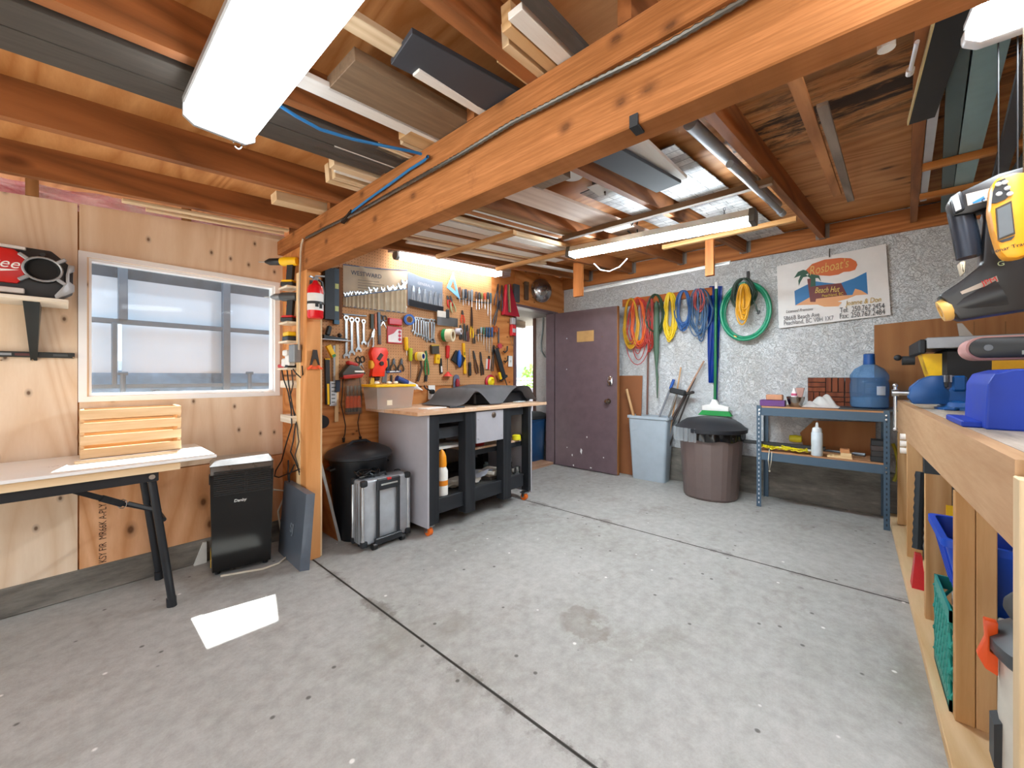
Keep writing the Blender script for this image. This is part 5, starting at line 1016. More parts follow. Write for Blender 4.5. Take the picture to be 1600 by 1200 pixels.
# wrenches
wrench('largest hanging wrench, first in the row under the cream tool roll', 540, 492.5, 540.5, 560, 1); wrench('second wrench in the row under the cream tool roll', 548.5, 496, 549, 555, 1); wrench('third wrench in the row under the cream tool roll', 557, 496, 559.5, 550, 1); wrench('small fourth wrench in the row under the cream tool roll', 567, 499, 567.5, 539, 1)
bar('steel peg strip above the four hanging wrenches', 'tool_strip', 'strip', 535, 491, 572, 494, .01, .014, DARKSTEEL)
for k, (x0, y0, x1, y1) in enumerate(((645, 497, 644.5, 519), (649, 495, 648, 524), (653, 495.5, 652.5, 526), (657, 496, 657, 527), (661, 497, 661, 529), (664, 497.5, 665, 532), (668, 498, 668.5, 535), (673, 498, 674, 535), (678, 499, 676, 536))):
    wrench(('first', 'second', 'third', 'fourth', 'fifth', 'sixth', 'seventh', 'eighth', 'ninth')[k] + ' wrench from the left in the bunch beside the blue tape roll', x0, y0, x1, y1, 1.1, 'bunch of wrenches by the blue tape roll')
# knives, pliers and grips under the cream roll
DG = plain('#2b3129', .5)
bar('dark green sheathed knife hanging between the wrenches and the red package', 'sheath_knife', 'knife', 580, 491, 580, 514, .028, .02, DG)
bar('orange strip hanging above the locking pliers', 'orange_strip', 'strip', 586.5, 490, 587, 516, .02, .008, plain('#c4683a', .5))
plier('chrome locking pliers hanging below the orange strip', 583, 514, 577, 543, STEEL, jf=.4, steel=STEEL, spread=.025, name='locking_pliers')
bar('blue-grey knife with brown tip hanging beside the chrome locking pliers', 'pocket_knife', 'knife', 591, 488, 592.5, 538, .026, .015, plain('#46566a', .4), (('tip', .72, 1, .6, plain('#5b4030', .5)),))
def scissors(lab, x0, y0, x1, y1, col, open_=.03):
    a, ro, L = frame(x0, y0, x1, y1, .006); t_ = thing('scissors', lab, 'scissors', a, ro)
    for s_ in (-1, 1):
        b = MB(); r = L * .16; b.tube([V((s_ * r * 1.1 + r * math.cos(i * .7), 0, -r * 1.4 + r * 1.4 * math.sin(i * .7))) for i in range(9)], .005, 6, closed=True); b.tube([(s_ * r * .9, 0, -r * 2.6), (0, 0, -L * .55)], .005, 6); part('handle', b, col, t_)
        b = MB(); b.prism([(-.007, 0), (.007, 0), (s_ * open_ + .001, -L * .5), (s_ * open_ - .001, -L * .5)], -.003, 0, Matrix.Translation((0, s_ * .002, -L * .5))); part('blade', b, STEEL, t_)
scissors('scissors with ring handles hanging beside the blue-grey knife', 598, 493, 598, 512, plain('#4c5560', .4))
scissors('black scissors hanging above the red sander', 562, 557, 564, 578, BLACK)
# red package with white label
a, ro, L = frame(616, 498, 616, 537, .0); t_ = thing('blister_package', 'red and white blister package hanging in the middle of the pegboard', 'package', a)
w = (P(628, 510) - P(605, 510)).length / 2
b = MB(); b.bb((-w, -.012, -L), (w, -.002, -L * .32), b=.002); b.bb((-w * .95, -.03, -L * .27), (w * .9, -.002, 0), b=.008); part('card', b, plain('#c02030', .35), t_); b = MB(); b.prism([(-w * .9, -L * .95), (w * .9, -L * .95), (w * .9, -L * .42), (w * .3, -L * .42), (-w * .2, -L * .6), (-w * .9, -L * .7)], -.0135, -.0125); part('label', b, plain('#e6e0e0', .4), t_)
for k in range(3): b = MB(); b.cyl((w * .62, -.0137, -L * (.52 + .15 * k)), (w * .62, -.0147, -L * (.52 + .15 * k)), w * .2, n=12); part('dot', b, plain('#c02040', .4), t_)
def roll_(lab, px, py, r, w_, col, ri, side=None, axis=(-.25, -1, 0), core='#c9b28e', cat='tape roll'):
    q = P(px, py); ax = V(axis).normalized(); M = Matrix.Translation(q + V((0, -.012, 0)) + ax * 0) @ ax.to_track_quat('Z', 'Y').to_matrix().to_4x4()
    t_ = thing('tape_roll', lab, cat, q)
    b = MB(); b.lathe([(r, 0), (r, w_), (ri, w_), (ri, 0), (r, 0)], n=28, M=M, cap=False); part('tape', b, col, t_, True)
    b = MB(); b.lathe([(ri * .999, -.0), (ri * .999, w_ * 1.01), (ri * .9, w_ * 1.01), (ri * .9, 0), (ri * .999, 0)], n=24, M=M, cap=False); part('core', b, plain(core, .6), t_, True)
    if side: b = MB(); b.lathe([(r * 1.003, 0), (r * 1.003, w_ * .35)], n=28, M=M, cap=False); part('edge', b, side, t_, True)
roll_('bright blue tape roll hanging left of the bunch of wrenches', 637, 500, .05, .03, plain('#2b62b8', .4), .03)
roll_('large cream tape roll with a green edge sticking out of the pegboard', 692, 524, .062, .10, plain('#eadcbc', .5), .036, GREEN, axis=(.5, -1, -.02))
roll_('small pale tape roll with grey core beside the large cream roll', 711, 518, .032, .06, plain('#c9cfe0', .5), .018, axis=(.5, -1, 0))
roll_('yellow and white tape roll with a blue core above the pegboard outlet', 650, 557, .04, .07, plain('#e6d79a', .5), .024, plain('#e8c02c', .4), axis=(.45, -1, .0), core='#3a55b0')
# taping knife
a, ro, L = frame(696, 496, 696, 510, .03); t_ = thing('taping_knife', 'wide steel taping knife with white and black handle hanging under the grey roll', 'taping knife', a)
w = (P(712, 500) - P(680, 500)).length / 2; b = MB(); b.bb((-w, -.006, -L), (w, -.004, 0)); part('blade', b, metal('#8f9296', .25), t_)
b = MB(); b.bb((-w, -.012, -.01), (-w * .2, -.001, .05), b=.002); part('handle', b, plain('#d8d5cf', .5), t_); b = MB(); b.bb((-w * .2, -.016, -.012), (w * .12, -.001, .075), b=.004); part('grip', b, plain('#2a2c2f', .5), t_)
plier('red handled tin snips hanging under the blue set square', 703, 480, 697, 462, RED, up=False, spread=.03, name='tin_snips', cat='snips')
plier('pale green and grey tin snips hanging under the blue set square', 708, 488, 702, 462, plain('#a7b08a', .5), up=False, spread=.03, name='tin_snips', cat='snips')
# screwdriver racks
H1 = plain('#3f4348', .45); H2 = plain('#6f7378', .4); H3 = plain('#2c3b4c', .4)
for k, (x, y0, y1, c_) in enumerate(((716.5, 449, 474, plain('#6f4f44', .5)), (722, 452, 478, H2), (726, 452, 476, H3), (731, 454, 478, H2), (735.5, 453, 481, plain('#7a8894', .4)))):
    driver(('first', 'second', 'third', 'fourth', 'fifth')[k] + ' stubby screwdriver from the left in the rack under the light', x, y0, x, y1, c_, .62, .014, group='stubby screwdrivers in the rack')
for k, (x, y0, y1, c_) in enumerate(((742.5, 456, 485, plain('#5a4740', .5)), (747, 457, 485, H1), (751, 457, 482, plain('#7a7f52', .5)), (756, 458, 484, plain('#c8503a', .45)), (760.5, 457, 494, H3), (765, 458, 511, plain('#3b5560', .45)))):
    driver(('brown handled screwdriver, first in the second rack', 'dark handled screwdriver, second in the second rack', 'olive handled screwdriver, third in the second rack', 'orange-red handled screwdriver in the second rack', 'navy handled long screwdriver in the second rack', 'longest screwdriver, last in the second rack')[k], x, y0, x, y1, c_, .4 if y1 < 490 else .3, .013)
for k, (x, y0, y1, c_) in enumerate(((745.5, 514, 534, H1), (750, 511.5, 534, plain('#8fa8b0', .4)), (754, 511.5, 540, plain('#2f6b5a', .4)), (758.5, 511.5, 549, plain('#2c4f6e', .4)), (762.5, 511.5, 552, plain('#274a72', .4)), (767, 511.5, 550, plain('#27508a', .4)))):
    driver(('grey', 'pale blue-grey', 'dark green', 'slate blue', 'steel blue', 'bright blue')[k] + ' handled screwdriver in the lower rack of the pegboard', x, y0, x, y1, c_, .4, .0125)
for lab, p0, p1 in (('wire rack holding the stubby screwdrivers', (713, 466), (739, 471)), ('wire rack holding the second row of screwdrivers', (740, 471), (768, 474)), ('wire rack holding the lower row of screwdrivers', (742, 524), (770, 526))):
    a, c_ = P(*p0), P(*p1); b = MB(); b.beam(a + V((0, -.005, 0)), c_ + V((0, -.005, 0)), .008, .008); solo('tool_rack', b, DARKSTEEL, lab, 'rack')
# upper right corner
plier('black and orange pruning shears hanging under the strip light end', 777, 444, 773, 478, plain('#23283a', .5), name='pruning_shears', cat='shears', spread=.03)
plier('long dark loppers with orange collar hanging left of the crimson bag', 779, 470, 770, 508, plain('#3a3f45', .5), name='loppers', cat='loppers', spread=.018)
plier('second dark pruning shears hanging beside the crimson bag', 783, 446, 781, 486, plain('#2a2430', .5), name='pruning_shears', cat='shears', spread=.025)
b = MB(); q0, q1, q2, q3 = P(788, 445), P(793, 444), P(807.5, 496), P(783, 492)
b.prism([(q0.x, q0.z), (q1.x, q1.z), (q2.x, q2.z), (q3.x, q3.z)], YP - .05, YP - .002, b=.004); solo('crimson_bag', b, plain('#a8182e', .55), 'crimson triangular bag hanging at the upper right of the pegboard', 'bag')
bar('green bristled brush with pale wood back hanging on the crimson bag', 'wood_brush', 'brush', 788, 446, 790, 489, .03, .02, plain('#4a4d34', .7), (('back', 0, 1, .35, wood('#d9b98c', '#bd9765', 'Z', knot=0)),), dy=.055)
bar('dark grey sanding pad hanging above the doorway corner', 'sanding_pad', 'pad', 805, 445, 805, 472, .10, .03, plain('#4d5055', .7), dy=.002)
bar('worn brown leather glove hanging above the doorway', 'leather_glove', 'glove', 820, 441, 820, 469, .06, .03, plain('#4d3a2c', .7), (('cuff', .0, .2, 1.1, plain('#5d4a38', .7)),), dy=.01)
q = at(846, 454, Y=YP - .06); t_ = thing('metal_bowl', 'shiny metal bowl hanging above the open brown door', 'bowl', q)
b = MB(); rr = (at(846, 436, Y=YP - .06) - at(846, 473, Y=YP - .06)).length / 2
b.lathe([(rr, 0), (rr * .98, -.004), (rr * .9, .03), (rr * .7, .06), (rr * .35, .078), (.001, .082)], n=36, M=Matrix.Translation(q) @ V((-.35, -1, 0)).to_track_quat('Z', 'Y').to_matrix().to_4x4()); part('bowl', b, metal('#b9bbbe', .28), t_, True)
# second band
plier('orange-red pliers hanging under the stubby screwdrivers', 722, 505, 721, 485, plain('#d8472c', .45), up=False, spread=.022)
plier('long snips with yellow handles hanging below the second rack', 736, 528, 735.5, 480, YELLOW, jf=.6, up=False, spread=.022, name='aviation_snips', cat='snips', steel=plain('#4a3a36', .4, .5))
for k, (x0, y0, x1, y1, c_, l) in enumerate(((718, 508, 719, 531, '#33383c', 'dark pliers hanging beside the large cream tape roll'), (724, 506, 725.5, 533, '#3d4548', 'second dark pliers beside the large cream tape roll'), (729, 508, 729.5, 534, '#6a3b3a', 'dark red pliers right of the cream tape roll'), (739, 520, 739.5, 537, '#4a3d33', 'small brown pliers under the yellow snips'))):
    plier(l, x0, y0, x1, y1, plain(c_, .5), spread=.014)
scissors('orange handled scissors hanging right of the lower screwdriver rack', 772.5, 510, 774, 528, plain('#c0502c', .5))
bar('blue-grey file hanging right of the orange scissors', 'file', 'file', 779, 512, 779, 536, .02, .006, plain('#5d6672', .4, .4))
a, ro, L = frame(799, 497, 799, 525, 0); t_ = thing('red_alarm_box', 'red and white box with wires hanging left of the doorway', 'box', a)
b = MB(); b.bb((-.036, -.045, -L), (.036, -.002, -L * .38), b=.006); part('box', b, plain('#c62a30', .4), t_); b = MB(); b.bb((-.03, -.047, -L * .82), (.02, -.0455, -L * .6)); b.bb((-.033, -.04, -L * .37), (.033, -.002, 0), b=.004); part('panel', b, plain('#b9b6b8', .4), t_)
b = MB(); b.tube([(-.02, -.02, -L), (-.025, -.02, -L - .06), (-.005, -.02, -L - .12), (.02, -.02, -L - .1), (.022, -.02, -L)], .003, 6); part('wire', b, plain('#8a6a4c', .5), t_)
a, ro, L = frame(797, 556, 797, 573, 0); t_ = thing('light_switch', 'white light switch plate on the plywood left of the doorway', 'switch', a)
b = MB(); b.bb((-.036, -.008, -L), (.036, 0, 0), b=.002); part('plate', b, WHITE, t_); b = MB(); b.bb((-.007, -.016, -L * .6), (.007, -.008, -L * .4)); part('toggle', b, plain('#c9c6be', .4), t_)
# third band
t_ = plier('green clamp hanging above the pegboard outlet', 664, 548, 666, 586, plain('#2c8a4e', .4), jf=.25, spread=.02, name='spring_clamp', cat='clamp', steel=plain('#246b40', .4)); bar('black nozzle tip under the green clamp', 'black_tip', 'tip', 665, 586, 664, 596, .025, .02, SOFTBLACK)
b = MB(); b.tube([P(655, 562) + V((0, -.02, 0)), P(656, 575) + V((0, -.03, 0)), P(653, 588) + V((0, -.02, 0)), P(651, 596) + V((0, -.015, 0))], .012, 8); solo('dark_rod', b, plain('#4a382c', .5), 'dark brown curved bar hanging under the yellow and white tape roll', 'bar')
t_ = bar('yellow and black tool hanging right of the green clamp', 'yellow_tool', 'tool', 677, 539, 678, 553, .085, .035, plain('#3a352c', .5), (('yellow_top', 0, .12, 1.1, plain('#c9a21c', .5)),)); bar('yellow hook shaped tool hanging under the black and yellow tool', 'yellow_tool', 'tool', 682, 554, 681, 568, .05, .03, YELLOW, (('notch', .35, .6, .4, plain('#c08a10', .5)),))
bar('black and white utility knife hanging right of the yellow hook tool', 'utility_knife', 'knife', 687, 560, 688.5, 584, .026, .02, BLACK, (('white_grip', .5, .9, .6, WHITE),))
driver('red handled tool with a red foot hanging left of the blue dustpan', 698, 540, 697, 580, RED, .5, .02, plain('#2c2320', .5), name='nut_driver', cat='tool'); b = MB(); q = P(697, 588); b.lathe([(.05, 0), (.03, .02), (.008, .045)], c=q + V((0, -.03, 0)), n=16); solo('red_cone', b, plain('#e23a34', .45), 'red cone foot below the red handled tool', 'cone')
a = P(714, 561); t_ = thing('dustpan', 'black dustpan with a blue handle hanging on the pegboard', 'dustpan', a)
b = MB(); b.box((0, -.02, 0), (.15, .02, .12), rot=(0, R(32), 0), b=.004); part('pan', b, plain('#17191c', .55), t_); b = MB(); b.lathe([(.008, .09), (.02, .05), (.026, 0), (.022, -.05), (.008, -.085)], c=(-.005, -.04, 0), n=14); part('handle', b, plain('#1c5cb8', .4), t_)
bar('yellow spirit level hanging upright beside the blue dustpan', 'spirit_level', 'level', 723, 536, 725.5, 584, .032, .02, plain('#f0b418', .4), (('vial', .3, .4, .6, plain('#8a7418', .4)),))
driver('black chisel hanging right of the yellow level', 732.5, 587, 732, 545, BLACK, .5, .016)
plier('wooden handled pliers hanging right of the black chisel', 738, 548, 745, 584, plain('#5a3d2c', .5), spread=.02); plier('dark nippers hanging left of the red and white pack', 749, 550, 753, 586, plain('#332c2a', .5), spread=.018, name='nippers')
bar('red and white bit pack hanging left of the black hand saw', 'bit_pack', 'pack', 762, 561, 761, 577, .06, .02, plain('#d9d4d0', .4), (('red_side', 0, 1, .45, RED), ('top', -.3, 0, .5, BLACK)))
a, ro, L = frame(771, 545, 784, 592, .02); t_ = thing('caulking_gun', 'black caulking gun with a yellow trigger hanging at the right of the pegboard', 'caulking gun', a, ro)
b = MB(); b.bb((-.03, -.04, -L), (.03, -.005, 0), b=.01); b.bb((-.07, -.03, -L), (.06, -.01, -L + .03), b=.004); part('frame', b, plain('#20262b', .5), t_); b = MB(); b.bb((-.075, -.035, -L * .95), (-.04, -.012, -L * .72), b=.006); part('trigger', b, YELLOW, t_); b = MB(); b.cyl((.0, -.02, 0), (-.02, -.02, .05), .006); b.cyl((.01, -.02, -L), (.02, -.02, -L - .16), .007); part('rod', b, plain('#5a4a3c', .5), t_)
plier('black tongs hanging between the bit pack and the caulking gun', 770, 540, 768, 580, plain('#4b3a30', .5), spread=.014, name='tongs', cat='tongs')
b = MB(); q = P(778, 541) + V((0, -.02, 0)); b.cyl(q, q + V((0, -.02, 0)), .03, n=18); solo('red_disc', b, plain('#b8404a', .5), 'small round red disc hanging above the caulking gun', 'disc')
for k, (x, y, l) in enumerate(((787, 545, 'upper black hook at the right edge of the pegboard'), (788, 560, 'lower black hook at the right edge of the pegboard'))):
    q = P(x, y); b = MB(); b.tube([q + V((-.02, -.01, -.03)), q + V((-.01, -.03, -.045)), q + V((.015, -.04, -.02)), q + V((.02, -.04, .03))], .009, 8); solo('coat_hook', b, BLACK, l, 'hook')
q = P(764, 596); t_ = thing('cable_reel', 'red rimmed yellow reel hanging at the bottom right of the pegboard', 'reel', q)
RM = Matrix.Translation(q + V((0, -.004, 0))) @ Matrix.Rotation(R(90), 4, 'X')
b = MB(); b.lathe([(.07, 0), (.075, .02), (.055, .03), (.05, .0)], n=32, M=RM, cap=False); part('rim', b, plain('#b01c34', .45), t_, True); b = MB(); b.lathe([(.05, 0), (.052, .035), (.03, .05), (.02, .03), (.001, .03)], n=28, M=RM); part('hub', b, plain('#e8d020', .45), t_, True)
# outlet with plug, adapter packaging
a, ro, L = frame(674, 602, 674, 624, 0); t_ = thing('wall_outlet', 'white wall outlet with a black plug at the bottom of the pegboard', 'outlet', a)
b = MB(); b.bb((-.04, -.008, -L), (.04, 0, 0), b=.002); part('plate', b, WHITE, t_); b = MB(); b.cyl((-.012, -.008, -L * .45), (-.012, -.045, -L * .45), .022, n=14); b.tube([V((-.012, -.04, -L * .45)), V((-.05, -.045, -L * .35)), V((-.09, -.03, -L * .2)), V((-.1, -.02, 0))], .007, 8); part('plug', b, BLACK, t_); b = MB(); b.bb((.02, -.03, -L * .95), (.05, -.008, -L * .55), b=.004); part('adapter', b, WHITE, t_)
a, ro, L = frame(712, 585, 712, 607, .01); t_ = thing('blister_package', 'round topped clear blister package with a red tool low on the pegboard', 'package', a)
b = MB(); b.prism([(-.04, -L), (.04, -L), (.04, -.035), (.028, -.01), (0, 0), (-.028, -.01), (-.04, -.035)], -.004, 0); part('card', b, plain('#6a6f86', .4), t_); b = MB(); b.lathe([(.02, -L * .85), (.022, -L * .5), (.01, -L * .3)], c=(0, -.02, 0), n=14); part('tool', b, plain('#a01f30', .4), t_)
# fourth band, left
a = P(588, 566); t_ = thing('chalk_line_reel', 'big bright red-orange reel with yellow sides hanging over the clear tote', 'reel', a)
h = (P(588, 543) - P(588, 588)).length / 2; w = (P(602, 560) - P(575, 560)).length / 2
b = MB(); b.prism([(-w * .75, h), (w * .75, h), (w, h * .7), (w * .8, h * .1), (w * .9, -.2 * h), (w * .6, -h * .6), (w * .55, -h), (-w * .9, -h), (-w * .8, -h * .5), (-w * .55, -h * .2), (-w * .8, h * .1), (-w, h * .6)], -.06, -.005, b=.006); part('body', b, plain('#f0381c', .45), t_)
b = MB(); b.box((-w * .75, -.03, -h * .18), (w * .5, .05, h * .6), b=.008); b.box((w * .78, -.03, -h * .1), (w * .4, .05, h * .5), b=.008); part('side_grip', b, plain('#f0a81c', .45), t_); b = MB(); b.cyl((.01, -.075, -h * .1), (.01, -.055, -h * .1), .018, n=16); b.box((.0, -.062, h * .35), (.03, .008, h * .5), rot=(0, R(35), 0)); b.bb((-.03, -.04, -h * 1.25), (.01, -.01, -h), b=.004); part('crank', b, plain('#2a1512', .5), t_)
a, ro, L = frame(547, 566, 547, 590, .01); t_ = thing('palm_sander', 'red and grey palm sander hanging above the orange chisel set', 'sander', a)
w = (P(566, 580) - P(529, 580)).length / 2
b = MB(); b.prism([(-w, -L * .7), (-w * .5, -L * .25), (-w * .1, 0), (w * .2, -L * .15), (w, -L * .7), (w * .9, -L * .8), (-w, -L)], -.07, -.005, b=.01); part('body', b, plain('#43403c', .5), t_); b = MB(); b.prism([(-w * .95, -L * .85), (w * .8, -L * .72), (w * .6, -L), (-w * .9, -L * 1.08)], -.075, -.003, b=.004); b.box((-w * .15, -.05, -L * .12), (w * .9, .05, L * .25), rot=(0, R(15), 0), b=.01); part('shell', b, plain('#b32a22', .45), t_); b = MB(); b.bb((-w * .05, -.078, -L * .66), (w * .75, -.072, -L * .55)); part('trim', b, WHITE, t_)
a, ro, L = frame(550, 590, 550, 647, .004); t_ = thing('chisel_set', 'clear package of chisels with orange handles hanging over the black bin', 'chisel set', a)
w = (P(563, 620) - P(537, 620)).length / 2
b = MB(); b.bb((-w, -.04, -L), (w, -.002, 0), b=.01); part('package', b, glass('#e6ddd0', .1, .10, 'clear package'), t_)
for k in range(4):
    x = -w * .68 + k * w * .45
    b = MB(); b.lathe([(.014, -L * .92), (.017, -L * .8), (.017, -L * .6), (.012, -L * .5)], c=(x, -.02, 0), n=12); o = part('chisel_handle', b, plain('#f0641e', .3), t_)
    b = MB(); b.lathe([(.0165, -L * .93), (.0165, -L * .8)], c=(x, -.02, 0), n=12); part('chisel_cap', b, plain('#3b3a3c', .5), t_); b = MB(); b.bb((x - .008, -.024, -L * .5), (x + .008, -.02, -L * .22)); part('chisel_blade', b, STEEL, t_)
bar('dark flat hand file hanging right of the orange reel', 'file', 'file', 604.5, 560, 604.5, 578, .03, .02, plain('#1f2b38', .5)); bar('steel scraper hanging below the dark file', 'scraper', 'scraper', 602, 578, 600, 598, .045, .006, plain('#8d8b8b', .35, .6))
for k, (x, l) in enumerate(((613, 'dark curved pliers above the blue strip'), (625, 'second dark curved pliers above the blue strip'))): plier(l, x, 580, x + 1, 560, plain('#3a332c', .5), up=False, spread=.03, jf=.4)
bar('short blue labelled strip across the middle of the pegboard', 'blue_strip', 'strip', 603, 581, 626, 580, .022, .012, plain('#36507e', .45), (('print', .2, .85, .5, WHITE),)); bar('small dark tool hanging under the blue strip', 'dark_tool', 'tool', 611, 586, 611, 597, .018, .012, plain('#3a2f28', .5))
driver('yellow handled screwdriver with white tip hanging by the red package', 632.5, 527, 634, 556, YELLOW, .72, .018, plain('#e9e6de', .4)); driver('yellow-green handled auger hanging above the clear tote', 639.5, 544, 640, 592, plain('#b5c01f', .4), .42, .019, plain('#6a6c70', .4, .6), name='auger', cat='auger')
a, ro, L = frame(578, 607, 578, 623, .03); t_ = thing('work_lantern', 'dark grey lantern with a wire handle hanging left of the clear tote', 'lantern', a); b = MB(); b.bb((-.05, -.05, -L), (.05, -.0, 0), b=.008); part('case', b, plain('#4a4d46', .5), t_); b = MB(); b.bb((-.036, -.053, -L * .8), (.036, -.0505, -L * .2), b=.001); part('lens', b, plain('#8e7f62', .3), t_); b = MB(); b.tube([(-.04, -.02, 0), (-.035, -.02, .04), (-.015, -.02, .1), (.0, -.02, .14)], .003, 6); part('wire_handle', b, DARKSTEEL, t_)
bar('yellow strip hanging between the chisel set and the lantern', 'yellow_strip', 'strip', 579, 590, 579, 605, .04, .02, plain('#dcae2a', .5), dy=.01)
# plug disc and hanging cords
q = at(502, 659, Y=YP); b = MB(); b.cyl((q.x, YP + .011, q.z), (q.x, YP - .03, q.z), .052, .048, n=26); solo('round_plug', b, BLACK, 'round black plug disc on the plywood behind the post', 'plug')
def drop(lab, pts): b = MB(); b.tube([at(x, y, Y=YP - .008 - .01 * (i % 2)) for i, (x, y) in enumerate(pts)], .004, 6); b.cyl(at(*pts[-1], Y=YP - .018), at(pts[-1][0], pts[-1][1] + 7, Y=YP - .018), .012, .009, n=10); return solo('extension_lead', b, plain('#241a14', .5), lab, 'lead')
drop('thin black lead with a plug hanging left of the chisel set', [(536, 590), (535, 615), (533, 632), (537, 650), (540, 665), (539, 678), (537, 684)])
drop('thin black lead with a plug hanging right of the chisel set', [(561, 585), (563, 600), (565, 625), (562, 645), (559, 660), (561, 675), (563, 682)])
# ---------------------------------------------------------------- along the stucco wall
MX = Matrix(((0, 1, 0, 0), (1, 0, 0, 0), (0, 0, 1, 0), (0, 0, 0, 1)))      # prism drawn in (y, z), pushed along x
a, c_ = at(1003, 587, X=4.58), at(1003, 742, X=4.58)
b = MB(); b.hull([(4.50, a.y, .003), (4.506, a.y, .003), (4.506, a.y + .42, .003), (4.50, a.y + .42, .003), (4.596, a.y, a.z), (4.602, a.y, a.z), (4.602, a.y + .42, a.z), (4.596, a.y + .42, a.z)]); solo('hardboard_sheet', b, plain('#8c5530', .6, 0, .06), 'brown hardboard sheet leaning on the stucco wall behind the open door', 'sheet')
# slim bin with handles
def rbox(w, d, r, z, n=5):
    out = []
    for cx, cy, a0 in ((w - r, d - r, 0), (-w + r, d - r, 90), (-w + r, -d + r, 180), (w - r, -d + r, 270)):
        for k in range(n + 1): a_ = R(a0 + 90 * k / n); out.append(V((cx + r * math.cos(a_), cy + r * math.sin(a_), z)))
    return out
def loft(rings, cap0=True, cap1=True):
    b = MB(); vs = [[b.bm.verts.new(p) for p in rg] for rg in rings]; n = len(rings[0])
    for p, q in zip(vs, vs[1:]):
        for i in range(n): b.bm.faces.new((p[i], p[(i + 1) % n], q[(i + 1) % n], q[i]))
    if cap0: b.bm.faces.new(vs[0][::-1])
    if cap1: b.bm.faces.new(vs[-1])
    return b
SLIM = plain('#a7b3bd', .4, 0, .05)
sb = thing('slim_bin', 'tall slim light grey bin holding brooms and handles against the stucco wall', 'bin', (4.47, 1.775, 0))
bd = loft([rbox(.085, .185, .03, 0), rbox(.09, .19, .03, .02), rbox(.108, .228, .03, .70), rbox(.12, .242, .032, .705), rbox(.12, .242, .032, .735), rbox(.10, .222, .03, .735), rbox(.08, .18, .025, .06)], True, True); part('bin_body', bd, SLIM, sb)
b = MB(); b.tube([V((-.0985 - .004 * (i / 16), -.2 + .4 * i / 16, .545 + .05 * math.sin(i / 16 * math.pi))) for i in range(17)], .004, 6); part('moulded_line', b, SLIM, sb)
def pole(lab, name, p0, p1, r, mat, kids=(), X0=4.44, X1=4.57, cat='handle'):
    a, c_ = at(*p0, X=X1), at(*p1, X=X0); d = (c_ - a).normalized(); e = c_ + d * .0
    e = a + d * ((a.z - .09) / max(.05, -d.z))
    if e.z < .3 or True:
        e.x = min(4.52, max(4.42, e.x)); e.y = min(1.93, max(1.62, e.y))
    t_ = thing(name, lab, cat, e); b = MB(); b.cyl(e, a, r, n=10); part('pole', b, mat, t_, True)
    for nm, f0, f1, rk, m2 in kids: b = MB(); b.cyl(a.lerp(e, f0), a.lerp(e, f1), rk, n=12); part(nm, b, m2, t_, True)
    return t_
WOODH = wood('#d9b183', '#bd9060', 'Z', knot=0)
pole('thick tan wooden handle at the left of the slim grey bin', 'wooden_stick', (979, 608), (987, 647), .016, WOODH, X1=4.5)
pole('grey pole with a blue grip standing in the slim grey bin', 'broom_handle', (1053, 593), (1027, 650), .011, plain('#8a9098', .4, .4), (('blue_grip', -.0, .1, .016, plain('#1d56a8', .4)),))
pole('thin pale wood stick rising from the slim grey bin', 'wood_stick', (1064, 574), (1050, 648), .008, WOODH)
pole('long pinkish broom pole leaning highest out of the slim grey bin', 'broom_handle', (1100, 564), (1050, 650), .009, plain('#b08a72', .5), (('dark_sleeve', .28, .5, .013, plain('#4a3c38', .5)),))
pole('second long dark pole leaning right out of the slim grey bin', 'broom_handle', (1086, 590), (1053, 650), .012, plain('#3a3432', .5))
q = at(1059, 612, X=4.47); t_ = thing('push_broom', 'black brush head standing upside down in the slim grey bin', 'broom', (4.47, 1.75, .1)); b = MB(); b.box(q, (.05, .17, .06), rot=(R(12), 0, 0), b=.012); part('head', b, SOFTBLACK, t_, True); b = MB(); b.cyl(q, (4.46, 1.78, .1), .011); part('pole', b, plain('#8a8680', .4, .4), t_, True)
q = at(1078, 614, X=4.5); b = MB(); b.box(q, (.05, .09, .03), rot=(R(-14), 0, 0), b=.008); b.cyl(q, (4.49, 1.68, .1), .009); solo('squeegee', b, plain('#2b2523', .5), 'dark squeegee head at the right of the slim grey bin', 'squeegee')
# brown bin
BRN = plain('#6b5c58', .45, 0, .06)
bb2 = thing('brown_garbage_bin', 'brown garbage bin with black lid below the green broom', 'garbage bin', (4.26, 1.085, 0))
bd = loft([[V((r * k_ * math.cos(R(a_)), r * k_ * math.sin(R(a_)), z)) for a_, k_ in ((15, 1), (35, 1.02), (45, 1.03), (55, 1.02), (75, 1), (90, 1), (105, 1), (125, 1.02), (135, 1.03), (145, 1.02), (165, 1), (180, 1), (195, 1), (215, 1.02), (225, 1.03), (235, 1.02), (255, 1), (270, 1), (285, 1), (305, 1.02), (315, 1.03), (325, 1.02), (345, 1), (360, 1))] for r, z in ((.235, 0), (.245, .02), (.285, .6), (.29, .61))]); part('bin_body', bd, BRN, bb2, ang=12)
b = MB(); 
def bagf(u, v): a_ = 2 * math.pi * u; r = .299 + .004 * math.sin(a_ * 13 + v * 3) + .003 * math.sin(a_ * 29); return V((r * math.cos(a_), r * math.sin(a_), .575 + .09 * v + (1 - v) * .006 * math.sin(a_ * 9)))
b.grid(bagf, 120, 5); part('black_bag', b, plain('#121315', .2), bb2)
b = MB(); b.grid(lambda u, v: V(((.31 + .01 * math.sin(u * 40)) * math.cos(3.0 + 1.1 * u), (.31 + .01 * math.sin(u * 40 + 1)) * math.sin(3.0 - 1.1 * u), .56 + .13 * v)), 40, 4); part('clear_bag', b, glass('#d5dade', .2, .3, 'clear film'), bb2)
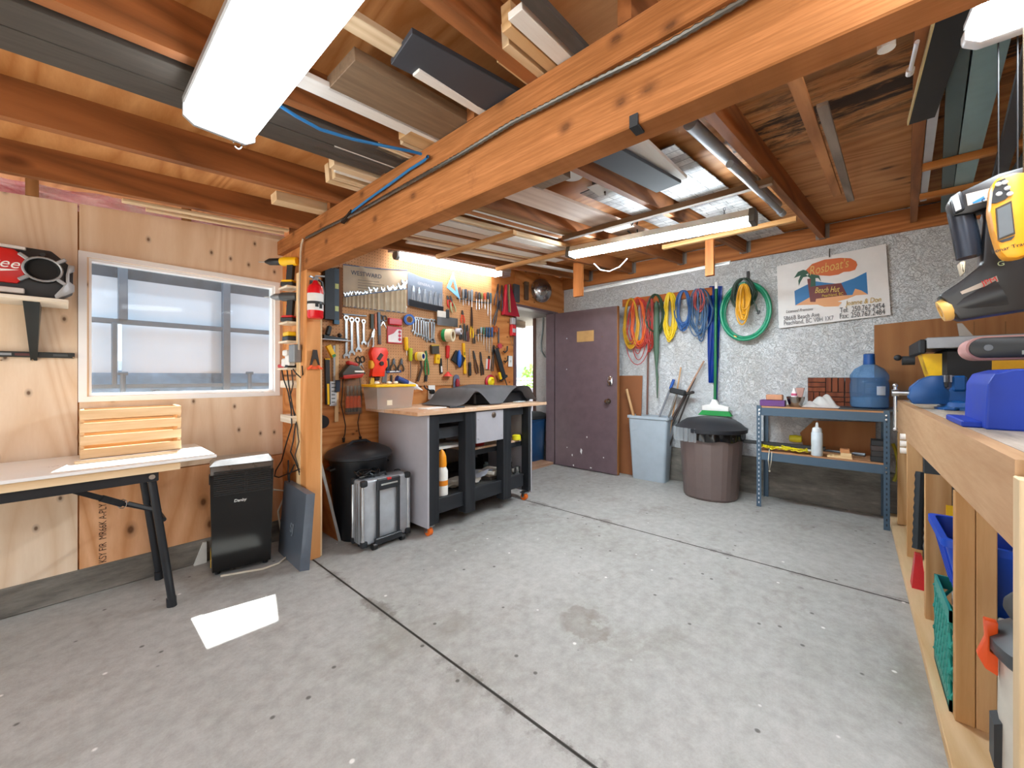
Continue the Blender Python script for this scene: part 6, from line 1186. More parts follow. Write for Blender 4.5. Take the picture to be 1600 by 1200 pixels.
b = MB(); b.lathe([(.31, .645), (.322, .65), (.325, .685), (.30, .70), (.27, .73), (.22, .762), (.12, .782), (.001, .786)], n=40); part('lid', b, plain('#23252a', .45), bb2)
# green broom and blue strap
t_ = thing('green_broom', 'green and white broom hanging upside up on the stucco wall above the brown bin', 'broom', at(1117, 650, X=4.52))
p0, p1 = at(1119, 447, X=4.57), at(1117, 634, X=4.54)
b = MB(); b.cyl(p0, p1, .014, n=12); part('pole', b, plain('#12703f', .4), t_, True); b = MB(); b.cyl(p0 + V((0, 0, .04)), p0 - V((0, 0, .03)), .016, n=12); part('white_tip', b, WHITE, t_, True)
a, c_ = at(1097, 634, X=4.5), at(1138, 643, X=4.5)
b = MB(); b.prism([(a.y, c_.z), (c_.y, c_.z), (c_.y - .0, c_.z + .045), (p1.y - .04, a.z + .02), (p1.y - .015, a.z + .07), (p1.y + .015, a.z + .07), (p1.y + .04, a.z + .02), (a.y, c_.z + .05)], 4.50, 4.56, MX, b=.003); part('head', b, WHITE, t_, True)
a2, c2 = at(1091, 642, X=4.5), at(1143, 651, X=4.5)
b = MB(); b.hull([(4.49, c2.y, c2.z), (4.57, c2.y, c2.z), (4.57, a2.y, c2.z), (4.49, a2.y, c2.z), (4.503, c_.y, c_.z), (4.557, c_.y, c_.z), (4.557, a.y, c_.z), (4.503, a.y, c_.z)]); part('bristles', b, plain('#128a3c', .7), t_, True)
TARP = plain('#1846a8', .3, 0, .12)
b = MB()
for k, (x0, x1, y1) in enumerate(((1112, 1111, 598), (1117, 1119, 630), (1123, 1122, 560))):
    b.grid(lambda u, v: at(x0 + (x1 - x0) * v + (u - .5) * (7 + 5 * math.sin(v * 3 + k)), 447 + (y1 - 447) * v, X=4.60 - .006 * k + .008 * math.sin(u * 6 + k + v * 5)), 6, 20, th=.003)
solo('blue_tarp', b, TARP, 'folded blue tarp hanging behind the green broom pole', 'tarp')
# hook board with cords
a, c_ = at(973, 468.6, X=4.595), at(1113, 449, X=4.595); zc = (a.z + c_.z) / 2
b = MB(); b.hull([(4.585, c_.y, c_.z - .085), (4.615, c_.y, c_.z - .085), (4.615, a.y, a.z - .085), (4.585, a.y, a.z - .085), (4.585, c_.y, c_.z), (4.615, c_.y, c_.z), (4.615, a.y, a.z), (4.585, a.y, a.z)]); solo('hook_board', b, wood('#b5642c', '#8f4a1c', 'Y', knot=.2), 'orange wooden hook board on the stucco wall holding the hanging cords', 'board')
def coil(lab, px0, px1, py0, py1, col, n=6, r=.006, name='extension_lead', cat='lead', wob=.12, X=4.56, seed=1, tail=None, tilt_=0, grp=None):
    rnd = random.Random(seed); a, c_ = at(px0, py0, X=X), at(px1, py1, X=X); yc, zc_ = (a.y + c_.y) / 2, (a.z + c_.z) / 2; hy, hz = abs(a.y - c_.y) / 2, abs(a.z - c_.z) / 2
    pts = []
    for k in range(n):
        ky, kz, dy, dz = rnd.uniform(1 - wob * 2.0, 1.05), rnd.uniform(1 - wob * 1.1, 1), rnd.uniform(-.6, .6) * wob, 0; xo = X + rnd.uniform(-.018, .018)
        top = zc_ + hz
        for i in range(24):
            t_ = 2 * math.pi * i / 24; sq = .75 + .25 * (1 - math.cos(t_)) * .5
            y = yc + hy * (ky * math.sin(t_) * (1.0 if math.cos(t_) < 0 else .85) + dy) + tilt_ * math.cos(t_)
            pts.append(V((xo + .006 * math.sin(t_ * 2 + k), y, top - kz * hz * (1 - math.cos(t_)))))
    b = MB(); b.tube(pts, r, 6, closed=True)
    if tail: b.tube([at(x, y, X=X - .02) for x, y in tail], r, 6)
    return solo(name, b, plain(col, .45), lab, cat, grp)
coil('ochre yellow cord coiled at the left end of the hook board', 974, 998, 468, 545, '#c9981e', 11, .007, seed=2)
coil('orange cord coiled second on the hook board', 986, 1009, 466, 543, '#e0641e', 10, .007, seed=3, tilt_=.01)
coil('thin red cord drooping lowest below the ochre and orange cords', 978, 1022, 470, 578, '#b8302c', 8, .005, seed=4, wob=.35)
coil('dark red cord coiled behind the dark green cord', 1008, 1024, 466, 556, '#a8342a', 8, .006, seed=14, wob=.3)
coil('dark green cord coiled in a tall oval on the hook board', 1010, 1038, 462, 524, '#23402a', 11, .008, seed=5)
coil('bright yellow rope bundle in the middle of the hook board', 1036, 1058, 459, 535, '#e6c51a', 15, .007, 'rope', 'rope', seed=6, wob=.3)
coil('blue cord coiled right of the yellow rope', 1055, 1081, 456, 517, '#2a5c9c', 13, .0065, seed=7, wob=.2, tail=[(1066, 512), (1064, 516), (1070, 509)])
coil('slate blue cord with low loops near the right end of the hook board', 1073, 1111, 454, 534, '#3c5f86', 11, .0065, seed=8, wob=.4)
coil('pinkish red cord looped on top of the slate blue cord', 1083, 1102, 453, 489, '#b8504e', 6, .006, seed=9, wob=.25)
b = MB(); a = at(1026, 468, X=4.56); b.lathe([(.012, 0), (.03, .18), (.036, .5), (.03, .72), (.008, .78)], c=(4.555, a.y, a.z - .80), n=12); b.tube([V((4.555, a.y, a.z - .8)), at(1027, 590, X=4.56), at(1027, 622, X=4.57)], [.012, .014, .006], 8); solo('furled_umbrella', b, plain('#4f6a58', .6), 'grey-green furled cover hanging in front of the dark green cord', 'cover')
b = MB(); b.cyl(at(1013, 538, X=4.59), at(1011, 648, X=4.55), .010, n=10); b.ball(at(1012, 534, X=4.58), .02); solo('hanging_stick', b, plain('#6d4638', .5), 'dark brown stick hanging below the dark red cord down to the slim bin', 'stick')
# hose ring
cq = at(1164.5, 487, X=4.55)
ry = abs(at(1121, 487, X=4.55).y - at(1208, 487, X=4.55).y) / 2 - .03; rz = abs(at(1164, 438, X=4.55).z - at(1164, 535, X=4.55).z) / 2 - .03
gh = thing('garden_hose', 'green garden hose coiled in a wide ring on the stucco wall', 'hose', cq - V((0, 0, rz)))
pts = []
for k in range(5):
    for i in range(40):
        t_ = 2 * math.pi * i / 40; kk = 1 - .05 * (k % 3) + .012 * math.sin(t_ * 2 + k); pts.append(V((4.545 + .018 * ((k * 2) % 5 - 2) / 2, cq.y + ry * kk * math.sin(t_), cq.z + rz * kk * math.cos(t_))))
b = MB(); b.tube(pts, .014, 8, closed=True); part('hose', b, plain('#14906a', .35), gh, True)
e0, e1 = at(1146, 525, X=4.53), at(1151, 527, X=4.53); b = MB(); b.cyl(e0, e1, .014, n=12); part('brass_end', b, plain('#b08a4a', .3, .8), gh, True)
t_ = thing('wall_hook', 'dark metal hook holding the garden hose on the stucco wall', 'hook', at(1169, 432, X=4.6)); a = at(1169, 424, X=4.61); b = MB(); b.bb((4.595, a.y - .012, a.z - .13), (4.618, a.y + .012, a.z), b=.002); b.tube([V((4.6, a.y, a.z - .12)), V((4.52, a.y, a.z - .13)), V((4.5, a.y, a.z - .1))], .007, 8); part('hook', b, plain('#2f2b28', .5, .3), t_, True)
coil('dark green cord coiled small inside the garden hose ring', 1141, 1181, 438, 484, '#1d3526', 13, .007, X=4.50, seed=21, wob=.18, tail=[(1178, 470), (1181, 478), (1183, 487)])
b = MB(); q = at(1185, 488, X=4.5); b.box(q, (.02, .02, .04), rot=(R(20), 0, 0), b=.004); solo('black_plug', b, BLACK, 'small black plug dangling inside the garden hose ring', 'plug')
coil('orange-yellow rope knotted inside the garden hose ring', 1152, 1172, 446, 508, '#dba01c', 15, .008, 'rope', 'rope', X=4.47, seed=23, wob=.45)
# business sign
XS = 4.588
def Q(zx, zy, X=XS): return at(1200 + zx / 7.27, 370 + zy / 7.27, X=X)
def yz(pts, X=XS): return [(q.y, q.z) for q in (Q(*p, X) for p in pts)]
sg = thing('business_sign', 'white painted business sign with palm tree picture hung on the stucco wall', 'sign', Q(745, 985))
SGW = plain('#dedad7', .5, 0, .04)
b = MB(); b.prism(yz([(100, 335), (1340, 80), (1395, 885), (125, 1040)]), XS, XS + .012, MX); part('board', b, SGW, sg, True)
k_ = [0]
def art(pts, col, name='picture'):
    k_[0] += 1; x = XS - .0006 * k_[0]; b = MB(); b.prism(yz(pts), x, x + .0008, MX); part(name, b, plain(col, .5, 0, .04), sg, True)
art([(300, 615), (440, 545), (540, 505), (640, 520), (800, 535), (980, 470), (1118, 400), (1135, 655), (1000, 660), (480, 720), (310, 780)], '#1e6ea8', 'painted_sea')
art([(540, 505), (640, 520), (800, 535), (830, 515), (830, 470), (540, 470)], '#dedad7', 'painted_sky')
art([(310, 780), (470, 690), (960, 660), (990, 590), (1060, 610), (1135, 655), (1000, 665), (900, 705), (790, 735), (840, 745), (800, 790), (640, 795), (560, 770), (400, 775)], '#d99a66', 'painted_sand')
art([(445, 480), (540, 460), (530, 560), (830, 525), (900, 660), (545, 705), (540, 740), (480, 740)], '#6b2420', 'painted_hut')
art([(430, 380), (500, 310), (640, 260), (820, 240), (940, 245), (1000, 280), (1015, 320), (990, 375), (930, 395), (860, 400), (800, 430), (700, 445), (600, 440), (520, 430), (470, 440)], '#c8622c', 'painted_roof')
art([(295, 470), (340, 400), (400, 375), (440, 385), (465, 415), (430, 430), (460, 450), (400, 460), (370, 510), (350, 560), (345, 500), (370, 440)], '#174a34', 'painted_palm')
art([(465, 415), (520, 430), (580, 440), (605, 510), (570, 470), (540, 470), (540, 560), (480, 570), (490, 480), (450, 450)], '#174a34', 'painted_palm')
xd = Q(900, 900) - Q(200, 1000); xd = V((0, xd.y, xd.z)); up_ = V((0, -xd.z, xd.y)); up_ = up_ if up_.z > 0 else -up_
xd.normalize(); up_.normalize(); upv = V((0, 0, 1))
def st(txt, z0, z1, size, col, sh=0.0):
    """lettering from z0 to z1 along its middle line on the sign"""
    a, c_ = Q(*z0, XS - .008), Q(*z1, XS - .008); d = (c_ - a); u = V((0, -d.z, d.y)); u = u if u.z > 0 else -u
    o = letters(txt, size, face_M((a + c_) / 2, d, u), plain(col, .5), sg, sh=sh)
    xs = [v.co.x for v in o.data.vertices]; k = d.length / (max(xs) - min(xs)); m_ = (max(xs) + min(xs)) / 2
    o.data.transform(Matrix.Diagonal((k, 1, 1, 1)) @ Matrix.Translation((-m_, 0, 0)))
st("Rosboat's", (470, 395), (920, 295), .12, '#d8b05c', .3); st('Beach Hut', (535, 612), (815, 595), .075, '#dfc060', .25); st('Peachland, BC', (615, 672), (855, 645), .036, '#d8b43c')
st('Joanne & Don', (875, 760), (1285, 710), .062, '#b99428', .2); st('Licensed Premises', (205, 852), (512, 818), .04, '#4a4a4e', .25)
st('5866B Beach Ave', (178, 932), (584, 882), .058, '#3f4146'); st('Peachland, BC V0H 1X7', (180, 985), (745, 922), .058, '#4a4c51'); st('Tel:  250.767.2454', (815, 838), (1322, 785), .066, '#2c2e33'); st('Fax: 250.767.2484', (815, 905), (1328, 852), .066, '#2c2e33')
b = MB(); q = Q(700, 130); q2 = Q(700, 235); b.tube([V((4.615, q.y, q.z)), V((XS - .01, q.y, q.z - .01)), V((XS - .012, q2.y, q2.z))], .005, 6); part('hanging_hook', b, plain('#6b6a66', .4, .6), sg, True)
# shelf unit
SB = plain('#43586a', .45, .2, .06); SHW = wood('#c99a72', '#ad7d56', 'Y', knot=0)
sx0, sx1, sy0, sy1 = 4.185, 4.585, -.205, .675
su = thing('steel_shelf', 'blue-grey steel shelf unit with two wooden shelves on the stucco wall', 'shelf unit', (4.385, .235, 0))
HOLE = plain('#c4c8cc', .5)
for x in (sx0, sx1 - .035):
    for y, s_ in ((sy0, 1), (sy1, -1)):
        b = MB(); b.bb((x, y - .0015 * s_, 0), (x + .035, y + .0015 * s_, .925)); xe = x if x == sx0 else x + .035; b.bb((xe - .0015, min(y, y + s_ * .035), 0), (xe + .0015, max(y, y + s_ * .035), .925)); part('upright', b, SB, su, True)
        if x == sx0:
            b = MB()
            for k in range(22): b.bb((xe - .0025, y + s_ * .013, .03 + k * .04), (xe - .001, y + s_ * .021, .048 + k * .04))
            part('slot', b, HOLE if y > 0 else plain('#1d2730', .6), su, True)
for z in (.905, .50):
    b = MB(); b.bb((sx0 + .003, sy0 + .002, z - .07), (sx0 + .008, sy1 - .002, z)); b.bb((sx0 + .003, sy0 + .002, z - .01), (sx0 + .03, sy1 - .002, z)); part('beam', b, SB, su, True)
    b = MB(); b.bb((sx1 - .008, sy0 + .002, z - .07), (sx1 - .003, sy1 - .002, z)); part('beam', b, SB, su, True)
    for y in (sy0 + .004, sy1 - .009): b = MB(); b.bb((sx0 + .01, y, z - .07), (sx1 - .01, y + .005, z - .001)); part('side_beam', b, SB, su, True)
    b = MB(); b.bb((sx0 + .009, sy0 + .012, z + .0005), (sx1 - .009, sy1 - .012, z + .013)); part('shelf_board', b, SHW, su, True)
    for y in (sy0 + .02, sy1 - .02):
        for dz in (-.018, -.05): b = MB(); b.cyl((sx0 + .004, y, z + dz), (sx0 - .004, y, z + dz), .006, n=8); part('rivet', b, CHROME, su, True)
T1, T2 = .9185, .5135
def yat(px, X): return at(px, 640, X=X).y
b = MB(); y0, y1 = yat(1188, 4.25), yat(1227, 4.25); b.bb((4.22, y1, T1), (4.34, y0, T1 + .055), b=.003); solo('purple_box', b, plain('#5b2a72', .4), 'flat purple box at the left end of the steel shelf top', 'box')
b = MB(); y0, y1 = yat(1197, 4.25), yat(1223, 4.25); b.bb((4.23, y1, T1 + .0555), (4.31, y0, T1 + .105), b=.006); solo('sanding_sponge', b, plain('#c08a6a', .8), 'tan sponge block lying on the purple box', 'sponge')
yb_ = yat(1243, 4.28); mb_ = thing('steel_bowl', 'small steel bowl holding odds and ends beside the purple box', 'bowl', (4.28, yb_, T1)); b = MB(); b.lathe([(.04, 0), (.045, .005), (.062, .06), (.068, .09), (.064, .09), (.05, .02), (.001, .012)], n=28); part('bowl', b, metal('#a8a5a0', .25), mb_)
t_ = thing('spray_bottle', 'small white spray bottle with a pink label standing in the steel bowl', 'bottle', (4.28, yb_ + .01, T1 + .015)); b = MB(); b.lathe([(.02, 0), (.022, .01), (.022, .11), (.01, .13), (.01, .15)], n=16); part('bottle', b, plain('#e3dfdf', .4), t_); b = MB(); b.lathe([(.0225, .085), (.0225, .105)], n=16, cap=False); part('label', b, plain('#c8557a', .5), t_)
t_ = thing('paint_brush', 'pinkish brush standing in the steel bowl', 'brush', (4.27, yb_ - .035, T1 + .02)); b = MB(); b.hull([(-.012, -.01, .05), (.012, -.01, .05), (.012, .01, .05), (-.012, .01, .05), (-.03, -.03, .15), (.03, -.03, .15), (.03, .03, .15), (-.03, .03, .15)]); part('bristles', b, plain('#b58c82', .8), t_); b = MB(); b.cyl((0, 0, 0), (0, 0, .055), .008); part('handle', b, WOODH, t_)
# deck tiles
DT = wood('#8a4a2c', '#6b3520', 'Z', knot=0)
def tile(lab, ya, z0, seedrot):
    t_ = thing('deck_tile', lab, 'deck tile', (4.53, ya - .13, z0)); s_ = .13
    b = MB(); b.bb((4.545, ya - .26, z0), (4.555, ya, z0 + .26)); part('backing', b, SOFTBLACK, t_, True)
    for qy in range(2):
        for qz in range(2):
            for k in range(3):
                yy, zz = ya - s_ * (qy + 1), z0 + s_ * qz; w = s_ / 3
                lo, hi = ((yy + .002, zz + w * k + .003), (yy + s_ - .002, zz + w * (k + 1) - .003)) if (qy + qz + seedrot) % 2 else ((yy + w * k + .003, zz + .002), (yy + w * (k + 1) - .003, zz + s_ - .002))
                b = MB(); b.bb((4.53, lo[0], lo[1]), (4.545, hi[0], hi[1]), b=.002); part('slat', b, DT, t_, True)
ya = yat(1262, 4.53); tile('left dark red slatted wooden deck tile standing behind the white towel', ya, T1, 0); tile('right dark red slatted wooden deck tile half behind the water jug', ya - .262, T1, 1)
y0, y1 = yat(1253, 4.27), yat(1314, 4.27)
b = MB(); b.grid(lambda u, v: V((4.22 + .16 * v, y0 + (y1 - y0) * u, T1 + .006 + max(0, math.sin(u * 3.1) * math.sin(min(1, v * 1.3) * 2.9)) * (.085 + .03 * math.sin(u * 9 + v * 5) + .02 * math.sin(u * 21 + v * 13)))), 44, 22, th=-.005); solo('white_towel', b, plain('#efedea', .9, 0, .04), 'crumpled white towel on top of the steel shelf', 'towel', ang=80)
jy = yat(1358, 4.33); jr = abs(yat(1327, 4.33) - yat(1390, 4.33)) / 2
b = MB(); b.bb((4.20, jy - .17, T1), (4.50, jy + .19, T1 + .012), b=.003); solo('dark_tray', b, plain('#3a4046', .5), 'flat dark tray under the blue water jug', 'tray')
jg = thing('water_jug', 'big translucent blue water jug on the steel shelf', 'water jug', (4.34, jy, T1 + .0125))
b = MB(); b.lathe([(jr * .8, 0), (jr * .95, .01), (jr, .03), (jr * .97, .09), (jr, .11), (jr, .2), (jr * .94, .22), (jr, .24), (jr * .98, .27), (jr * .75, .32), (jr * .32, .355), (jr * .28, .36), (jr * .28, .40)], n=36); part('bottle', b, glass('#7fb0e0', .08, .2, 'blue clear plastic', tint='#c3dbf2'), jg)
b = MB(); b.lathe([(jr * .92, .012), (jr * .95, .04), (jr * .94, .09)], n=32); part('water', b, glass('#c3d6e6', .03, .2, 'water', tint='#d0dfea'), jg)
b = MB(); b.lathe([(jr * .3, .355), (jr * .31, .36), (jr * .29, .44), (jr * .2, .445)], n=24); part('cap', b, plain('#1d4f92', .35), jg); b = MB(); b.grid(lambda u, v: V((jr * 1.01 * math.cos(R(200 + 30 * u)), jr * 1.01 * math.sin(R(200 + 30 * u)), .11 + .07 * v)), 6, 2); part('label', b, plain('#c3cfe2', .5), jg)
# second shelf
b = MB(); y0, y1 = yat(1250, 4.55), yat(1368, 4.55); b.prism([(y0, .66), (y0 - .1, .78), (y1, .80), (y1, T2 + .001), (y0 - .03, T2 + .001)], 4.545, 4.552, MX); solo('cardboard_piece', b, CARD, 'torn brown cardboard piece standing behind the squeeze bottle', 'cardboard')
b = MB(); b.bb((4.24, yat(1290, 4.27), T2 + .045), (4.28, yat(1162, 4.27), T2 + .075), b=.003); solo('black_bar', b, BLACK, 'long black bar lying over the yellow straps and out of the steel shelf', 'bar')
b = MB(); b.cyl((4.255, yat(1190, 4.3), T2 + .035), (4.255, yat(1268, 4.3), T2 + .035), .009, n=10); solo('white_tube', b, WHITE, 'white tube lying under the black bar on the lower steel shelf', 'tube')
rnd = random.Random(8); b = MB(); ys_, ye = yat(1187, 4.25), yat(1262, 4.25)
for k in range(7): b.tube([V((4.215 + .011 * k + .02 * math.sin(i * .9 + k), ys_ + (ye - ys_) * i / 14, T2 + .016 + .022 * abs(math.sin(i * .8 + k * 1.4)) + .004 * k)) for i in range(15)], .011, 6, flat=.5)
solo('yellow_strap', b, plain('#dcd01e', .5), 'bright yellow straps heaped at the left of the lower steel shelf', 'strap')
b = MB(); b.lathe([(.002, -.05), (.03, -.045), (.035, 0), (.03, .045), (.002, .05)], c=(4.45, yat(1243, 4.45), T2 + .1), M=Matrix.Rotation(R(90), 4, 'X'), n=16); solo('yellow_bundle', b, plain('#d8cf28', .5), 'yellow rolled bundle behind the black bar on the lower steel shelf', 'bundle')
b = MB(); q0 = yat(1203, 4.18); b.tube([V((4.19, q0 + .005, T2 + .018)), V((4.176, q0 + .005, T2)), V((4.174, q0 + .012, T2 - .08)), V((4.174, q0 + .002, T2 - .17)), V((4.174, q0 - .012, T2 - .08)), V((4.178, q0 - .015, T2))], .003, 6); b.ball((4.174, q0 + .002, T2 - .175), .008); solo('white_string', b, plain('#d9d0bc', .7), 'white string loop hanging off the front of the lower steel shelf', 'string')
yq = yat(1276.5, 4.23); t_ = thing('squeeze_bottle', 'translucent white squeeze bottle on the lower steel shelf', 'bottle', (4.23, yq, T2)); b = MB(); b.lathe([(.036, 0), (.04, .006), (.04, .19), (.034, .205)], n=24); part('bottle', b, plain('#cdd6dd', .3), t_); b = MB(); b.lathe([(.034, .205), (.036, .21), (.03, .235), (.012, .245), (.008, .28), (.002, .285)], n=18); part('cap', b, plain('#d5dade', .35), t_)
for k, (px, w, z, hgt, l) in enumerate(((1312, .16, 0, .016, 'flat pale wood offcut under the wood blocks on the lower steel shelf'), (1322, .07, .0165, .03, 'pale wood block in the middle of the lower steel shelf'), (1320, .06, .047, .028, 'orange-brown wood block stacked on the pale one'))): y_ = yat(px, 4.24); b = MB(); b.bb((4.21, y_ - w / 2, T2 + z), (4.30, y_ + w / 2, T2 + z + hgt), b=.001); solo('wood_block', b, (PINEY, PINEY, wood('#c98d5c', '#b0703e', 'Y', knot=0))[k], l, 'block')
b = MB(); b.cyl((4.38, yat(1287, 4.38), T2 + .03), (4.33, yat(1352, 4.33), T2 + .03), .01, n=10); b.cyl((4.345, yat(1335, 4.33), T2 + .03), (4.33, yat(1352, 4.33), T2 + .03), .016, n=10); solo('dark_rod', b, DARKSTEEL, 'dark rod lying behind the wood blocks on the lower steel shelf', 'rod')
for k in range(4): y0, y1 = yat(1360, 4.25), yat(1382, 4.25); b = MB(); b.bb((4.22, y1, T2 + .043 * k), (4.34, y0 - .003 * (k % 2), T2 + .043 * k + .042), b=.003); solo('black_block', b, plain(('#1f2022', '#2b2624', '#3a2e2b', '#1c1d20')[k], .5), ('bottom', 'second lowest', 'second highest', 'top')[k] + ' dark block of the stack at the right end of the lower steel shelf', 'block', 'dark blocks on the lower steel shelf')
# cardboard sheet on the wall at the right, under the sign
b = MB(); q0, q1 = at(1366, 508, X=4.598), at(1600, 483, X=4.598); b.prism([(q0.y, q0.z), (q1.y - .1, q1.z + .003), (q1.y - .1, .93), (q0.y, .93)], 4.598, 4.606, MX)
cbd = thing('cardboard_sheet', 'big flat brown cardboard sheet fixed to the stucco wall behind the blue vise', 'cardboard', (4.6, q1.y, .93)); part('sheet', b, CARD, cbd, True)
for px in (1522, 1571): q = at(px, 500, X=4.597); b = MB(); b.bb((4.5965, q.y - .004, .95), (4.5978, q.y + .004, q.z - .01)); part('fold', b, plain('#8a5f38', .8), cbd, True)
# ---------------------------------------------------------------- workbench on the right
BY = -.25
GLU = wood('#cba680', '#b88f68', 'X', knot=.4, blot=.15, ring=.5); GLUZ = wood('#d6ac7c', '#bd8e58', 'Z', knot=.4)
t = NT('worn bench top').set(.6); n = t.noise(t.coord((.15, 1, 1), True), 14, 5, .7); t.col(t.ramp(n, [(.3, '#8f8478'), (.55, '#b8ab9c'), (.75, '#cfc5b8')])); BTOP = t.m
wb = thing('built_in_workbench', 'long built-in wooden workbench along the right wall carrying the blue vise', 'workbench', (2.8, -.7, 0))
def zt_(x): return 1.018 - .0055 * (x - 1.25)
def zb_(x): return .832 - .022 * (x - 1.25)
xa, xb = 1.296, 4.40
b = MB(); b.hull([(xa, BY - .04, zb_(xa)), (xb, BY - .04, zb_(xb)), (xb, BY, zb_(xb)), (xa, BY, zb_(xa)), (xa, BY - .04, zt_(xa) + .0), (xb, BY - .04, zt_(xb)), (xb, BY, zt_(xb)), (xa, BY, zt_(xa))]); part('front_beam', b, GLU, wb, True)
b = MB(); b.hull([(xa, YR + .002, zt_(xa) - .04), (xb, YR + .002, zt_(xb) - .04), (xb, BY - .0405, zt_(xb) - .04), (xa, BY - .0405, zt_(xa) - .04), (xa, YR + .002, zt_(xa) + .001), (xb, YR + .002, zt_(xb) + .001), (xb, BY - .0405, zt_(xb) + .001), (xa, BY - .0405, zt_(xa) + .001)]); part('bench_top', b, BTOP, wb, True)
for x0, d in ((2.69, .085), (3.54, .07), (4.27, .06)):
    b = MB(); b.bb((x0, BY - d - .003, .0405), (x0 + .04, BY - .003, zb_(x0) + .1 - .11), b=.002); part('leg', b, GLUZ, wb, True)
for y1 in (BY - .003, BY - .049): b = MB(); b.bb((1.957, y1 - .0445, .0405), (1.997, y1, zb_(1.957) - .012), b=.002); part('leg', b, GLUZ, wb, True)
b = MB(); b.bb((.9, BY - .08, 0), (4.57, BY + .034, .04), b=.002); part('sole_plate', b, wood('#e0c39a', '#cba87a', 'X', knot=.3), wb, True)
b = MB(); b.bb((2.685, BY - .085, zb_(2.7) - .07), (2.735, BY - .0, zb_(2.7) - .002)); part('bracket', b, plain('#33383c', .5, .3), wb, True)
b = MB(); b.bb((1.25, BY - .085, 0.0405), (1.294, BY + .003, .985), b=.002); part('leg', b, wood('#e2cba6', '#cfb48c', 'Z', knot=.3), wb, True)
b = MB(); b.bb((1.245, BY - .085, .986), (1.285, BY - .012, 1.40), b=.002); solo('white_upright', b, plain('#d9dcdc', .5), 'white upright standing at the near end of the wooden workbench', 'upright')
# vise
VB = plain('#17508f', .35, .1, .15)
vz = zt_(3.2) + .0015; vs = thing('bench_vise', 'blue steel bench vise bolted near the far end of the wooden workbench', 'vise', (3.2, -.45, vz))
b = MB(); b.lathe([(.115, 0), (.115, .012), (.09, .018), (.085, .04), (.07, .05)], n=32); 
for a_ in (30, 150, 270): b.box((.12 * math.cos(R(a_)), .12 * math.sin(R(a_)), .008), (.06, .05, .016), rot=(0, 0, R(a_)), b=.006)
part('swivel_base', b, VB, vs)
b = MB(); b.hull([(-.05, -.16, .05), (.05, -.16, .05), (.05, .09, .05), (-.05, .09, .05), (-.045, -.17, .12), (.045, -.17, .12), (.045, .06, .12), (-.045, .06, .12)]); b.bb((-.06, .0, .10), (.06, .055, .185), b=.01); b.bb((-.045, -.2, .09), (.045, -.1, .14), b=.01); part('fixed_jaw', b, VB, vs)
b = MB(); b.prism([(.06, .03), (.20, .025), (.22, .06), (.21, .12), (.17, .165), (.13, .185), (.085, .185), (.08, .12), (.06, .1)], -.05, .05, MX, b=.006); part('moving_jaw', b, VB, vs)
b = MB(); b.bb((-.062, .055, .15), (.062, .063, .187)); b.bb((-.062, .079, .15), (.062, .085, .187)); part('jaw_plate', b, STEEL, vs)
b = MB(); b.cyl((0, .2, .085), (0, .275, .085), .014, n=14); b.cyl((0, .255, .085), (0, .285, .085), .02, n=14); part('screw', b, STEEL, vs)
b = MB(); b.cyl((0, .27, .125), (0, .27, -.125), .008, n=10); b.ball((0, .27, .128), .012); b.ball((0, .27, -.128), .012); part('handle', b, plain('#c3c6c9', .25, .8), vs)
b = MB(); b.tube([(.055, -.02, .09), (.08, -.02, .085), (.1, -.01, .05), (.1, 0, .02)], .012, 8); part('lock_lever', b, VB, vs); b = MB(); b.cyl((-.09, .0, .02), (-.09, 0, .055), .009); b.box((-.09, 0, .058), (.06, .012, .01), b=.003); part('lock_nut', b, STEEL, vs)
# portable table saw
sz = zt_(3.9) + .0015; ts = thing('table_saw', 'portable table saw with grey top and yellow base behind the blue vise', 'table saw', (3.9, -.68, sz))
b = MB(); b.bb((3.60, -1.15, sz + .36), (4.22, -.345, sz + .43), b=.004); part('saw_table', b, plain('#9a9ea2', .35, .5), ts, True)
b = MB(); b.bb((3.66, -1.1, sz + .10), (4.16, -.42, sz + .359), b=.02); part('saw_body', b, plain('#15171a', .55), ts, True)
b = MB(); b.bb((3.655, -.95, sz + .16), (3.66, -.62, sz + .28), b=.0); part('yellow_panel', b, plain('#d9a21c', .45), ts, True)
b = MB(); b.bb((3.64, -1.12, sz), (4.2, -.40, sz + .1), b=.02); part('saw_base', b, plain('#20262c', .5), ts, True)
b = MB(); b.hull([(3.68, -.42, sz + .12), (3.9, -.42, sz + .12), (3.9, -.38, sz + .12), (3.68, -.38, sz + .12), (3.68, -.42, sz + .33), (3.9, -.42, sz + .33), (3.9, -.33, sz + .33), (3.68, -.33, sz + .33)]); part('yellow_side', b, YELLOW, ts, True)
b = MB(); b.bb((3.60, -.344, sz + .33), (4.2, -.31, sz + .42), b=.008); b.cyl((3.7, -.30, sz + .29), (3.7, -.24, sz + .29), .03, n=16); b.ball((3.7, -.22, sz + .31), .02); part('rail_knob', b, SOFTBLACK, ts, True)
b = MB(); b.hull([(3.72, -.56, sz + .431), (3.74, -.56, sz + .431), (3.74, -.50, sz + .431), (3.72, -.50, sz + .431), (3.72, -.51, sz + .52), (3.74, -.51, sz + .52), (3.74, -.49, sz + .52), (3.72, -.49, sz + .52)]); part('blade_guard', b, glass('#d5d2cc', .1, .4, 'clear guard'), ts, True)
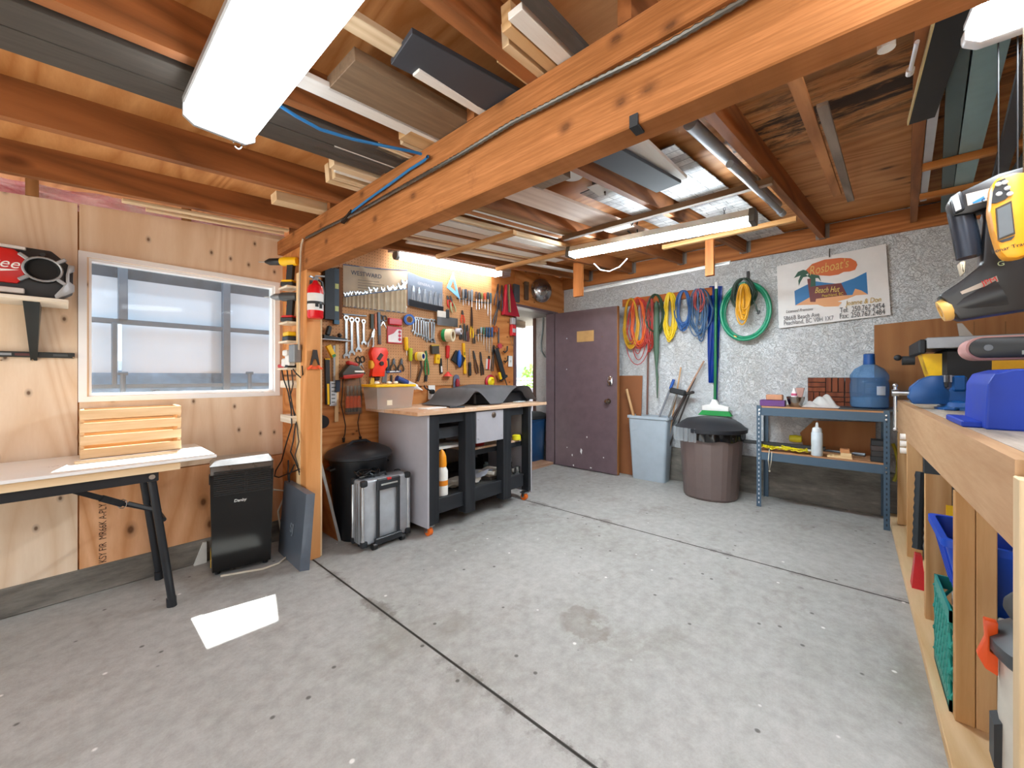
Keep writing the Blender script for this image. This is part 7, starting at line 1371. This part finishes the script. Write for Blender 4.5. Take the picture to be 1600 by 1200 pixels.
# belt sander on its blue base
bz = zt_(2.2) + .0015; bs = thing('belt_sander', 'blue bench belt sander with a pink belt at the near end of the workbench', 'belt sander', (2.2, -.55, bz))
SBL = plain('#0637a8', .5, 0, .08)
b = MB(); b.prism([(-.325, bz), (-.9, bz), (-.9, bz + .20), (-.385, bz + .20), (-.345, bz + .185), (-.33, bz + .15)], 2.0, 2.33, MX, b=.006); part('base', b, SBL, bs, True, ang=15)
b = MB(); b.bb((2.05, -.33, bz), (2.36, -.28, bz + .022), b=.004); part('foot_flange', b, SBL, bs, True)
b = MB(); b.bb((2.1, -.85, bz + .202), (2.3, -.5, bz + .25), b=.006); part('motor_mount', b, SOFTBLACK, bs, True)
def belt(y0, y1, z, r, x0, x1):
    p = [(y0 - r + r * math.cos(R(a_)), z + r * math.sin(R(a_))) for a_ in range(-90, 91, 15)]; q = [(y1 + r + r * math.cos(R(a_)), z + r * math.sin(R(a_))) for a_ in range(90, 271, 15)]; return p + q
b = MB(); b.prism(belt(-.33, -.95, bz + .285, .045, 0, 0), 2.34, 2.50, MX); part('belt', b, plain('#b88a86', .8), bs, True)
b = MB(); b.prism(belt(-.337, -.94, bz + .285, .0385, 0, 0), 2.325, 2.34, MX, b=.004); part('belt_cover', b, plain('#121314', .4), bs, True)
b = MB(); b.cyl((2.325, -.385, bz + .285), (2.32, -.385, bz + .285), .012, n=14); part('roller_bolt', b, DARKSTEEL, bs, True)
b = MB(); b.hull([(1.9, -.62, bz + .24), (2.0, -.62, bz + .24), (2.0, -.40, bz + .245), (1.9, -.40, bz + .245), (1.9, -.62, bz + .285), (2.0, -.62, bz + .285), (2.0, -.40, bz + .258), (1.9, -.40, bz + .258)]); b.bb((1.98, -.6, bz + .2), (2.02, -.5, bz + .25)); part('work_rest', b, plain('#a7a9a6', .3, .7), bs, True)
# under the bench
mc = thing('milk_crate', 'teal plastic milk crate standing under the workbench behind the sole plate', 'crate', (2.17, -.43, .041)); TEAL = plain('#1d8a7e', .45, 0, .1)
x0, x1, y0, y1, z0, z1 = 2.0, 2.34, -.60, -.245, .041, .385
b = MB(); b.bb((x0, y0, z0), (x1, y1, z0 + .012)); part('bottom', b, TEAL, mc, True)
def lattice(f):
    b = MB(); n = 7
    for z in (z0, z1 - .05): b.hull([f(0, z, 0), f(1, z, 0), f(1, z, 1), f(0, z, 1), f(0, z + .05, 0), f(1, z + .05, 0), f(1, z + .05, 1), f(0, z + .05, 1)])
    for k in range(-4, n + 4):
        for s_ in (1, -1):
            u0, u1 = k / n, (k + 3.0 * s_) / n; t0, t1 = 0.0, 1.0
            lo, hi = 0.0, 1.0
            if u1 != u0:
                ta, tb_ = (0 - u0) / (u1 - u0), (1 - u0) / (u1 - u0); lo, hi = max(0, min(ta, tb_)), min(1, max(ta, tb_))
            if hi - lo < .05: continue
            A, B_ = [f(u0 + (u1 - u0) * q, z0 + .04 + (z1 - z0 - .08) * q, .5) for q in (lo, hi)]; b.cyl(A, B_, .006, n=6)
    return b
part('side', lattice(lambda u, z, w: V((x0 + .008 * w, y0 + (y1 - y0) * u, z))), TEAL, mc, True); part('side', lattice(lambda u, z, w: V((x0 + (x1 - x0) * u, y1 - .008 * w, z))), TEAL, mc, True)
part('side', lattice(lambda u, z, w: V((x1 - .008 * w, y0 + (y1 - y0) * u, z))), TEAL, mc, True); part('side', lattice(lambda u, z, w: V((x0 + (x1 - x0) * u, y0 + .008 * w, z))), TEAL, mc, True)
rbx = thing('recycling_box', 'blue plastic recycling box on top of the teal crate under the workbench', 'box', (2.175, -.44, .387)); RBL = plain('#0e49c0', .42, 0, .06)
bd = loft([rbox(.125, .155, .02, 0), rbox(.165, .20, .025, .215), rbox(.178, .213, .026, .215), rbox(.178, .213, .026, .24), rbox(.16, .195, .024, .24), rbox(.12, .15, .02, .01)]); part('box_body', bd, RBL, rbx)
for k in range(5): b = MB(); b.hull([(-.1 + .05 * k - .006, .152, .02), (-.1 + .05 * k + .006, .152, .02), (-.1 + .05 * k + .006, .165, .02), (-.1 + .05 * k - .006, .165, .02), (-.115 + .055 * k - .006, .19, .2), (-.115 + .055 * k + .006, .19, .2), (-.115 + .055 * k + .006, .203, .2), (-.115 + .055 * k - .006, .203, .2)]); part('rib', b, RBL, rbx)
q = at(1484, 805, X=2.686); b = MB(); b.bb((2.683, BY - .12, q.z - .08), (2.688, q.y + .012, q.z + .045), b=.001); solo('yellow_card', b, YELLOW, 'yellow card on the bench leg behind the blue recycling box', 'card')
vc = thing('shop_vacuum', 'beige shop vacuum with grey hose and orange latch under the near end of the workbench', 'vacuum', (1.62, -.475, .041))
b = MB(); b.lathe([(.17, 0.02), (.185, .03), (.19, .1), (.187, .42), (.19, .43)], n=36); part('tank', b, plain('#cfc9bd', .4), vc)
b = MB(); b.lathe([(.198, .42), (.205, .43), (.205, .46), (.19, .475), (.15, .5), (.11, .56), (.001, .58)], n=36); part('lid', b, plain('#3f4448', .45), vc)
for a_ in (100, 220, 340): b = MB(); b.cyl((.15 * math.cos(R(a_)), .15 * math.sin(R(a_)), .012), (.15 * math.cos(R(a_)), .15 * math.sin(R(a_)) + .02, .012), .0118, n=12); part('caster', b, BLACK, vc)
pts = [V((.15 * math.cos(i / 200 * 6.1 + .4), .15 * math.sin(i / 200 * 6.1 + .4), .535 + .05 * i / 200)) for i in range(200)]
b = MB(); b.tube(pts, [.03 if k % 2 else .025 for k in range(200)], 12); part('hose', b, plain('#4a4e52', .5), vc)
b = MB(); 
LM = Matrix.Rotation(R(88), 4, 'Z'); b.prism([(.19, .36), (.212, .37), (.226, .40), (.212, .45), (.214, .50), (.19, .50), (.19, .47), (.204, .46), (.204, .42), (.19, .41)], -.013, .013, LM, b=.003); part('latch', b, plain('#e8561c', .4), vc)
b = MB(); b.prism([(.186, .12), (.2, .13), (.2, .24), (.186, .25)], -.03, .03, LM); part('dark_badge', b, plain('#2c2f33', .5), vc)
b = MB(); b.hull([(3.03, -.29, .041), (3.12, -.29, .041), (3.12, -.235, .041), (3.03, -.235, .041), (3.05, -.275, .22), (3.1, -.275, .22), (3.1, -.25, .22), (3.05, -.25, .22)]); solo('red_package', b, plain('#c81e28', .3), 'red plastic package standing on the sole plate under the workbench', 'package')
b = MB(); b.tube([V((3.1 + .002 * i, -.262 - .0008 * i, .24 + .0265 * i * .83)) for i in range(20)], [.02 if i % 2 else .024 for i in range(20)], 10); solo('black_hose', b, plain('#222a30', .5), 'ribbed black hose standing upright above the red package', 'hose')
b = MB(); q = at(1413, 692, X=3.6); 
for k in range(3): b.cyl((3.6, q.y - .02, q.z - .05 + .045 * k), (3.6, q.y + .02, q.z - .05 + .045 * k), .02, n=12)
solo('white_fittings', b, WHITE, 'white pipe fittings hanging under the far end of the workbench', 'fittings')
b = MB(); b.tube([at(1395, 693, X=4.45), at(1400, 705, X=4.45), at(1403, 722, X=4.45), at(1402, 740, X=4.45), at(1397, 752, X=4.45)], .012, 8); solo('yellow_hose', b, plain('#b8a828', .5), 'yellow hose loop between the steel shelf and the workbench', 'hose')

# ---------------------------------------------------------------- overhead rack on the right
SLW = wood('#d08e4e', '#a8662c', 'Y', knot=.2)
for x, l in ((3.03, 'nearer orange slat under the joists over the workbench'), (3.68, 'farther orange slat under the joists over the workbench')):
    ys_ = -.385 + SKEW * (4.58 - x); b = MB(); b.beam((x, ys_, J(x) - .018), (x, YR, J(x) - .018), .035, .033, b=.002); solo('slat', b, SLW, l, 'slat')
def rack(lab, x0, x1, y0, y1, h, mat, dz=.002, name='stored_strip', cat='strip', lip=0, dy=0.0):
    b = MB(); f = lambda x, y, z: V((x, y + dy * (x - x0) / (x1 - x0), J(x) + dz + z))
    b.hull([f(x0, y0, 0), f(x1, y0, 0), f(x1, y1, 0), f(x0, y1, 0), f(x0, y0, h), f(x1, y0, h), f(x1, y1, h), f(x0, y1, h)])
    if lip: b.hull([f(x0, y1 - .004, h), f(x1, y1 - .004, h), f(x1, y1, h), f(x0, y1, h), f(x0, y1 - .004, h + lip), f(x1, y1 - .004, h + lip), f(x1, y1, h + lip), f(x0, y1, h + lip)])
    return solo(name, b, mat, lab, cat)
a = atJ(1420, 187); e = atJ(1470, 165)
BP = thing('black_board', 'black faced plywood board hanging edge-on above the workbench', 'board', V((1.6, -.25, J(1.6) - .03)))
b = MB(); f = lambda x, y, z: V((x, y, J(x) + z))
x_, y_ = a.x, a.y
b.hull([f(.7, y_ - .075, -.022), f(x_, y_ - .075, -.022), f(x_, y_, -.022), f(.7, y_, -.022), f(.7, y_ - .075, -.004), f(x_, y_ - .075, -.004), f(x_, y_, -.004), f(.7, y_, -.004)]); part('sheet', b, plain('#1a1d1c', .5), BP, True)
b = MB(); b.hull([f(.7, y_ + .0005, -.024), f(x_, y_ + .0005, -.024), f(x_, y_ + .005, -.024), f(.7, y_ + .005, -.024), f(.7, y_ + .0005, -.002), f(x_, y_ + .0005, -.002), f(x_, y_ + .005, -.002), f(.7, y_ + .005, -.002)]); part('pale_edge', b, plain('#cdb983', .6), BP, True)
GW = plain('#b5b9bd', .45, 0, .05); GB = plain('#93b4b6', .45, .3, .08); GB2 = plain('#54696a', .5, .2, .08)
rack('white metal strip stored overhead beside the last joist', 2.05, 3.9, -.238, -.206, .03, GW, dy=-.135)
rack('grey-blue metal channel stored overhead, wider of two over the workbench', 1.3, 4.45, -.30, -.222, .04, GB, name='metal_channel', cat='channel', lip=.03, dy=-.33)
rack('dark green-grey metal channel stored overhead beside the grey-blue one', 1.3, 4.4, -.215, -.165, .05, GB2, name='metal_channel', cat='channel', dy=-.33)
rack('dark grey sheet stored overhead at the far end of the rack', 2.7, 4.3, -.785, -.62, .015, plain('#474f50', .6), name='grey_sheet', cat='sheet', dy=-.115)
a, e = atJ(1590, 82, -.03), atJ(1556, 275, -.05)
b = MB(); b.beam(V((1.75, -.385, J(1.75) - .065)), V((3.7, -.64, J(3.7) - .065)), .05, .03); solo('dark_bar', b, plain('#3d3f44', .5, .2), 'dark grey metal bar slung under the overhead rack slats', 'bar')
b = MB(); rnd = random.Random(5)
b.grid(lambda u, v: V((2.3 + .4 * u, -.98 + .25 * v, J(2.3 + .4 * u) + .03 + .06 * abs(math.sin(u * 9 + v * 4)) * math.sin(v * 3.1))), 26, 12, th=.004); solo('netting', b, plain('#7c8c7e', .7), 'pale green crumpled netting stuffed in the overhead rack', 'netting')
# small white fixtures near the top
q = atJ(1385, 62, .03); b = MB(); b.cyl(q + V((0, 0, .08)), q - V((0, 0, .03)), .022, n=14); b.cyl(q + V((-.05, .02, .06)), q + V((.05, -.02, .06)), .016, n=12); solo('pipe_stub', b, plain('#e2ded2', .4), 'short white plastic pipe stub under the stained roof sheathing', 'pipe')
a, e = atJ(1433, 65, -.01), atJ(1423, 108, -.01); b = MB(); b.cyl(a, e, .006, n=10); b.cyl(e, e + (e - a).normalized() * .03, .011, n=10); solo('white_rod', b, plain('#d5d5d5', .4), 'thin white rod with a fitting clipped beside the last joist', 'rod')
# tools hanging in front of the rack
XT = 1.62
def hp(pts): return [(q.y, q.z) for q in (at(x, y, X=XT) for x, y in pts)]
dt = thing('air_nailer', 'black power tool with a yellow nose ring hanging nose down over the workbench', 'power tool', at(1530, 500, X=XT))
BKT = plain('#1d1d20', .35, 0, .1)
b = MB(); b.prism(hp([(1500, 440), (1535, 412), (1540, 330), (1552, 300), (1640, 300), (1640, 478), (1500, 500), (1490, 488), (1478, 470), (1466, 462)]), XT, XT + .07, MX, b=.008); part('body', b, BKT, dt, True)
b = MB(); b.prism(hp([(1482, 318), (1484, 308), (1560, 272), (1640, 250), (1640, 320), (1540, 325), (1520, 333), (1490, 338)]), XT - .006, XT + .06, MX, b=.006); part('base', b, BKT, dt, True)
b = MB(); b.tube([at(1500, 330, X=XT + .03), at(1508, 365, X=XT + .03), at(1515, 402, X=XT + .03)], .026, 14); part('grip', b, plain('#2d3440', .25, .2), dt, True)
b = MB(); b.prism(hp([(1483, 310), (1500, 300), (1507, 330), (1490, 337)]), XT - .02, XT + .045, MX, b=.006); part('battery', b, plain('#2a2f36', .35), dt, True)
b = MB(); b.prism(hp([(1484.5, 312), (1494, 306), (1500, 330), (1491, 334)]), XT - .022, XT - .0202, MX); part('label', b, plain('#c9cfd4', .4), dt, True)
b = MB(); b.prism(hp([(1500, 408), (1511, 405), (1509, 425), (1505, 428)]), XT + .01, XT + .05, MX, b=.004); part('trigger', b, plain('#d9cdb4', .4), dt, True)
b = MB(); d0, d1 = at(1520, 488, X=XT + .03), at(1476, 492, X=XT + .03); b.cyl(at(1560, 460, X=XT + .035), at(1482, 484, X=XT + .035), .05, .033, n=22); part('nose', b, BKT, dt, True)
n0, n1 = at(1486, 482, X=XT + .03), at(1469, 487, X=XT + .03); b = MB(); NM = Matrix.Translation(n0) @ tilt(n0, n1); LN = (n1 - n0).length
b.lathe([(.018, 0), (.03, 0), (.033, LN * .5), (.03, LN), (.017, LN), (.015, 0), (.018, 0)], M=NM, n=24, cap=False); part('nose_ring', b, plain('#dcae5c', .4), dt, True)
b = MB(); b.prism(hp([(1508, 305), (1548, 295), (1548, 313), (1511, 323)]), XT - .0085, XT - .0062, MX); part('brand_plate', b, plain('#b9b0a8', .4), dt, True)
b = MB(); b.prism(hp([(1518, 318), (1536, 308), (1538, 314), (1520, 320)]), XT - .0095, XT - .0086, MX); part('blue_emblem', b, plain('#1c7ac0', .4), dt, True)
letters('co', .022, face_M(at(1542, 310, X=XT - .0095), (0, -1, .25), (0, .25, 1)), BLACK, dt)
b = MB(); b.prism(hp([(1500, 456), (1557, 431), (1560, 440), (1503, 460)]), XT - .0015, XT + .001, MX); part('name_plate', b, plain('#a79a8d', .4), dt, True); letters('JPM', .018, face_M(at(1546, 439.5, X=XT - .003), (0, -1, .35), (0, .35, 1)), RED, dt); letters('G', .018, face_M(at(1564, 412, X=XT - .002), (0, -1, .1), (0, .1, 1)), plain('#a9b48a', .5), dt)
b = MB(); q = at(1560, 290, X=XT + .02); b.tube([q, V((q.x, q.y, J(q.x) - .005))], .0018, 6); b.tube([at(1590, 290, X=XT + .02), V((XT + .02, at(1590, 290, X=XT + .02).y, J(XT) + .002))], .0018, 6); part('hanging_strap', b, BLACK, dt, True)
XD = 1.50
def hd(pts): return [(q.y, q.z) for q in (at(x, y, X=XD) for x, y in pts)]
yd = thing('handheld_scanner', 'yellow handheld scanner with a grey screen hanging in front of the black power tool', 'scanner', at(1575, 405, X=XD))
b = MB(); b.prism(hd([(1548, 310), (1550, 288), (1560, 276), (1585, 268), (1612, 268), (1612, 396), (1590, 403), (1572, 403), (1562, 392), (1552, 360), (1546, 330)]), XD, XD + .045, MX, b=.008); part('case', b, plain('#f0a41c', .4), yd, True)
b = MB(); b.prism(hd([(1555, 326), (1580, 314), (1586, 366), (1559, 376)]), XD - .003, XD + .002, MX); part('screen_bezel', b, plain('#3a2f18', .4), yd, True)
b = MB(); b.prism(hd([(1557.5, 328), (1578, 318.5), (1583, 364), (1560.5, 373)]), XD - .0042, XD - .003, MX); part('screen', b, plain('#6c7378', .12), yd, True)
b = MB(); b.prism(hd([(1549, 318), (1551, 300), (1557, 284), (1570, 279), (1580, 303), (1570, 312), (1556, 318)]), XD - .003, XD + .002, MX); part('keypad', b, plain('#1b1c1e', .4), yd, True)
for px, py in ((1560, 288), (1570, 285), (1574, 294), (1578, 303), (1561, 303)): q = at(px, py, X=XD - .004); b = MB(); b.ball(q, .0055, (.5, 1, 1)); part('button', b, plain('#c9ccd0', .4), yd, True)
b = MB(); b.prism(hd([(1560, 377), (1586, 368), (1580, 375), (1566, 379)]), XD - .003, XD + .002, MX); part('power_button', b, plain('#2a2c30', .4), yd, True)
letters('Sonar Trac', .012, face_M(at(1576, 387, X=XD - .0015), (0, -1, .2), (0, .2, 1)), BLACK, yd)
b = MB(); q = at(1600, 270, X=XD + .02); b.tube([q, V((q.x, q.y, J(q.x) + .002))], .0018, 6); part('lanyard', b, plain('#4a3a22', .6), yd, True)
